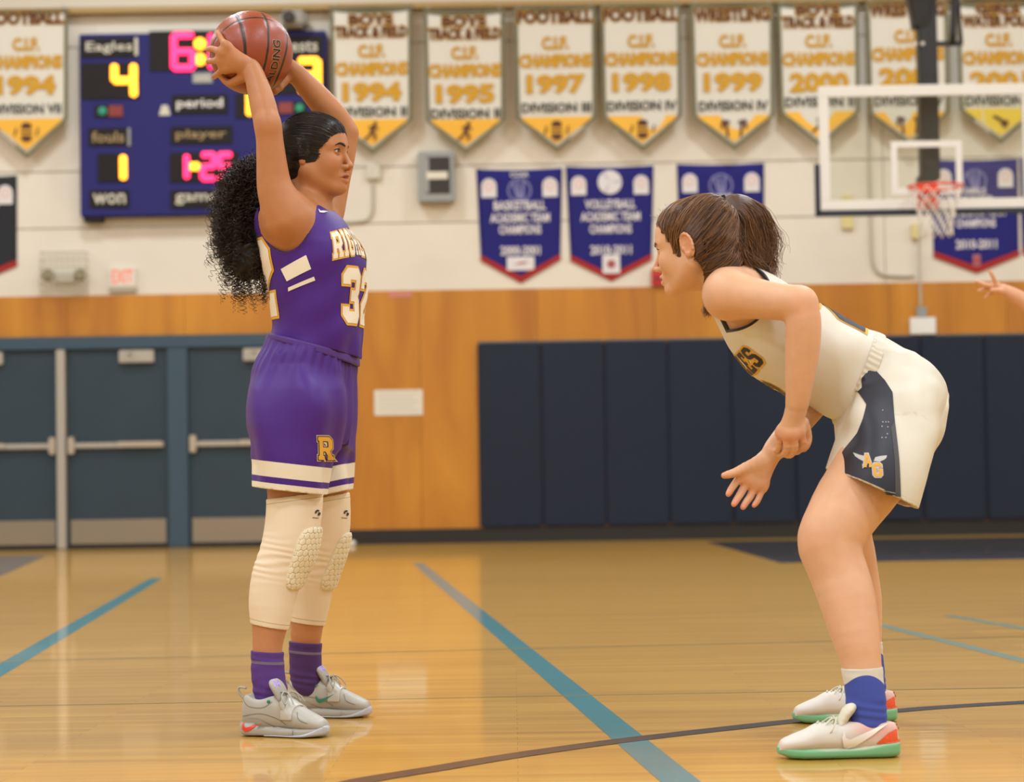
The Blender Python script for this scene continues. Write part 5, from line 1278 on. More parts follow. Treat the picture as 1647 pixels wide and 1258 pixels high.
cap_strands('hair_strands', HA, VHA, 1300, tieA, OA + V3(0, 0, .01), .0008, hair_mat('slick_black_hair', (12, 10, 9), (44, 34, 29), .34), pA, .0012, seed=3, sel=BA(VHA) > -.0005)
qA_ = (VHA - OA) @ RA; eA_ = np.sqrt((((qA_ - V3(*FACE_A[0])) / V3(*FACE_A[1])) ** 2).sum(1)) < 1.07
cap_strands('hairline_strands', HA, VHA, 420, tieA, OA + V3(0, 0, .01), .0006, hair_mat('fine_black_hair', (14, 11, 10), (50, 36, 30), .4), pA, .0012, seed=6, sel=eA_ & (qA_[:, 2] > -.02) & (BA(VHA) > -.0005), skin=BA, push=RA[:, 0] * .005 - RA[:, 2] * .003)
tube('hair_tie', [tieA + RA @ V3(.0, .018 * math.cos(t), .018 * math.sin(t)) for t in np.linspace(0, 6.28, 13)], .005, M('black_hair_tie', (18, 18, 20), .7), pony, 26)

# --- jersey
mJA = M('purple_jersey_knit', (82, 42, 140), .5, spec=.25, attr='Col', sheen=.02, bump=((700., 700., 700.), .12, .0006)); PUR = lin((72, 35, 130)); WHT = lin((232, 222, 204))
def foldA(t, x, y):
    an = np.arctan2(y, x); return .0050 * np.exp(-((t + .0) / .08) ** 2) * np.sin(9 * an + 1 + 8 * t) + .0042 * np.sin(26 * t + 2.2 * an + .5) * np.clip((.26 - t) / .2, 0, 1) + .0016 * np.sin(55 * t - 5 * an)
JA = Field(); JA.add(vloft([(588, 430, 576, .150), (565, 433, 578, .150), (545, 437, 581, .146), (520, 440, 584, .142), (480, 437, 586, .146), (440, 429, 587, .154), (418, 423, 586, .158), (400, 420, 582, .158), (385, 417, 573, .156), (368, 414, 561, .152), (350, 414, 547, .145), (335, 420, 531, .125), (324, 432, 518, .105), (316, 450, 505, .08)], YA, uvA, .15, 505, 2.25, foldA), 0)
hemJ = planeline((436, 541), (574, 575), YA); JA.add(lambda p: hemJ(p[:, 0]) - p[:, 2], .002, 'i')
def cyl_hole(c, rx, rz, y0, y1, lean=0.0):
    c = np.asarray(c, float)
    def fn(p):
        x = (p[:, 0] - c[0] - lean * (p[:, 2] - c[2])) / rx; z = (p[:, 2] - c[2]) / rz; k0 = np.sqrt(x * x + z * z); return np.maximum((k0 - 1) * min(rx, rz), np.maximum(y0 - p[:, 1], p[:, 1] - y1))
    return Prim(fn, (c[0] - rx * 1.4, y0, c[2] - rz), (c[0] + rx * 1.4, y1, c[2] + rz))
aN, aF = P(457, 342, 6.05), P(503, 335, 6.30)
HN = cyl_hole(aN, 43 / 593, 63 / 593, 5.7, 6.115, -.06); HF = cyl_hole(aF, 43 / 593, 60 / 593, 6.235, 6.6, -.06); HK = ell(P(513, 313, 6.18), (.058, .062, .050))
bkA = P(418, 330, 6.17)
for h in (HN, HF, HK): JA.add(h, .003, 'sub')
V, Q, n = surface(JA, .0046)
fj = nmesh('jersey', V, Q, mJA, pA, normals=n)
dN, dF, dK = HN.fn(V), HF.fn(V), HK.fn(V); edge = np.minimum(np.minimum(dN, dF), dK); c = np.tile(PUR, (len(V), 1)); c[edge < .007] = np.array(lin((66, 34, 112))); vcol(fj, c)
mWp = M('cream_twill_print', (236, 226, 208), .6); mYp = M('gold_twill_print', (226, 168, 52), .55); mPp = M('purple_print', (84, 42, 146), .5)
oAx = P(505, 460, YA)
def wrapA(zc_py, thc, F=None):
    """lay prints round the torso: x runs right-to-left seen from the front (her right to her left), y up"""
    zc = P(540, zc_py, YA)[2]; Rr = .135
    def f(Vv):
        th = math.radians(thc) + Vv[:, 0] / Rr; u, v = uvA; d = np.cos(th)[:, None] * u + np.sin(th)[:, None] * v
        o = np.array((P(508, zc_py, YA)[0], YA, zc)) + np.c_[np.zeros((len(Vv), 2)), Vv[:, 1]]
        return o + d * .34, -d
    return f
def prints(nm, txt, cell, hgt, F, mp, parent, out=.006, gap=.14, mats=None, arch=0.0):
    m1, m2 = mats or (mWp, mYp)
    ws = word(txt, size=(cell, hgt / 1.4), gap=gap); wo = word(txt, size=(cell, hgt / 1.4), gap=gap, out=out / cell)
    for (V, T), (V2, T2) in zip(ws, wo):
        if arch: V = V + np.c_[np.zeros(len(V)), arch * V[:, 0] ** 2]; V2 = V2 + np.c_[np.zeros(len(V2)), arch * V2[:, 0] ** 2]
        o = decal(nm + '_outline', F, V2, T2, mp, m2, parent, .0014)
        if o is None: continue
        decal(nm, F, V, T, mp, m1, o, .0024)
prints('jersey_letter', 'RIGHETTI', .0300, .070, JA, wrapA(393, 2), fj, .0027, .19, None, -1.2)
prints('jersey_number', '32', .078, .148, JA, wrapA(480, -2), fj, .005, .16)
prints('jersey_number', '32', .115, .205, JA, wrapA(450, 190), fj, .006, .16)
def sidepoly(F, px, parent, nm, mat, Y, off=.0016, step=.015):
    """print on the side that faces -Y: corner points picked at depth Y"""
    q = np.array([P(a, b, Y) for a, b in px]); V, T = loops2d([[(a[0], a[2]) for a in q]])
    return decal(nm, F, V, T, lambda Q_: (np.c_[Q_[:, 0], np.full(len(Q_), Y - .4), Q_[:, 1]], V3(0, 1, 0)), mat, parent, off, step)
sidepoly(JA, [(452, 433), (494, 412), (502, 434), (462, 453)], fj, 'side_stripe', mWp, 6.04)
sidepoly(JA, [(464, 463), (506, 446), (508, 452), (464, 469)], fj, 'side_stripe', mWp, 6.04)
sidepoly(JA, [(512, 337), (514.5, 343.5), (520, 343), (526, 339), (519, 339.5), (515.5, 340.5)], fj, 'chest_logo', M('white_print', (240, 236, 230), .5), 6.08, .002, .004)

# --- shorts
mSA = M('purple_shorts_knit', (86, 44, 150), .48, spec=.3, attr='Col', sheen=.02, bump=((700., 700., 700.), .12, .0006))
def foldS(t, x, y):
    an = np.arctan2(y, x); return .0060 * np.sin(9 * an + 1.3 + 9 * t) * np.clip((t + .02) / -.25 + .15, 0, 1) + .002 * np.sin(38 * an) * np.exp(-((t + .075) / .045) ** 2) + .003 * np.sin(17 * t + 4 * an)
def foldL(t, x, y):
    an = np.arctan2(y, x); return .0065 * np.sin(5 * an + .4 + 7 * t) + .003 * np.sin(26 * t + 3 * an)
SA = Field()
SA.add(vloft([(530, 436, 573, .145), (560, 427, 571, .152), (580, 417, 570, .162), (600, 410, 570, .170), (640, 406, 568, .178), (680, 407, 565, .18), (715, 424, 556, .165)], YA, uvA, .17, 505, 2.2, foldS), 0)
uv0 = (V3(.985, -.17, 0), V3(.17, .985, 0))
SA.add(vloft([(586, 462, 490, .012), (600, 440, 510, .04), (630, 414, 540, .085), (660, 406, 545, .10), (700, 406, 537, .106), (740, 408, 531, .108), (770, 410, 527, .108), (830, 413, 522, .108)], 6.06, uv0, .1, 470, 2.3, foldL), .06)
SA.add(vloft([(586, 500, 528, .012), (600, 485, 545, .04), (630, 452, 562, .085), (660, 450, 565, .10), (700, 454, 564, .104), (740, 460, 565, .104), (770, 465, 565.5, .104), (830, 472, 564, .104)], 6.29, uv0, .1, 515, 2.3, foldL), .06)
topS = planeline((436, 541), (574, 578), YA); hN = planeline((410, 784), (525, 797), 6.0); hF = planeline((525, 796), (567, 787), 6.29)
hemA = lambda p: np.where(p[:, 1] < 6.175, hN(p[:, 0]), hF(p[:, 0]))
SA.add(lambda p: p[:, 2] - topS(p[:, 0]), .002, 'i')
rawS = Field(SA.ops)
SA.add(lambda p: hemA(p) - p[:, 2], .001, 'i')
lo_, hi_ = rawS.bounds(); SA.add(Prim(lambda p: rawS(p) + .0085, (lo_[0], lo_[1], P(500, 800, 6)[2]), (hi_[0], hi_[1], P(500, 735, 6)[2])), 0, 'sub')
SA.add(Prim(lambda p: np.maximum(np.maximum(np.abs(p[:, 1] - 6.178) - .004, p[:, 2] - P(500, 690, 6.1)[2]), -1), (P(430, 0, 6.1)[0], 6.174, P(500, 830, 6.1)[2]), (P(580, 0, 6.1)[0], 6.182, P(500, 690, 6.1)[2])), .012, 'sub')
V, Q, n = surface(SA, .0046); sA = nmesh('shorts', V, Q, mSA, pA, normals=n)
d = V[:, 2] - hemA(V)
def bands(o, edges, name):
    pass
vflt(o=sA, val=d, name='hem')
vcol(sA, np.tile(PUR, (len(V), 1)))
def band_mat(m, attr, stops):
    """hard-edged woven bands by a stored height: stops = [(start, rgb), ...]"""
    t = NT(m); nt = m.node_tree; b = nt.nodes['Principled BSDF']; a = t.n('ShaderNodeAttribute'); a.attribute_name = attr; cur = None
    src = b.inputs['Base Color'].links[0].from_socket
    for lo, hi, rgb in stops:
        g1 = t.n('ShaderNodeMath', operation='GREATER_THAN'); g1.inputs[1].default_value = lo; g2 = t.n('ShaderNodeMath', operation='LESS_THAN'); g2.inputs[1].default_value = hi
        t.l(a.outputs['Fac'], g1.inputs[0]); t.l(a.outputs['Fac'], g2.inputs[0]); ml = t.n('ShaderNodeMath', operation='MULTIPLY'); t.l(g1.outputs[0], ml.inputs[0]); t.l(g2.outputs[0], ml.inputs[1])
        mx = t.n('ShaderNodeMix', data_type='RGBA'); t.l(ml.outputs[0], mx.inputs['Factor']); t.l(src, mx.inputs['A']); mx.inputs['B'].default_value = lin(rgb) + (1,); src = mx.outputs['Result']
    t.l(src, b.inputs['Base Color'])
band_mat(mSA, 'hem', [(-1, .0165, (230, 220, 200)), (.033, .073, (230, 220, 200))])
# waistband: a ribbed roll over the slanted top edge
WB = Field(); WB.add(vloft([(510, 438, 574, .146), (560, 431, 575, .152), (610, 428, 577, .156)], YA, uvA, .15, 505, 2.25), 0)
wt, wb_ = planeline((434, 537), (573, 573), YA), planeline((433, 548), (572, 588), YA)
WB.add(lambda p: np.maximum(p[:, 2] - wt(p[:, 0]), wb_(p[:, 0]) - p[:, 2]), .006, 'i')
V, Q, n = surface(WB, .0045); o = nmesh('waistband', V, Q, M('purple_waistband', (74, 38, 126), .5, bump=((30, 30, 900), .3, .001)), sA, normals=n)
def flat_on(F, nm, loops, c_px, Y, sx, sz, mat, parent, off, step=.008, tilt=0.0):
    """outline loops (unit field) placed on the side facing the camera at picture point c_px"""
    c = P(*c_px, Y); ca, sa = math.cos(tilt), math.sin(tilt); V, T = loops2d(loops); V = (V - (.5, .7)) * (sx, sz); V = np.c_[V[:, 0] * ca - V[:, 1] * sa, V[:, 0] * sa + V[:, 1] * ca] + (c[0], c[2])
    return decal(nm, F, V, T, lambda q: (np.c_[q[:, 0], np.full(len(q), Y - .35), q[:, 1]], V3(0, 1, 0)), mat, parent, off, step)
mRk = M('dark_print_edge', (48, 28, 70), .6)
o = flat_on(SA, 'emblem_edge', [grow(l, .10 if i == 0 else -.10) for i, l in enumerate(GL['R'])], (521, 721), 5.98, .031, .043, M('pale_gold_edge', (232, 214, 160), .6), sA, .0013)
o2 = flat_on(SA, 'emblem_line', [grow(l, .06 if i == 0 else -.06) for i, l in enumerate(GL['R'])], (521, 721), 5.98, .031, .043, mRk, o, .0019)
flat_on(SA, 'emblem_letter', GL['R'], (521, 721), 5.98, .031, .043, mYp, o, .0026)

# --- knee sleeves with hex-cell pads
mSl = M('cream_compression_knit', (228, 208, 180), .6, attr='Col', bump=((500., 500., 500.), .1, .0005)); mPadA = M('cream_foam_pad', (226, 212, 182), .6)
def sleeve(leg, ta, tb, ba, bb, Y, pad_dir, pc, ph, pw, logo, wr):
    p, r = leg; F = Field(); F.add(chain(p, r + .0022, 30, .006), 0)
    kz = P(pc[0], pc[1], Y)[2]; C0 = P(pc[0], pc[1], Y)[0]
    def wrinkle(q):
        back = np.clip(-(q[:, 0] - P(pc[0], pc[1], Y)[0]) / .05 + .4, 0, 1); z = q[:, 2] - kz; return wr * back * np.exp(-(z / .05) ** 2) * np.sin(z * 330 + 25 * (q[:, 0] - C0) + 1.5 * np.sin(z * 70 + 40 * (q[:, 0] - C0)))
    lo, hi = F.bounds(); G = Field([(Prim(lambda q: F(q) - wrinkle(q), lo, hi), 0, 'u')])
    t, b = planeline(ta, tb, Y), planeline(ba, bb, Y)
    G.add(lambda q: np.maximum(q[:, 2] - t(q[:, 0]), b(q[:, 0]) - q[:, 2]), .0015, 'i')
    V, Q, n = surface(G, .004); o = nmesh('knee_sleeve', V, Q, mSl, pA, normals=n)
    c = np.tile(lin((228, 208, 180)), (len(V), 1)); e = np.minimum(t(V[:, 0]) - V[:, 2], V[:, 2] - b(V[:, 0])); vcol(o, c); vflt(o, e, 'edge')
    # pad
    d = unit(pad_dir); s = unit(np.cross((0, 0, 1), d)); C = P(*pc, Y); tilt = ph[2]
    def loc(q): x = (q - C) @ s; z = q[:, 2] - C[2]; return x - tilt * z, z, (q - C) @ d
    def hexd(x, z, R=.0098):
        a = x / R; b_ = z / R; h = 1.0; bx = np.array((1.7320508, 3.0)); 
        def cell(u, v): u = u - 1.7320508 * np.round(u / 1.7320508); v = v - 3.0 * np.round(v / 3.0); return np.maximum(np.abs(u), np.abs(u) * .5 + np.abs(v) * .8660254)
        return np.minimum(cell(a, b_), cell(a - .8660254, b_ - 1.5))      # 0 centre .. .866 edge
    PF = Field()
    def padfn(q):
        x, z, y = loc(q); g = np.clip((hexd(x, z) - .66) / .2, 0, 1); e = np.sqrt((x / pw) ** 4 + (z / ph[0]) ** 4) ** .5
        return np.maximum(np.maximum(F(q) - .0085 + .0026 * g ** 1.5 + .004 * np.clip((e - .8) / .2, 0, 1) ** 2, (e - 1) * pw * .8), -y - .02)
    PF.add(Prim(padfn, C - V3(.1, .1, ph[0] + .02), C + V3(.1, .1, ph[0] + .02)), 0)
    V, Q, n = surface(PF, .0022); nmesh('knee_pad', V, Q, mPadA, o, normals=n)
    lg = M('black_sleeve_print', (36, 30, 34), .6); L = P(*logo, Y)
    mp = lambda v: (np.c_[v[:, 0] + L[0], np.full(len(v), Y - .3), v[:, 1] + L[2]], V3(0, 1, 0))
    V2, T2 = loops2d([[(-.006, .0), (-.005, .007), (.0, .0105), (.0045, .008), (.002, .005), (-.0015, .0055), (-.002, .001)], [(.0005, -.002), (.0025, .004), (.0065, .002), (.006, -.003), (.003, -.006), (.0, -.0035)]]); decal('sleeve_logo', F, V2, T2, mp, lg, o, .0016, .005)
    V2, T2 = loops2d([[(-.012, -.0095), (.002, -.0115), (.002, -.013), (-.012, -.011)]]); decal('sleeve_logo', F, V2, T2, mp, lg, o, .0016, .005)
    return o
band_mat(mSl, 'edge', [(.0125, .0142, (176, 154, 124))])
sleeve(legAn, (430, 803), (518, 791), (404, 1001), (464, 1012), 6.03, (.62, -.78, 0), (484, 898), (.082, 0, .30), .056, (511, 826), .0010)
sleeve(legAf, (518, 800), (563, 792), (466, 1000), (522, 1008), 6.33, (.70, -.71, 0), (537, 903), (.080, 0, .22), .052, (559, 826), .0009)
# --- socks
mSkP = M('purple_sock_knit', (74, 44, 112), .8, attr='Col', bump=((1200., 1200., 60.), .3, .001))
def sock(parent, leg, ta, tb, Y, zlow, base, band, mat, name='sock'):
    p, r = leg; F = Field(); rr = r + .003
    F.add(chain(p, rr, 30, .006), 0); t = planeline(ta, tb, Y)
    lo, hi = F.bounds(); G = Field([(Prim(lambda q: F(q) - .0008 * np.sin((q[:, 2]) * 190 + 50 * q[:, 0] + 3 * np.sin(q[:, 2] * 60)) * np.clip((t(q[:, 0]) - q[:, 2]) / .03, 0, 1), lo, hi), 0, 'u')])
    G.add(lambda q: np.maximum(q[:, 2] - t(q[:, 0]), zlow - q[:, 2]), .002, 'i'); V, Q, n = surface(G, .003); o = nmesh(name, V, Q, mat, parent, normals=n)
    vcol(o, np.tile(lin(base), (len(V), 1))); vflt(o, t(V[:, 0]) - V[:, 2], 'edge'); return o
band_mat(mSkP, 'edge', [(.024, .031, (112, 98, 120))])
sock(pA, legAn, (404, 1047), (455, 1050), 5.97, .045, (80, 44, 122), [(.024, .031, (112, 98, 120))], mSkP)
sock(pA, legAf, (465, 1030), (516, 1034), 6.39, .045, (72, 42, 106), [(.026, .033, (100, 86, 108))], mSkP)
# --- shoes
gU = M('grey_shoe_leather', (174, 170, 162), .42); gS = M('grey_midsole', (168, 164, 156), .5); gT = M('grey_tongue', (166, 162, 152), .6); gL = M('grey_lace', (172, 168, 158), .8)
palA = dict(upper=gU, sole=gS, tongue=gT, lace=gL, sole_h=.027)
sh, I = shoe(pA, P(392, 1172, 5.95) * V3(1, 1, 0), -20, .240, 'mid', palA)
mRed = M('red_shoe_mark', (226, 62, 34), .45); mGr = M('green_shoe_mark', (44, 130, 108), .5); mVi = M('violet_glow_mark', (170, 130, 240), .4, emit=((150, 110, 240), .35)); mClr = M('clear_outsole', (182, 184, 196), .25)  # emission gives the violet tongue mark a faint glow; it is no lamp
def heel_panel(I, y):
    V, T = loops2d([[(.0, .012), (.002, .040), (.03, .047), (.06, .046), (.08, .036), (.11, .024), (.16, .020), (.16, .008), (.02, .006)]]); I['side']('heel_panel', V, T, y, gS, Field(I['op'].ops + I['sole'].ops), .0030, .012)
def ribbon(pts, w):
    p = spline(np.array(pts), 22)[:, :2]; t = np.gradient(p, axis=0); t /= np.linalg.norm(t, axis=1, keepdims=True); n_ = np.c_[-t[:, 1], t[:, 0]] * w / 2
    return loops2d([[tuple(q) for q in p + n_] + [tuple(q) for q in (p - n_)[::-1]]])
def shoe_extras(I, sh, y, mid=False):
    X = I['X']; hc = I['hc']; mSeam = M('shoe_seam_grey', (132, 128, 120), .6)
    for pts in ([(.006, hc * .78, 0), (.03, hc * .62, 0), (.07, hc * .60, 0), (X(.40), hc * .72, 0)], [(X(.04), .052, 0), (X(.25), .060, 0), (X(.45), .050, 0), (X(.58), .034, 0)], [(X(.70), .066, 0), (X(.74), .048, 0), (X(.84), .038, 0)]):
        V, T = ribbon(pts, .0018); I['side']('seam', V, T, y, mSeam, I['op'], .0011, .01)
    both = Field(I['op'].ops + I['sole'].ops)
    heel_panel(I, y)
    V, T = loops2d([[(a * .9 + .012, b * .9 + .013) for a, b in swoosh(.062)]]); V = V + ((.075, .030) if mid else (0, 0)); I['side']('shoe_mark', V, T, y, mGr if mid else mRed, both, .0046, .01)
    # clear outsole rim
    F = Field(); st = [(X(f) * 1.02 - .003, .0035 * math.sin(f * 3.1), h, z, hh, 3.0) for f, h, z, hh in ((.30, .036, .004, .003), (.45, .040, .0045, .004), (.62, .047, .0045, .0042), (.76, .050, .006, .0055), (.88, .042, .012, .010), (.96, .029, .018, .013), (1.0, .010, .02, .008))]
    F.add(loft((0, 0, 0), V3(1, 0, 0), V3(0, 1, 0), V3(0, 0, 1), st), 0); I['put']('outsole', F, .0026, mClr, sh)
    # strap over the midfoot
    S = Field(); allF = I['allF']; blo, bhi = allF.bounds()
    def strap(p):
        return np.maximum(np.maximum(allF(p) - .0042, np.abs(p[:, 0] - X(.60) - .10 * (p[:, 1])) - .017), np.maximum(.046 - p[:, 2], np.abs(p[:, 1]) - .047))
    S.add(Prim(strap, (X(.45), -.06, .03), (X(.75), .06, .11)), 0); I['put']('strap', S, .0022, M('strap_grey', (186, 183, 174), .35), sh)
    # heel loop
    V, Fq = tubes(spline([(X(.03), 0, I['hc'] * .72), (X(-.045), 0, I['hc'] * .86), (X(-.05), 0, I['hc'] * .98), (X(.035), 0, I['hc'] * .97)], 16)[None], np.full((1, 16), .0032), 6); nmesh('heel_loop', I['W2'](V), Fq, gT, sh)
    # eyelet
    q, ok, n = project(I['op'], np.array([(X(.36), y * .1, I['hc'] * .72)]), (0, -y, 0), .2, .001); V, Fq = tubes(np.array([[q[0], q[0] + V3(0, y * .002, 0), q[0] + V3(0, y * .0022, 0)]]), np.array([[.0045, .0045, .002]]), 10); nmesh('eyelet', I['W2'](V), Fq, mGr if y < 0 else mRed, sh)
    # letter mark on the tongue
    ms = []
    for lp in ([(-.009, -.011), (-.006, -.011), (-.006, .004), (.008, -.008), (.011, -.008), (-.006, .009), (-.009, .011)], [(.009, .011), (.006, .011), (.006, .003), (-.003, -.004), (-.003, -.007), (.004, -.002), (.009, -.006)]):
        ms.append(lp)
    for lp in ms:
        V, T = loops2d([lp]); V = V * 1.05
        d_ = unit(V3(.80, -.62, .35)); b_ = unit(V3(.62, .80, 0)); t_ = np.cross(d_, b_); c_ = V3(X(.40), -.010, I['hc'] * 1.06)
        mp = lambda v: (c_ + v[:, :1] * b_ + v[:, 1:] * (-t_ if t_[2] < 0 else t_) + d_ * .06, -d_)
        P0, D = mp(V); q, ok, n = project(I['tg'], P0, D, .2, .0012)
        if ok.all(): nmesh('tongue_mark', I['W2'](q), T, mVi, sh)
shoe_extras(I, sh, -1)
sh, I = shoe(pA, P(463, 1147, 6.39) * V3(1, 1, 0), -8, .238, 'mid', palA)
shoe_extras(I, sh, -1, True)

# ------------------------------------------------------------------ the basketball
def ball_mat():
    m = bpy.data.materials.new('basketball_leather'); m.use_nodes = True; t = NT(m); b = t.t.nodes['Principled BSDF']
    a = t.n('ShaderNodeAttribute'); a.attribute_name = 'seam'
    cr = t.n('ShaderNodeMath', operation='LESS_THAN'); cr.inputs[1].default_value = .0032; t.l(a.outputs['Fac'], cr.inputs[0])
    mx = t.n('ShaderNodeMix', data_type='RGBA'); t.l(cr.outputs[0], mx.inputs['Factor']); mx.inputs['A'].default_value = lin((150, 66, 40)) + (1,); mx.inputs['B'].default_value = lin((34, 26, 24)) + (1,); t.l(mx.outputs['Result'], b.inputs['Base Color'])
    tc = t.n('ShaderNodeTexCoord'); vo = t.n('ShaderNodeTexVoronoi'); vo.inputs['Scale'].default_value = 420; t.l(tc.outputs['Object'], vo.inputs['Vector'])
    bp = t.n('ShaderNodeBump'); bp.inputs['Strength'].default_value = .35; bp.inputs['Distance'].default_value = .0008; bp.invert = True; t.l(vo.outputs['Distance'], bp.inputs['Height']); t.l(bp.outputs['Normal'], b.inputs['Normal'])
    b.inputs['Roughness'].default_value = .36; b.inputs['Coat Weight'].default_value = .15; b.inputs['Coat Roughness'].default_value = .25; return m
nu, nv = 140, 80; th = np.linspace(0, math.pi, nv + 1); ph = np.linspace(0, 2 * math.pi, nu, endpoint=False)
S = np.stack([np.sin(th)[:, None] * np.cos(ph), np.sin(th)[:, None] * np.sin(ph), np.cos(th)[:, None] * np.ones(nu)], -1).reshape(-1, 3)
# seam frame: pole axis q, two great circles through it and two bowed seams
qa = unit(V3(.41, -.56, .71)); qb = unit(np.cross(qa, (.06, .1, 1))); qc = np.cross(qa, qb)
X3 = np.stack([S @ qa, S @ qb, S @ qc], 1) * BALL_R
def seams(x):
    d1 = np.abs(x[:, 1]); d2 = np.abs(x[:, 2]); r = BALL_R; lim = .62 * r
    bow = np.abs(np.abs(x[:, 1]) - (.60 * r + .0 * x[:, 0]) * np.sqrt(np.clip(1 - (x[:, 2] / (1.02 * r)) ** 2 * .55, .05, 1)))
    return np.minimum(np.minimum(d1, d2), bow)
sd_ = seams(X3); RADS = BALL_R - .0016 * np.exp(-(sd_ / .0028) ** 2)
idx = np.arange((nv + 1) * nu).reshape(nv + 1, nu); Fb = np.stack([idx[:-1], idx[1:], np.roll(idx[1:], -1, 1), np.roll(idx[:-1], -1, 1)], -1).reshape(-1, 4)
ball = empty('basketball', BALL_C); tag(ball, 'brown leather basketball held overhead by the player in purple', 'basketball')
bs = nmesh('cover', S * RADS[:, None] + BALL_C, Fb, ball_mat()); vflt(bs, sd_, 'seam'); Kb = [bs]
bf = Field([(ell(BALL_C, (BALL_R,) * 3), 0, 'u')])
V, T = text2d('SPALDING', fit=(.150, .026), bold=.02)
# the name runs down the right-hand panel, reading upwards
def ballmap(v):
    lat = v[:, 0] / BALL_R; lon = v[:, 1] / BALL_R; a0 = math.radians(44)
    # great-circle strip: start direction right of centre, running vertically
    c0 = V3(math.sin(a0), -math.cos(a0), 0); up = V3(0, 0, 1); rt = V3(math.cos(a0), math.sin(a0), 0)
    d = np.cos(lat - .50)[:, None] * (np.cos(lon)[:, None] * c0 - np.sin(lon)[:, None] * rt) + np.sin(lat - .50)[:, None] * up
    return BALL_C + d * (BALL_R + .05), -d
o = decal('maker_name', bf, V, T, ballmap, M('black_ball_print', (30, 24, 22), .4), None, .0008, .01); Kb.append(o)
V2, T2 = text2d('SPALDING', fit=(.153, .029), bold=.05); o = decal('maker_name_edge', bf, V2, T2, ballmap, M('pale_ball_print', (196, 150, 112), .4), None, .0003, .01); Kb.append(o)
adopt(Kb, ball)
# ================================================================== the crouching player in white
YBc = 5.67
pB = empty('person', P(1400, 1180, 5.67) * V3(1, 1, 0))
tag(pB, 'person in a white and navy uniform crouching in a defensive stance with hands low', 'person')
SKB, SKB_LIP, SKB_CHK = (220, 170, 134), (190, 114, 100), (216, 142, 112)
OB = P(1115, 395, 5.64); RB = rotz(180 - 22, 9)
BB = Field()
WA = None
def iloft(rows, Y, a_px, b_px, n=2.2, disp=None):
    """loft along a slanted axis in the picture plane: rows (t px along a->b, top px, bottom px, half depth, depth shift)"""
    a, b = P(*a_px, Y), P(*b_px, Y); w = unit(b - a); v = V3(0, 1, 0); u = np.cross(v, w); s = SCALE(Y)
    if u[2] < 0: u = -u
    st = [(r[0] / s, (r[1] + r[2]) / 2 / s, (r[1] - r[2]) / 2 / s, r[4] if len(r) > 4 else 0, r[3], n) for r in rows]
    return loft(a, w, u, v, st, disp), (a, w, u, v)
AX0, AX1 = (1440, 610), (1165, 450)
# torso under the jersey
pr, FRB = iloft([(-40, 40, -92, .15), (20, 44, -97, .145), (83, 37, -96, .128), (140, 34, -100, .128), (190, 34, -102, .135), (245, 36, -88, .14), (290, 34, -60, .135), (325, 22, -40, .10)], YBc, AX0, AX1); BB.add(pr, 0)
# pelvis
BB.add(ell(P(1447, 655, 5.67), (.095, .14, .108)), .05)
def armB(rows, Ys): p, r = limb(rows, Ys); return chain(p, r, 18, .006)
# near arm: shoulder round and forward, elbow back, forearm hanging
BB.add(armB([(1172, 476, 36), (1205, 479, 33), (1240, 484, 29), (1268, 487, 28), (1288, 488, 26)], (5.52, 5.50, 5.46, 5.43, 5.42)), .03)
BB.add(armB([(1288, 487, 26), (1292, 520, 28), (1291, 560, 27), (1287, 600, 23.5), (1284, 635, 19), (1281, 657, 16.5)], (5.42, 5.42, 5.43, 5.44, 5.45, 5.46)), .012)
BB.add(ell(P(1166, 474, 5.55), (.048, .055, .053)), .03)
# far arm
BB.add(armB([(1185, 480, 36), (1240, 530, 33), (1290, 575, 29), (1335, 612, 25)], (5.83, 5.86, 5.86, 5.82)), .03)
BB.add(armB([(1335, 612, 25), (1310, 645, 24.5), (1285, 677, 22), (1262, 704, 19), (1243, 727, 17)], (5.82, 5.74, 5.67, 5.60, 5.55)), .012)
# neck
BB.add(chain([OB + RB @ V3(-.020, 0, -.050), P(1150, 432, 5.66), P(1180, 460, 5.67)], [.050, .053, .062], 8, .01), .03)
for sx, sy, sY in ((1175, 470, 5.55), (1188, 470, 5.80)): BB.add(cone(P(1180, 448, 5.67), P(sx, sy, sY), .040, .045), .05)
add_head(BB, OB, RB, 1.0, 0, .98, .0012, .004, .005)
legBn = limb([(1438, 650, 70), (1415, 730, 65), (1394, 770, 61), (1366, 810, 57), (1345, 845, 52), (1334, 872, 50), (1341, 900, 46), (1352, 930, 45), (1362, 962, 44), (1371, 1000, 40), (1379, 1035, 35), (1385, 1065, 30.5), (1389, 1095, 29), (1393, 1130, 29), (1397, 1165, 27)], (5.60, 5.52, 5.49, 5.46, 5.43, 5.42, 5.41, 5.40, 5.38, 5.36, 5.34, 5.33, 5.32, 5.31, 5.30))
legBf = limb([(1432, 650, 60), (1408, 720, 57), (1385, 770, 54), (1360, 830, 46), (1356, 860, 44), (1366, 890, 40), (1374, 930, 38), (1381, 965, 36), (1387, 1000, 30), (1392, 1035, 24), (1395, 1060, 22.5), (1397, 1085, 23), (1400, 1115, 23)], (5.76, 5.82, 5.86, 5.92, 5.94, 5.96, 5.98, 6.0, 6.01, 6.02, 6.03, 6.04, 6.05))
for p, r in (legBn, legBf): BB.add(chain(p, r, 30, .008), .035)
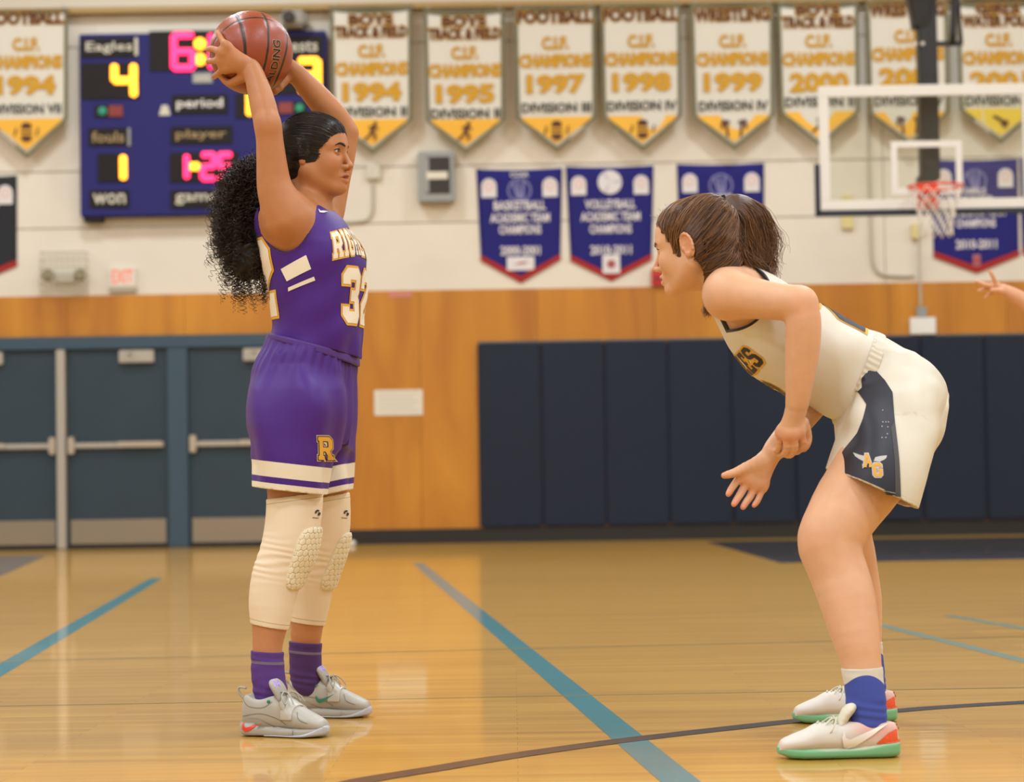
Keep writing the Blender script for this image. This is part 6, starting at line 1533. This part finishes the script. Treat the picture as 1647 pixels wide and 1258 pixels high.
# hands: near hand closes over the far wrist, far hand hangs open with the palm to the camera
wn = P(1281, 655, 5.46)
kn = [P(1288, 697, 5.475), P(1276, 702, 5.468), P(1264, 702, 5.472), P(1253, 697, 5.482)]
hand(BB, wn, kn, [[P(1291, 713, 5.492), P(1284, 725, 5.515), P(1276, 728, 5.535)], [P(1278, 720, 5.482), P(1272, 731, 5.505), P(1264, 732, 5.53)], [P(1266, 721, 5.485), P(1261, 730, 5.51), P(1253, 731, 5.535)], [P(1254, 714, 5.495), P(1251, 723, 5.515), P(1245, 724, 5.535)]],
     [P(1291, 680, 5.485), P(1297, 700, 5.51), P(1297, 713, 5.515), P(1293, 722, 5.525)], None, .0128, .0086)
wf = P(1240, 730, 5.55)
kf = [P(1191, 768, 5.545), P(1200, 777, 5.55), P(1213, 784, 5.555), P(1226, 786, 5.56)]
hand(BB, wf, kf, [[P(1183, 777, 5.54), P(1176, 787, 5.535), P(1171.5, 795, 5.53)], [P(1193, 791, 5.545), P(1186, 802, 5.538), P(1180.5, 811, 5.53)], [P(1207, 798, 5.55), P(1200, 808, 5.543), P(1195, 816, 5.535)], [P(1222, 797, 5.555), P(1218, 806, 5.548), P(1213, 813, 5.54)]],
     [P(1226, 742, 5.545), P(1202, 751, 5.535), P(1183, 760, 5.525), P(1165, 765, 5.52)], None, .0150, .0084)
mSkB = skin_mat('skin_fair')
pb = lambda x0, y0, x1, y1, ya, yb: (np.minimum(P(x0, y1, ya), P(x0, y1, yb)) * V3(1, 0, 1) + V3(0, ya, 0), np.maximum(P(x1, y0, ya), P(x1, y0, yb)) * V3(1, 0, 1) + V3(0, yb, 0))
hb = [(OB + V3(-.125, -.10, -.135), OB + V3(.10, .10, .125)), pb(1150, 662, 1312, 830, 5.44, 5.62)]
bodyB, VB = body_mesh('body', BB, hb, .0062, .0021, mSkB, pB)
cB = head_colour(VB, OB, RB, 1.0, SKB, SKB_LIP, SKB_CHK)
def tint(V, c, ctr, r, rgb, amt): m = np.clip(1 - np.sqrt(((V - ctr) ** 2).sum(1)) / r, 0, 1)[:, None] * amt; return c * (1 - m) + np.array(lin(rgb)) * m
for ctr in [P(1294, 497, 5.40)]: cB = tint(VB, cB, ctr, .05, (226, 150, 118), .5)
for q in kn + kf: cB = tint(VB, cB, q, .03, (222, 138, 108), .4)
for x, y in ((1171, 795), (1180, 811), (1195, 816), (1213, 813), (1165, 765), (1293, 722)): cB = tint(VB, cB, P(x, y, 5.53), .025, (218, 122, 96), .6)
cB = tint(VB, cB, P(1310, 868, 5.36), .06, (222, 156, 122), .4)
vcol(bodyB, cB)
mBrB = M('brown_hair', (78, 52, 36), .45, bump=((60, 60, 200), .4, .003)); mBrowB = M('brown_brow_hair', (84, 56, 40), .6)
eyes(OB, RB, 1.0, (1, 0, -.08), (66, 54, 40), pB); brows(BB, OB, RB, 1.0, mBrowB, M('dark_lash', (40, 28, 24), .6), pB)

# --- brown hair drawn back to a high ponytail
HBc = hair_cap(OB, RB, 1.0, None, [(ell((-.050, 0, -.035), (.064, .066, .074)), .03), (ell((-.066, 0, .058), (.050, .052, .050)), .04), (ell((-.066, 0, -.082), (.050, .054, .060)), .03), (ell((.014, 0, .042), (.066, .070, .060)), .02)], .001)
for y in (1, -1): HBc.add(xform(ell((-.002, y * .088, -.018), (.026, .030, .042)), OB, RB), .004, 'sub')
for y in (1, -1): HBc.add(xform(ell((.012, y * .080, -.090), (.050, .060, .058)), OB, RB), .006, 'sub')
FACE_B = ((.124, 0, -.036), (.110, .150, .124)); HBc = taper_cap(HBc, BB, OB, RB, FACE_B, 2.0)
V, Q, n = surface(HBc, .0034); nmesh('hair', V, Q, mBrB, pB, normals=n); VHB = V
tieB = P(1168, 331, 5.66)
hmB = hair_mat('brown_hair_strands', (42, 26, 16), (158, 110, 68), .34)
earB = [(OB + RB @ V3(-.008, y * .080, -.010), RB, (.024, .02, .036)) for y in (1, -1)]
qB_ = (VHB - OB) @ RB; eB_ = np.sqrt((((qB_ - V3(*FACE_B[0])) / V3(*FACE_B[1])) ** 2).sum(1)) < 1.07
cap_strands('hairline_strands', HBc, VHB, 600, tieB, OB + RB @ V3(-.02, 0, .015), .0006, hmB, pB, .0015, seed=8, sel=eB_ & (qB_[:, 2] > -.03) & (BB(VHB) > -.0005), skin=BB, push=RB[:, 0] * .006 - RB[:, 2] * .003, avoid=earB)
cap_strands('hair_strands', HBc, VHB, 2400, tieB, OB + RB @ V3(-.02, 0, .015), .0009, hmB, pB, .0035, seed=4, jit=.006, sel=BB(VHB) > -.0005, avoid=earB)
# ponytail: a body of hair arcing up from the tie and falling behind the neck
pc_ = Field(); pth = limb([(1166, 336, 12), (1182, 338, 24), (1196, 356, 36), (1203, 385, 39), (1210, 412, 34), (1222, 438, 17)], (5.66, 5.665, 5.67, 5.68, 5.68, 5.67)); pc_.add(chain(pth[0], pth[1], 18, .01), 0)
V, Q, n = surface(pc_, .006); ponyB = nmesh('ponytail', V, Q, mBrB, pB, normals=n)
NB = 32; rg = np.random.default_rng(9); paths = []; sp = spline(pth[0], NB); sr = np.interp(np.linspace(0, 5, NB), range(6), pth[1]); tt = np.linspace(0, 1, NB)
for k in range(1700):
    a_ = rg.uniform(0, 6.28); rr = math.sqrt(rg.uniform(.45, 1.25)); end = rg.uniform(.62, 1.0) if k % 5 else 1.0
    T = np.gradient(sp, axis=0); T /= np.linalg.norm(T, axis=1, keepdims=True); A1 = np.cross(T, (0, 1, 0)); A1 /= np.linalg.norm(A1, axis=1, keepdims=True)
    wob = .0055 * np.sin(tt * rg.uniform(14, 26) + rg.uniform(0, 6.28)) * tt ** 1.3
    spread = 1 + .35 * tt ** 2 * rg.normal(0, 1)
    p = sp + A1 * (sr * rr * math.cos(a_) * spread + wob)[:, None] + V3(0, 1, 0) * (sr * rr * math.sin(a_) * 1.05 + wob)[:, None]
    i = np.interp(np.linspace(0, (NB - 1) * end, NB), range(NB), np.arange(NB)); j = i.astype(int).clip(0, NB - 2); f = (i - j)[:, None]; p = p[j] * (1 - f) + p[j + 1] * f
    p = p + V3(rg.normal(.004, .010), rg.normal(0, .008), 0) * (tt ** 3)[:, None]
    paths.append(p)
for k in range(160):  # wispy ends on the shoulder
    s0 = np.array((1222, 405)) + rg.normal(0, 8, 2); e = np.array((1238, 444)) + rg.normal(0, 8, 2); a, m, b = P(*s0, 5.66), P((s0[0] + e[0]) / 2 + 8, (s0[1] + e[1]) / 2, 5.65), P(*e, 5.66 + rg.normal(0, .03))
    q = spline([a, m, b], NB); paths.append(q + (.004 * np.sin(tt * 14 + rg.uniform(0, 6)) * tt)[:, None] * V3(1, 1, .3))
for k in range(420):  # loose hair over the nape, between the cap and the tail
    s0 = np.array((1172, 372)) + rg.normal(0, 12, 2); e = np.array((1212, 436)) + rg.normal(0, 12, 2); y0 = 5.575 + .03 * abs(rg.normal())
    a, m, b = P(*s0, y0 + .015), P((s0[0] + e[0]) / 2 - rg.uniform(0, 8), (s0[1] + e[1]) / 2 + 6, y0), P(*e, y0 + .04)
    q = spline([a, m, b], NB); paths.append(q + (.003 * np.sin(tt * rg.uniform(8, 14) + rg.uniform(0, 6)) * tt)[:, None] * V3(1, 1, .3))
for k in range(140):  # the lock falling on the far side, seen below the shoulder
    s0 = np.array((1150, 470)) + rg.normal(0, 5, 2); e = np.array((1137, 503)) + rg.normal(0, 5, 2); q = spline([P(*s0, 5.70), P(1142 + rg.normal(0, 4), 485, 5.70), P(*e, 5.70)], NB); paths.append(q)
strands('hair_strands', paths, .0009, hmB, ponyB)
for k in range(3): tube('hair_tie', [tieB + V3(.003 * k, 0, -.002 * k) + .0155 * (math.cos(t) * unit(np.cross(unit(pth[0][1] - pth[0][0]), (0, 1, 0))) + math.sin(t) * V3(0, 1, 0)) + unit(pth[0][1] - pth[0][0]) * .004 * (k - 1) for t in np.linspace(0, 6.28, 13)], .0042, M('black_hair_tie', (18, 18, 20), .7), ponyB, 26)
tube('hair_tie', [tieB + V3(-.002, -.004, .004), tieB + V3(-.006, -.006, .018), tieB + V3(-.008, -.006, .026)], .005, M('black_hair_tie', (18, 18, 20), .7), ponyB, 12)
fly = []
for k in range(60):
    t0 = V3(rg.uniform(-.05, .07), rg.uniform(-.06, .06), .10 - .02 * abs(rg.normal())); a = OB + RB @ t0; fly.append(spline([a, a + V3(rg.normal(0, .008), rg.normal(0, .008), rg.uniform(.003, .010)), a + V3(rg.normal(.01, .015), 0, rg.uniform(.0, .012))], 10))
strands('flyaway_hairs', fly, .0004, hmB, pB)

# --- white jersey
JW = lin((218, 212, 198)); NAV = lin((30, 32, 48))
mJB = M('white_jersey_knit', (236, 228, 210), .5, attr='Col', sheen=.02, bump=((700., 700., 700.), .1, .0006))
def foldB(t, x, y):
    an = np.arctan2(y, x); return .0052 * np.sin(30 * t + 3 * an) * np.clip((.22 - t) / .18, 0, 1) + .0036 * np.sin(60 * t - 4 * an + 1) * np.clip((.2 - t) / .16, 0, 1) + .0015 * np.sin(18 * t + 6 * an)
JB = Field(); prJ, _ = iloft([(18, 52, -108, .155), (45, 49, -108, .150), (83, 45, -106, .142), (140, 42.5, -111, .142), (190, 43, -112, .148), (245, 46, -96, .150), (290, 41, -68, .145), (318, 33, -48, .125), (340, 20, -34, .09)], YBc, AX0, AX1, 2.25, foldB); JB.add(prJ, 0)
a_, w_, u_, v_ = FRB
hem_t = lambda p: (p - a_) @ w_ - ((p - a_) @ u_) * .10
JB.add(lambda p: 46 / 645 - hem_t(p), .003, 'i')
def ihole(px, Y, rt, ru, y0, y1):
    c = P(*px, Y)
    def fn(p):
        q = p - c; k0 = np.sqrt((q @ w_ / rt) ** 2 + (q @ u_ / ru) ** 2); return np.maximum((k0 - 1) * min(rt, ru), np.maximum(y0 - p[:, 1], p[:, 1] - y1))
    R = max(rt, ru); return Prim(fn, (c[0] - R, y0, c[2] - R), (c[0] + R, y1, c[2] + R))
HNb = ihole((1184, 478), 5.6, .070, .084, 5.2, 5.615); HFb = ihole((1190, 480), 5.75, .066, .080, 5.735, 6.2)
HKb = ell(P(1138, 446, 5.67), (.072, .088, .058))
for h in (HNb, HFb, HKb): JB.add(h, .003, 'sub')
V, Q, n = surface(JB, .0046); jb = nmesh('jersey', V, Q, mJB, pB, normals=n)
vcol(jb, np.tile(JW, (len(V), 1))); vflt(jb, np.minimum(np.minimum(HNb.fn(V), HFb.fn(V)), HKb.fn(V)), 'edge'); band_mat(mJB, 'edge', [(-1, .006, (34, 30, 44))])
mNv = M('navy_twill_print', (36, 36, 56), .55)
def wrapB(tc, thc):
    """lay prints round the leaning torso: x runs round it, y towards the head; angle 0 = chest, 180 = back"""
    f_ = -u_; l_ = v_   # chest faces -u; towards the camera is -v
    def f(Vv):
        th = math.radians(thc) + Vv[:, 0] / .135; d = np.cos(th)[:, None] * f_ + np.sin(th)[:, None] * (-l_)
        o = a_ + w_ * (tc / 645) + u_ * (-32 / 645) + Vv[:, 1:] * w_; return o + d * .34, -d
    return f
NVG = (mNv, mYp)
prints('jersey_letter', 'EAGLES', .036, .060, JB, wrapB(222, 2), jb, .0042, .14, NVG, -.2)
prints('jersey_number', '24', .085, .13, JB, wrapB(143, 0), jb, .005, .16, NVG) if '4' in GL else prints('jersey_number', '22', .072, .10, JB, wrapB(150, -14), jb, .005, .16, NVG)
prints('jersey_number', '22', .105, .20, JB, wrapB(150, 186), jb, .006, .16, NVG)

# --- white shorts with navy side panels
mSB = M('white_shorts_knit', (234, 226, 206), .5, attr='Col', sheen=.02, bump=((700., 700., 700.), .1, .0006))
def foldSB(t, x, y):
    an = np.arctan2(y, x); return .004 * np.sin(7 * an + 14 * t) + .002 * np.sin(34 * an) * np.exp(-((t - .14) / .04) ** 2) + .002 * np.sin(40 * t + 4 * an)
SBf = Field()
pr1, _ = iloft([(-82, 18, -60, .07), (-68, 29, -78, .125), (-46, 38, -92, .16), (-20, 45, -103, .17), (10, 47, -107, .166), (40, 48, -107, .156), (75, 47, -104, .148)], YBc, AX0, AX1, 2.3, foldSB); SBf.add(pr1, 0)
SBf.add(ell(P(1445, 664, 5.67), (.098, .172, .124)), .06)
def legtube(rows, Y, dx):
    """short's leg: vertical-ish loft read off as left/right edges"""
    return vloft(rows, Y, (V3(1, 0, 0), V3(0, 1, 0)), dx, 1440, 2.3, foldL)
SBf.add(legtube([(590, 1425, 1450, .015, .06), (612, 1405, 1480, .06, .05), (635, 1368, 1490, .105, .035), (660, 1348, 1502, .122, .02), (690, 1349, 1507, .130, .0), (730, 1337, 1497, .132, -.03), (765, 1326, 1484, .130, -.052), (800, 1320, 1469, .128, -.068), (850, 1309, 1448, .125, -.085)], 5.54, .12), .07)
SBf.add(legtube([(600, 1420, 1460, .03), (625, 1375, 1478, .08), (650, 1354, 1488, .10), (690, 1347, 1493, .112), (730, 1346, 1486, .112), (765, 1340, 1480, .112), (800, 1337, 1462, .112, .04), (850, 1332, 1446, .112, .05)], 5.80, .11), .07)
hB = planeline((1335, 757), (1475, 822), 5.5); hB2 = planeline((1330, 745), (1470, 800), 5.8)
hemB = lambda p: np.where(p[:, 1] < 5.68, hB(p[:, 0]), hB2(p[:, 0]))
wst = lambda p: (p - a_) @ w_ - ((p - a_) @ u_) * .12
SBf.add(lambda p: wst(p) - 62 / 645, .004, 'i')
rawB = Field(SBf.ops); SBf.add(lambda p: hemB(p) - p[:, 2], .001, 'i')
lo_, hi_ = rawB.bounds(); SBf.add(Prim(lambda p: rawB(p) + .0085, (lo_[0], lo_[1], P(1400, 850, 5.5)[2]), (hi_[0], hi_[1], P(1400, 745, 5.5)[2])), 0, 'sub')
SBf.add(Prim(lambda p: np.maximum(np.abs(p[:, 1] - 5.682) - .006, p[:, 2] - P(1400, 690, 5.6)[2]), (P(1300, 0, 5.6)[0], 5.676, P(1400, 860, 5.6)[2]), (P(1530, 0, 5.6)[0], 5.688, P(1400, 690, 5.6)[2])), .015, 'sub')
V, Q, n = surface(SBf, .0046); sB = nmesh('shorts', V, Q, mSB, pB, normals=n); vcol(sB, np.tile(lin((216, 210, 194)), (len(V), 1)))
vflt(sB, hemB(V) * 0 + (V[:, 2] - hemB(V)), 'hem'); band_mat(mSB, 'hem', [(.0105, .0118, (206, 196, 170))])
mPan = M('navy_panel_knit', (28, 30, 46), .5, bump=((600., 600., 600.), .12, .0006)); mStr = M('grey_panel_edge', (70, 70, 72), .6)
pan = [(1383, 573), (1397, 585), (1411, 596), (1423, 612), (1432, 632), (1431, 680), (1432, 740), (1432.5, 799), (1405, 793), (1378, 785), (1362, 779), (1353, 772), (1347, 760), (1342, 744), (1355, 722), (1372, 698), (1381, 676), (1389, 652), (1381, 633), (1370, 617), (1355, 604), (1368, 590)]
o = sidepoly(SBf, pan, sB, 'side_panel', mPan, 5.5, .0016, .012)
sidepoly(SBf, [(1423, 690), (1430.5, 680), (1432, 740), (1432, 799), (1423, 797), (1424, 740)], o, 'panel_stripe', mStr, 5.5, .0024, .012)
for a2, b2 in (((1344, 746), (1350, 764)), ((1350, 764), (1358, 773)), ((1358, 773), (1378, 781)), ((1378, 781), (1405, 789)), ((1405, 789), (1423, 793))):
    d2 = np.array((b2[0] - a2[0], b2[1] - a2[1])); nrm_ = np.array((-d2[1], d2[0])) / np.hypot(*d2) * .45
    sidepoly(SBf, [tuple(np.array(a2) + nrm_), tuple(np.array(b2) + nrm_), tuple(np.array(b2) - nrm_), tuple(np.array(a2) - nrm_)], o, 'stitching', M('pale_stitching', (170, 170, 172), .6), 5.5, .0026, .02)
for q in ((1413, 662), (1411, 681), (1416, 681), (1420, 681), (1409, 688), (1418, 689), (1416, 700), (1407, 706), (1413, 706)):
    sidepoly(SBf, [(q[0] - .9, q[1] - .9), (q[0] + .9, q[1] - .9), (q[0] + .9, q[1] + .9), (q[0] - .9, q[1] + .9)], o, 'eyelet_hole', M('pale_stitching', (170, 170, 172), .6), 5.5, .0026, .02)
# emblem: winged gold AG
mEm = M('silver_wing_print', (196, 196, 196), .5)
for wing in ([(1364, 729), (1372, 733), (1382, 736), (1385, 742), (1376, 743), (1370, 739), (1366, 735)], [(1412, 734), (1402, 735), (1394, 737), (1391, 743), (1400, 744), (1407, 741), (1411, 738)]): sidepoly(SBf, wing, o, 'emblem_wing', mEm, 5.5, .0026, .006)
for ch, c_, sx in (('A', (1382, 742.5), .0180), ('G', (1396, 757), .0200)):
    lp = GL[ch]; e = flat_on(SBf, 'emblem_edge', [grow(l, .13 if i == 0 else -.10) for i, l in enumerate(lp)], c_, 5.5, sx, .0225, mEm, o, .0034); flat_on(SBf, 'emblem_letter', lp, c_, 5.5, sx, .0225, mYp, e if e else o, .0042)
# waistband, gathered
WBb = Field(); pr2, _ = iloft([(30, 52, -110, .160), (60, 49.5, -108, .152), (100, 47, -106, .148)], YBc, AX0, AX1, 2.25, lambda t, x, y: 0.0009 * np.sin(60 * np.arctan2(y, x))); WBb.add(pr2, 0)
WBb.add(lambda p: np.maximum(wst(p) - 66 / 645, 44 / 645 - wst(p)), .005, 'i'); V, Q, n = surface(WBb, .0034); nmesh('waistband', V, Q, M('white_waistband', (210, 202, 184), .6), sB, normals=n)
tube('drawstring', [P(1370, 664, 5.62), P(1376, 662, 5.60), P(1384, 658, 5.60), P(1389, 652, 5.59)], .0035, M('white_cord', (220, 210, 186), .8), sB, 14)

# --- socks and shoes
mSkB2 = M('blue_white_sock_knit', (58, 72, 158), .8, attr='Col', bump=((1200., 1200., 60.), .3, .001))
def sockB(leg, ta, tb, Y, zlow):
    o = sock(pB, leg, ta, tb, Y, zlow, (60, 76, 164), [], mSkB2); V = np.zeros(len(o.data.vertices) * 3); o.data.vertices.foreach_get('co', V); V = V.reshape(-1, 3)
    t = planeline(ta, tb, Y); e = t(V[:, 0]) - V[:, 2]; c0 = leg[0][-4]; dx = (V[:, 0] - np.interp(V[:, 2], leg[0][::-1][:, 2], leg[0][::-1][:, 0])) / .05
    vflt(o, e - (.014 + .030 * np.clip(np.abs(dx + .10), 0, 1) ** 2.2 - .004 * np.clip(dx, -1, 1)), 'edge2'); return o
sockB(legBn, (1354, 1075), (1415, 1072), 5.33, .05); sockB(legBf, (1370, 1038), (1417, 1031), 6.04, .05)
band_mat(mSkB2, 'edge', [(-1, .0, (208, 202, 192))]); band_mat(mSkB2, 'edge2', [(-1, .0, (212, 206, 194))])
mUB = M('white_knit_upper', (232, 228, 216), .6, attr='Col', noise=((900., 900., 900.), .10), bump=((900., 900., 900.), .3, .0006))
mSoB = M('green_sole', (130, 190, 146), .4, attr='Col')
palB = dict(upper=mUB, sole=mSoB, tongue=M('ivory_tongue', (216, 212, 192), .7), lace=M('ivory_lace', (218, 214, 194), .8), sole_h=.030, lip=.965)
def ucol(L):
    def f(V):
        c = np.tile(lin((216, 212, 204)), (len(V), 1)); w = np.array(lin((222, 168, 160))); o_ = np.array(lin((228, 128, 100)))
        m = (np.clip((.50 - V[:, 0] / L) / .2, 0, 1) * np.clip((V[:, 2] - .03) / .02, 0, 1) * .55)[:, None]; c = c * (1 - m) + w * m
        m = (np.clip(1 - np.abs(V[:, 0] / L - .20) / .2, 0, 1) * np.clip(1 - np.abs(V[:, 2] - .068) / .022, 0, 1) * .6)[:, None]; c = c * (1 - m) + o_ * m
        m = (np.clip(1 - np.abs(V[:, 2] - .030) / .014, 0, 1) * np.clip((V[:, 0] / L - .35) / .2, 0, 1) * .35)[:, None]; return c * (1 - m) + np.array(lin((206, 170, 150))) * m
    return f
def scol(L):
    def f(V): c = np.tile(lin((118, 180, 134)), (len(V), 1)); top = .019 + .012 * np.clip((V[:, 0] / L - .62) / .38, 0, 1) + .012 * np.clip((.3 - V[:, 0] / L) / .2, 0, 1); m = np.clip((V[:, 2] - top) / .008, 0, 1)[:, None]; return c * (1 - m) + np.array(lin((224, 214, 190))) * m
    return f
mOr = M('orange_heel_counter', (236, 96, 56), .5, noise=((300., 300., 300.), .2)); mSw = M('pearl_shoe_mark', (238, 232, 226), .35)
def shoeB(heel, yaw, L, y):
    palB['upper_col'] = ucol(L); palB['sole_col'] = scol(L)
    sh, I = shoe(pB, heel, yaw, L, 'low', palB); X = I['X']
    both = Field(I['op'].ops + I['sole'].ops)
    V, T = loops2d([[(.0, .036), (.0, .062), (.012, .066), (.03, .058), (.052, .040), (.058, .034), (.04, .033)]]); I['side']('heel_counter', V, T, y, mOr, both, .0016, .008)
    V, T = loops2d([[(.0, .036), (.0, .062), (.012, .066), (.03, .058), (.052, .040), (.058, .034), (.04, .033)]]); I['side']('heel_counter', V, T, -y, mOr, both, .0016, .008)
    sw_ = [(.030, .078), (.070, .052), (.098, .036), (.118, .024), (.134, .030), (.138, .050), (.132, .064), (.129, .050), (.120, .046), (.100, .054), (.072, .064)]
    V, T = loops2d([sw_]); I['side']('shoe_mark', V, T, y, mSw, both, .0034, .008)
    for zz in (.066, .074, .082):
        q, ok, n = project(I['op'], np.array([(-.05, 0, zz)]), (1, 0, 0), .2, .0015); Vd, Fd = tubes(np.array([[q[0], q[0] + V3(-.0014, 0, 0), q[0] + V3(-.0018, 0, 0)]]), np.array([[.0036, .0036, .002]]), 8); nmesh('heel_dot', I['W2'](Vd), Fd, mRed, sh)
    return sh
shoeB(P(1446, 1209, 5.29) * V3(1, 1, 0), 180, .282, 1)
shoeB(P(1441, 1152, 6.05) * V3(1, 1, 0), 180 + 4, .276, 1)
# ================================================================== the player beyond the right edge: only a reaching hand is in the frame
YC = 10.0
pC = empty('person', P(1800, 1020, YC) * V3(1, 1, 0))
tag(pC, 'person mostly outside the right edge, one bare arm reaching in above the pads', 'person')
BC = Field(); zf = .08
def PC(x, y, dy=0.): return P(x, y, YC + dy)
xC = PC(1790, 700)[0]
BC.add(loft((xC, YC, .0), (0, 0, 1), (1, 0, 0), (0, 1, 0), [(.80, 0, .14, 0, .11), (.92, 0, .165, 0, .12), (1.05, 0, .13, 0, .105), (1.2, 0, .145, 0, .115), (1.36, 0, .17, 0, .11), (1.46, 0, .10, 0, .07), (1.5, 0, .05, 0, .05)]), 0)
BC.add(chain([(xC, YC, 1.42), (xC - .01, YC, 1.56)], [.055, .05]), .03)
for s_ in (-1, 1): BC.add(chain([(xC + s_ * .09, YC, .86), (xC + s_ * .12, YC + .02, .47), (xC + s_ * .13, YC, .10), (xC + s_ * .13, YC, .05)], [.09, .055, .036, .036], 12, .01), .03)
BC.add(chain([(xC - .16, YC - .02, 1.40), (PC(1690, 505)[0], YC - .05, 1.30), (PC(1650, 489)[0], YC - .03, PC(1650, 489)[2]), PC(1616, 467, -.02)], [.05, .042, .036, .026], 14, .01), .03)
BC.add(chain([(xC + .16, YC, 1.40), (xC + .24, YC - .05, 1.14), (xC + .16, YC - .22, 1.0)], [.05, .042, .028], 10, .01), .03)
wC = PC(1614, 466, -.02); kC = [PC(1603, 459, -.03), PC(1597, 460, -.01), PC(1596, 465, .01), PC(1599, 470, .03)]
hand(BC, wC, kC, [[PC(1599, 449, -.04), PC(1595, 441, -.045), PC(1592, 436, -.045)], [PC(1586, 459, -.01), PC(1578, 456, -.01), PC(1571, 453, -.01)], [PC(1586, 464, .01), PC(1579, 467, .01), PC(1575, 468, .01)], [PC(1592, 473, .03), PC(1588, 477, .03), PC(1585, 479, .03)]],
     [PC(1612, 470, -.035), PC(1606, 468, -.06), PC(1600, 467, -.075), PC(1595, 467, -.08)], None, .0135, .0088)
wl = V3(xC + .16, YC - .22, 1.0); kl = [wl + V3(-.02 + .018 * i, -.075, -.03) for i in range(4)]
hand(BC, wl, kl, [[k + V3(0, -.03, -.012), k + V3(0, -.045, -.03), k + V3(0, -.05, -.045)] for k in kl], [wl + V3(-.02, -.02, 0), wl + V3(-.05, -.045, 0), wl + V3(-.06, -.07, -.01)], None, .013, .0085)
OC = V3(xC - .01, YC, 1.63); RC = rotz(185, 4); add_head(BC, OC, RC)
lo_, hi_ = BC.bounds(); hbC = [(np.minimum(PC(1566, 482, -.1), PC(1566, 482, .06)), np.maximum(PC(1622, 430, -.1), PC(1622, 430, .06))), (OC + V3(-.13, -.1, -.12), OC + V3(.11, .1, .115))]
hbC[0][0][1] = YC - .12; hbC[0][1][1] = YC + .07
bodyC, VC = body_mesh('body', BC, hbC, .008, .003, mSkB, pC); vcol(bodyC, head_colour(VC, OC, RC, 1.0, (214, 158, 122), SKB_LIP, SKB_CHK))
eyes(OC, RC, 1.0, (1, 0, 0), (66, 54, 40), pC)
HC = hair_cap(OC, RC, 1.0, ((.112, 0, -.042), (.094, .150, .108))); V, Q, n = surface(HC, .005); nmesh('hair', V, Q, mBrB, pC, normals=n)
JC = Field([(loft((xC, YC, 0), (0, 0, 1), (1, 0, 0), (0, 1, 0), [(.82, 0, .17, 0, .135), (1.05, 0, .155, 0, .13), (1.2, 0, .16, 0, .13), (1.34, 0, .165, 0, .122), (1.45, 0, .12, 0, .09), (1.49, 0, .09, 0, .07)], foldA), 0, 'u')])
for s_ in (-1, 1): JC.add(ell((xC + s_ * .19, YC, 1.38), (.075, .2, .12)), .004, 'sub')
JC.add(ell((xC - .01, YC, 1.52), (.08, .08, .08)), .004, 'sub'); V, Q, n = surface(JC, .006); nmesh('jersey', V, Q, M('plain_white_jersey', (230, 222, 204), .5), pC, normals=n)
SCf = Field([(loft((xC, YC, 0), (0, 0, 1), (1, 0, 0), (0, 1, 0), [(.70, 0, .16, 0, .14), (.85, 0, .185, 0, .15), (1.0, 0, .16, 0, .135), (1.06, 0, .15, 0, .128)]), 0, 'u')])
for s_ in (-1, 1): SCf.add(loft((xC + s_ * .10, YC + .01, 0), (0, 0, 1), (1, 0, 0), (0, 1, 0), [(.50, s_ * .02, .098, 0, .11), (.7, 0, .098, 0, .12), (.84, 0, .06, 0, .08)]), .04)
V, Q, n = surface(SCf, .006); nmesh('shorts', V, Q, M('plain_white_shorts', (228, 220, 200), .5), pC, normals=n)
for s_ in (-1, 1):
    palC = dict(upper=M('plain_white_upper', (226, 222, 212), .6), sole=M('plain_grey_sole', (170, 170, 170), .5), tongue=palB['tongue'], lace=palB['lace'])
    shoe(pC, V3(xC + s_ * .13 + .08, YC + .0, 0), 180, .26, 'low', palC)
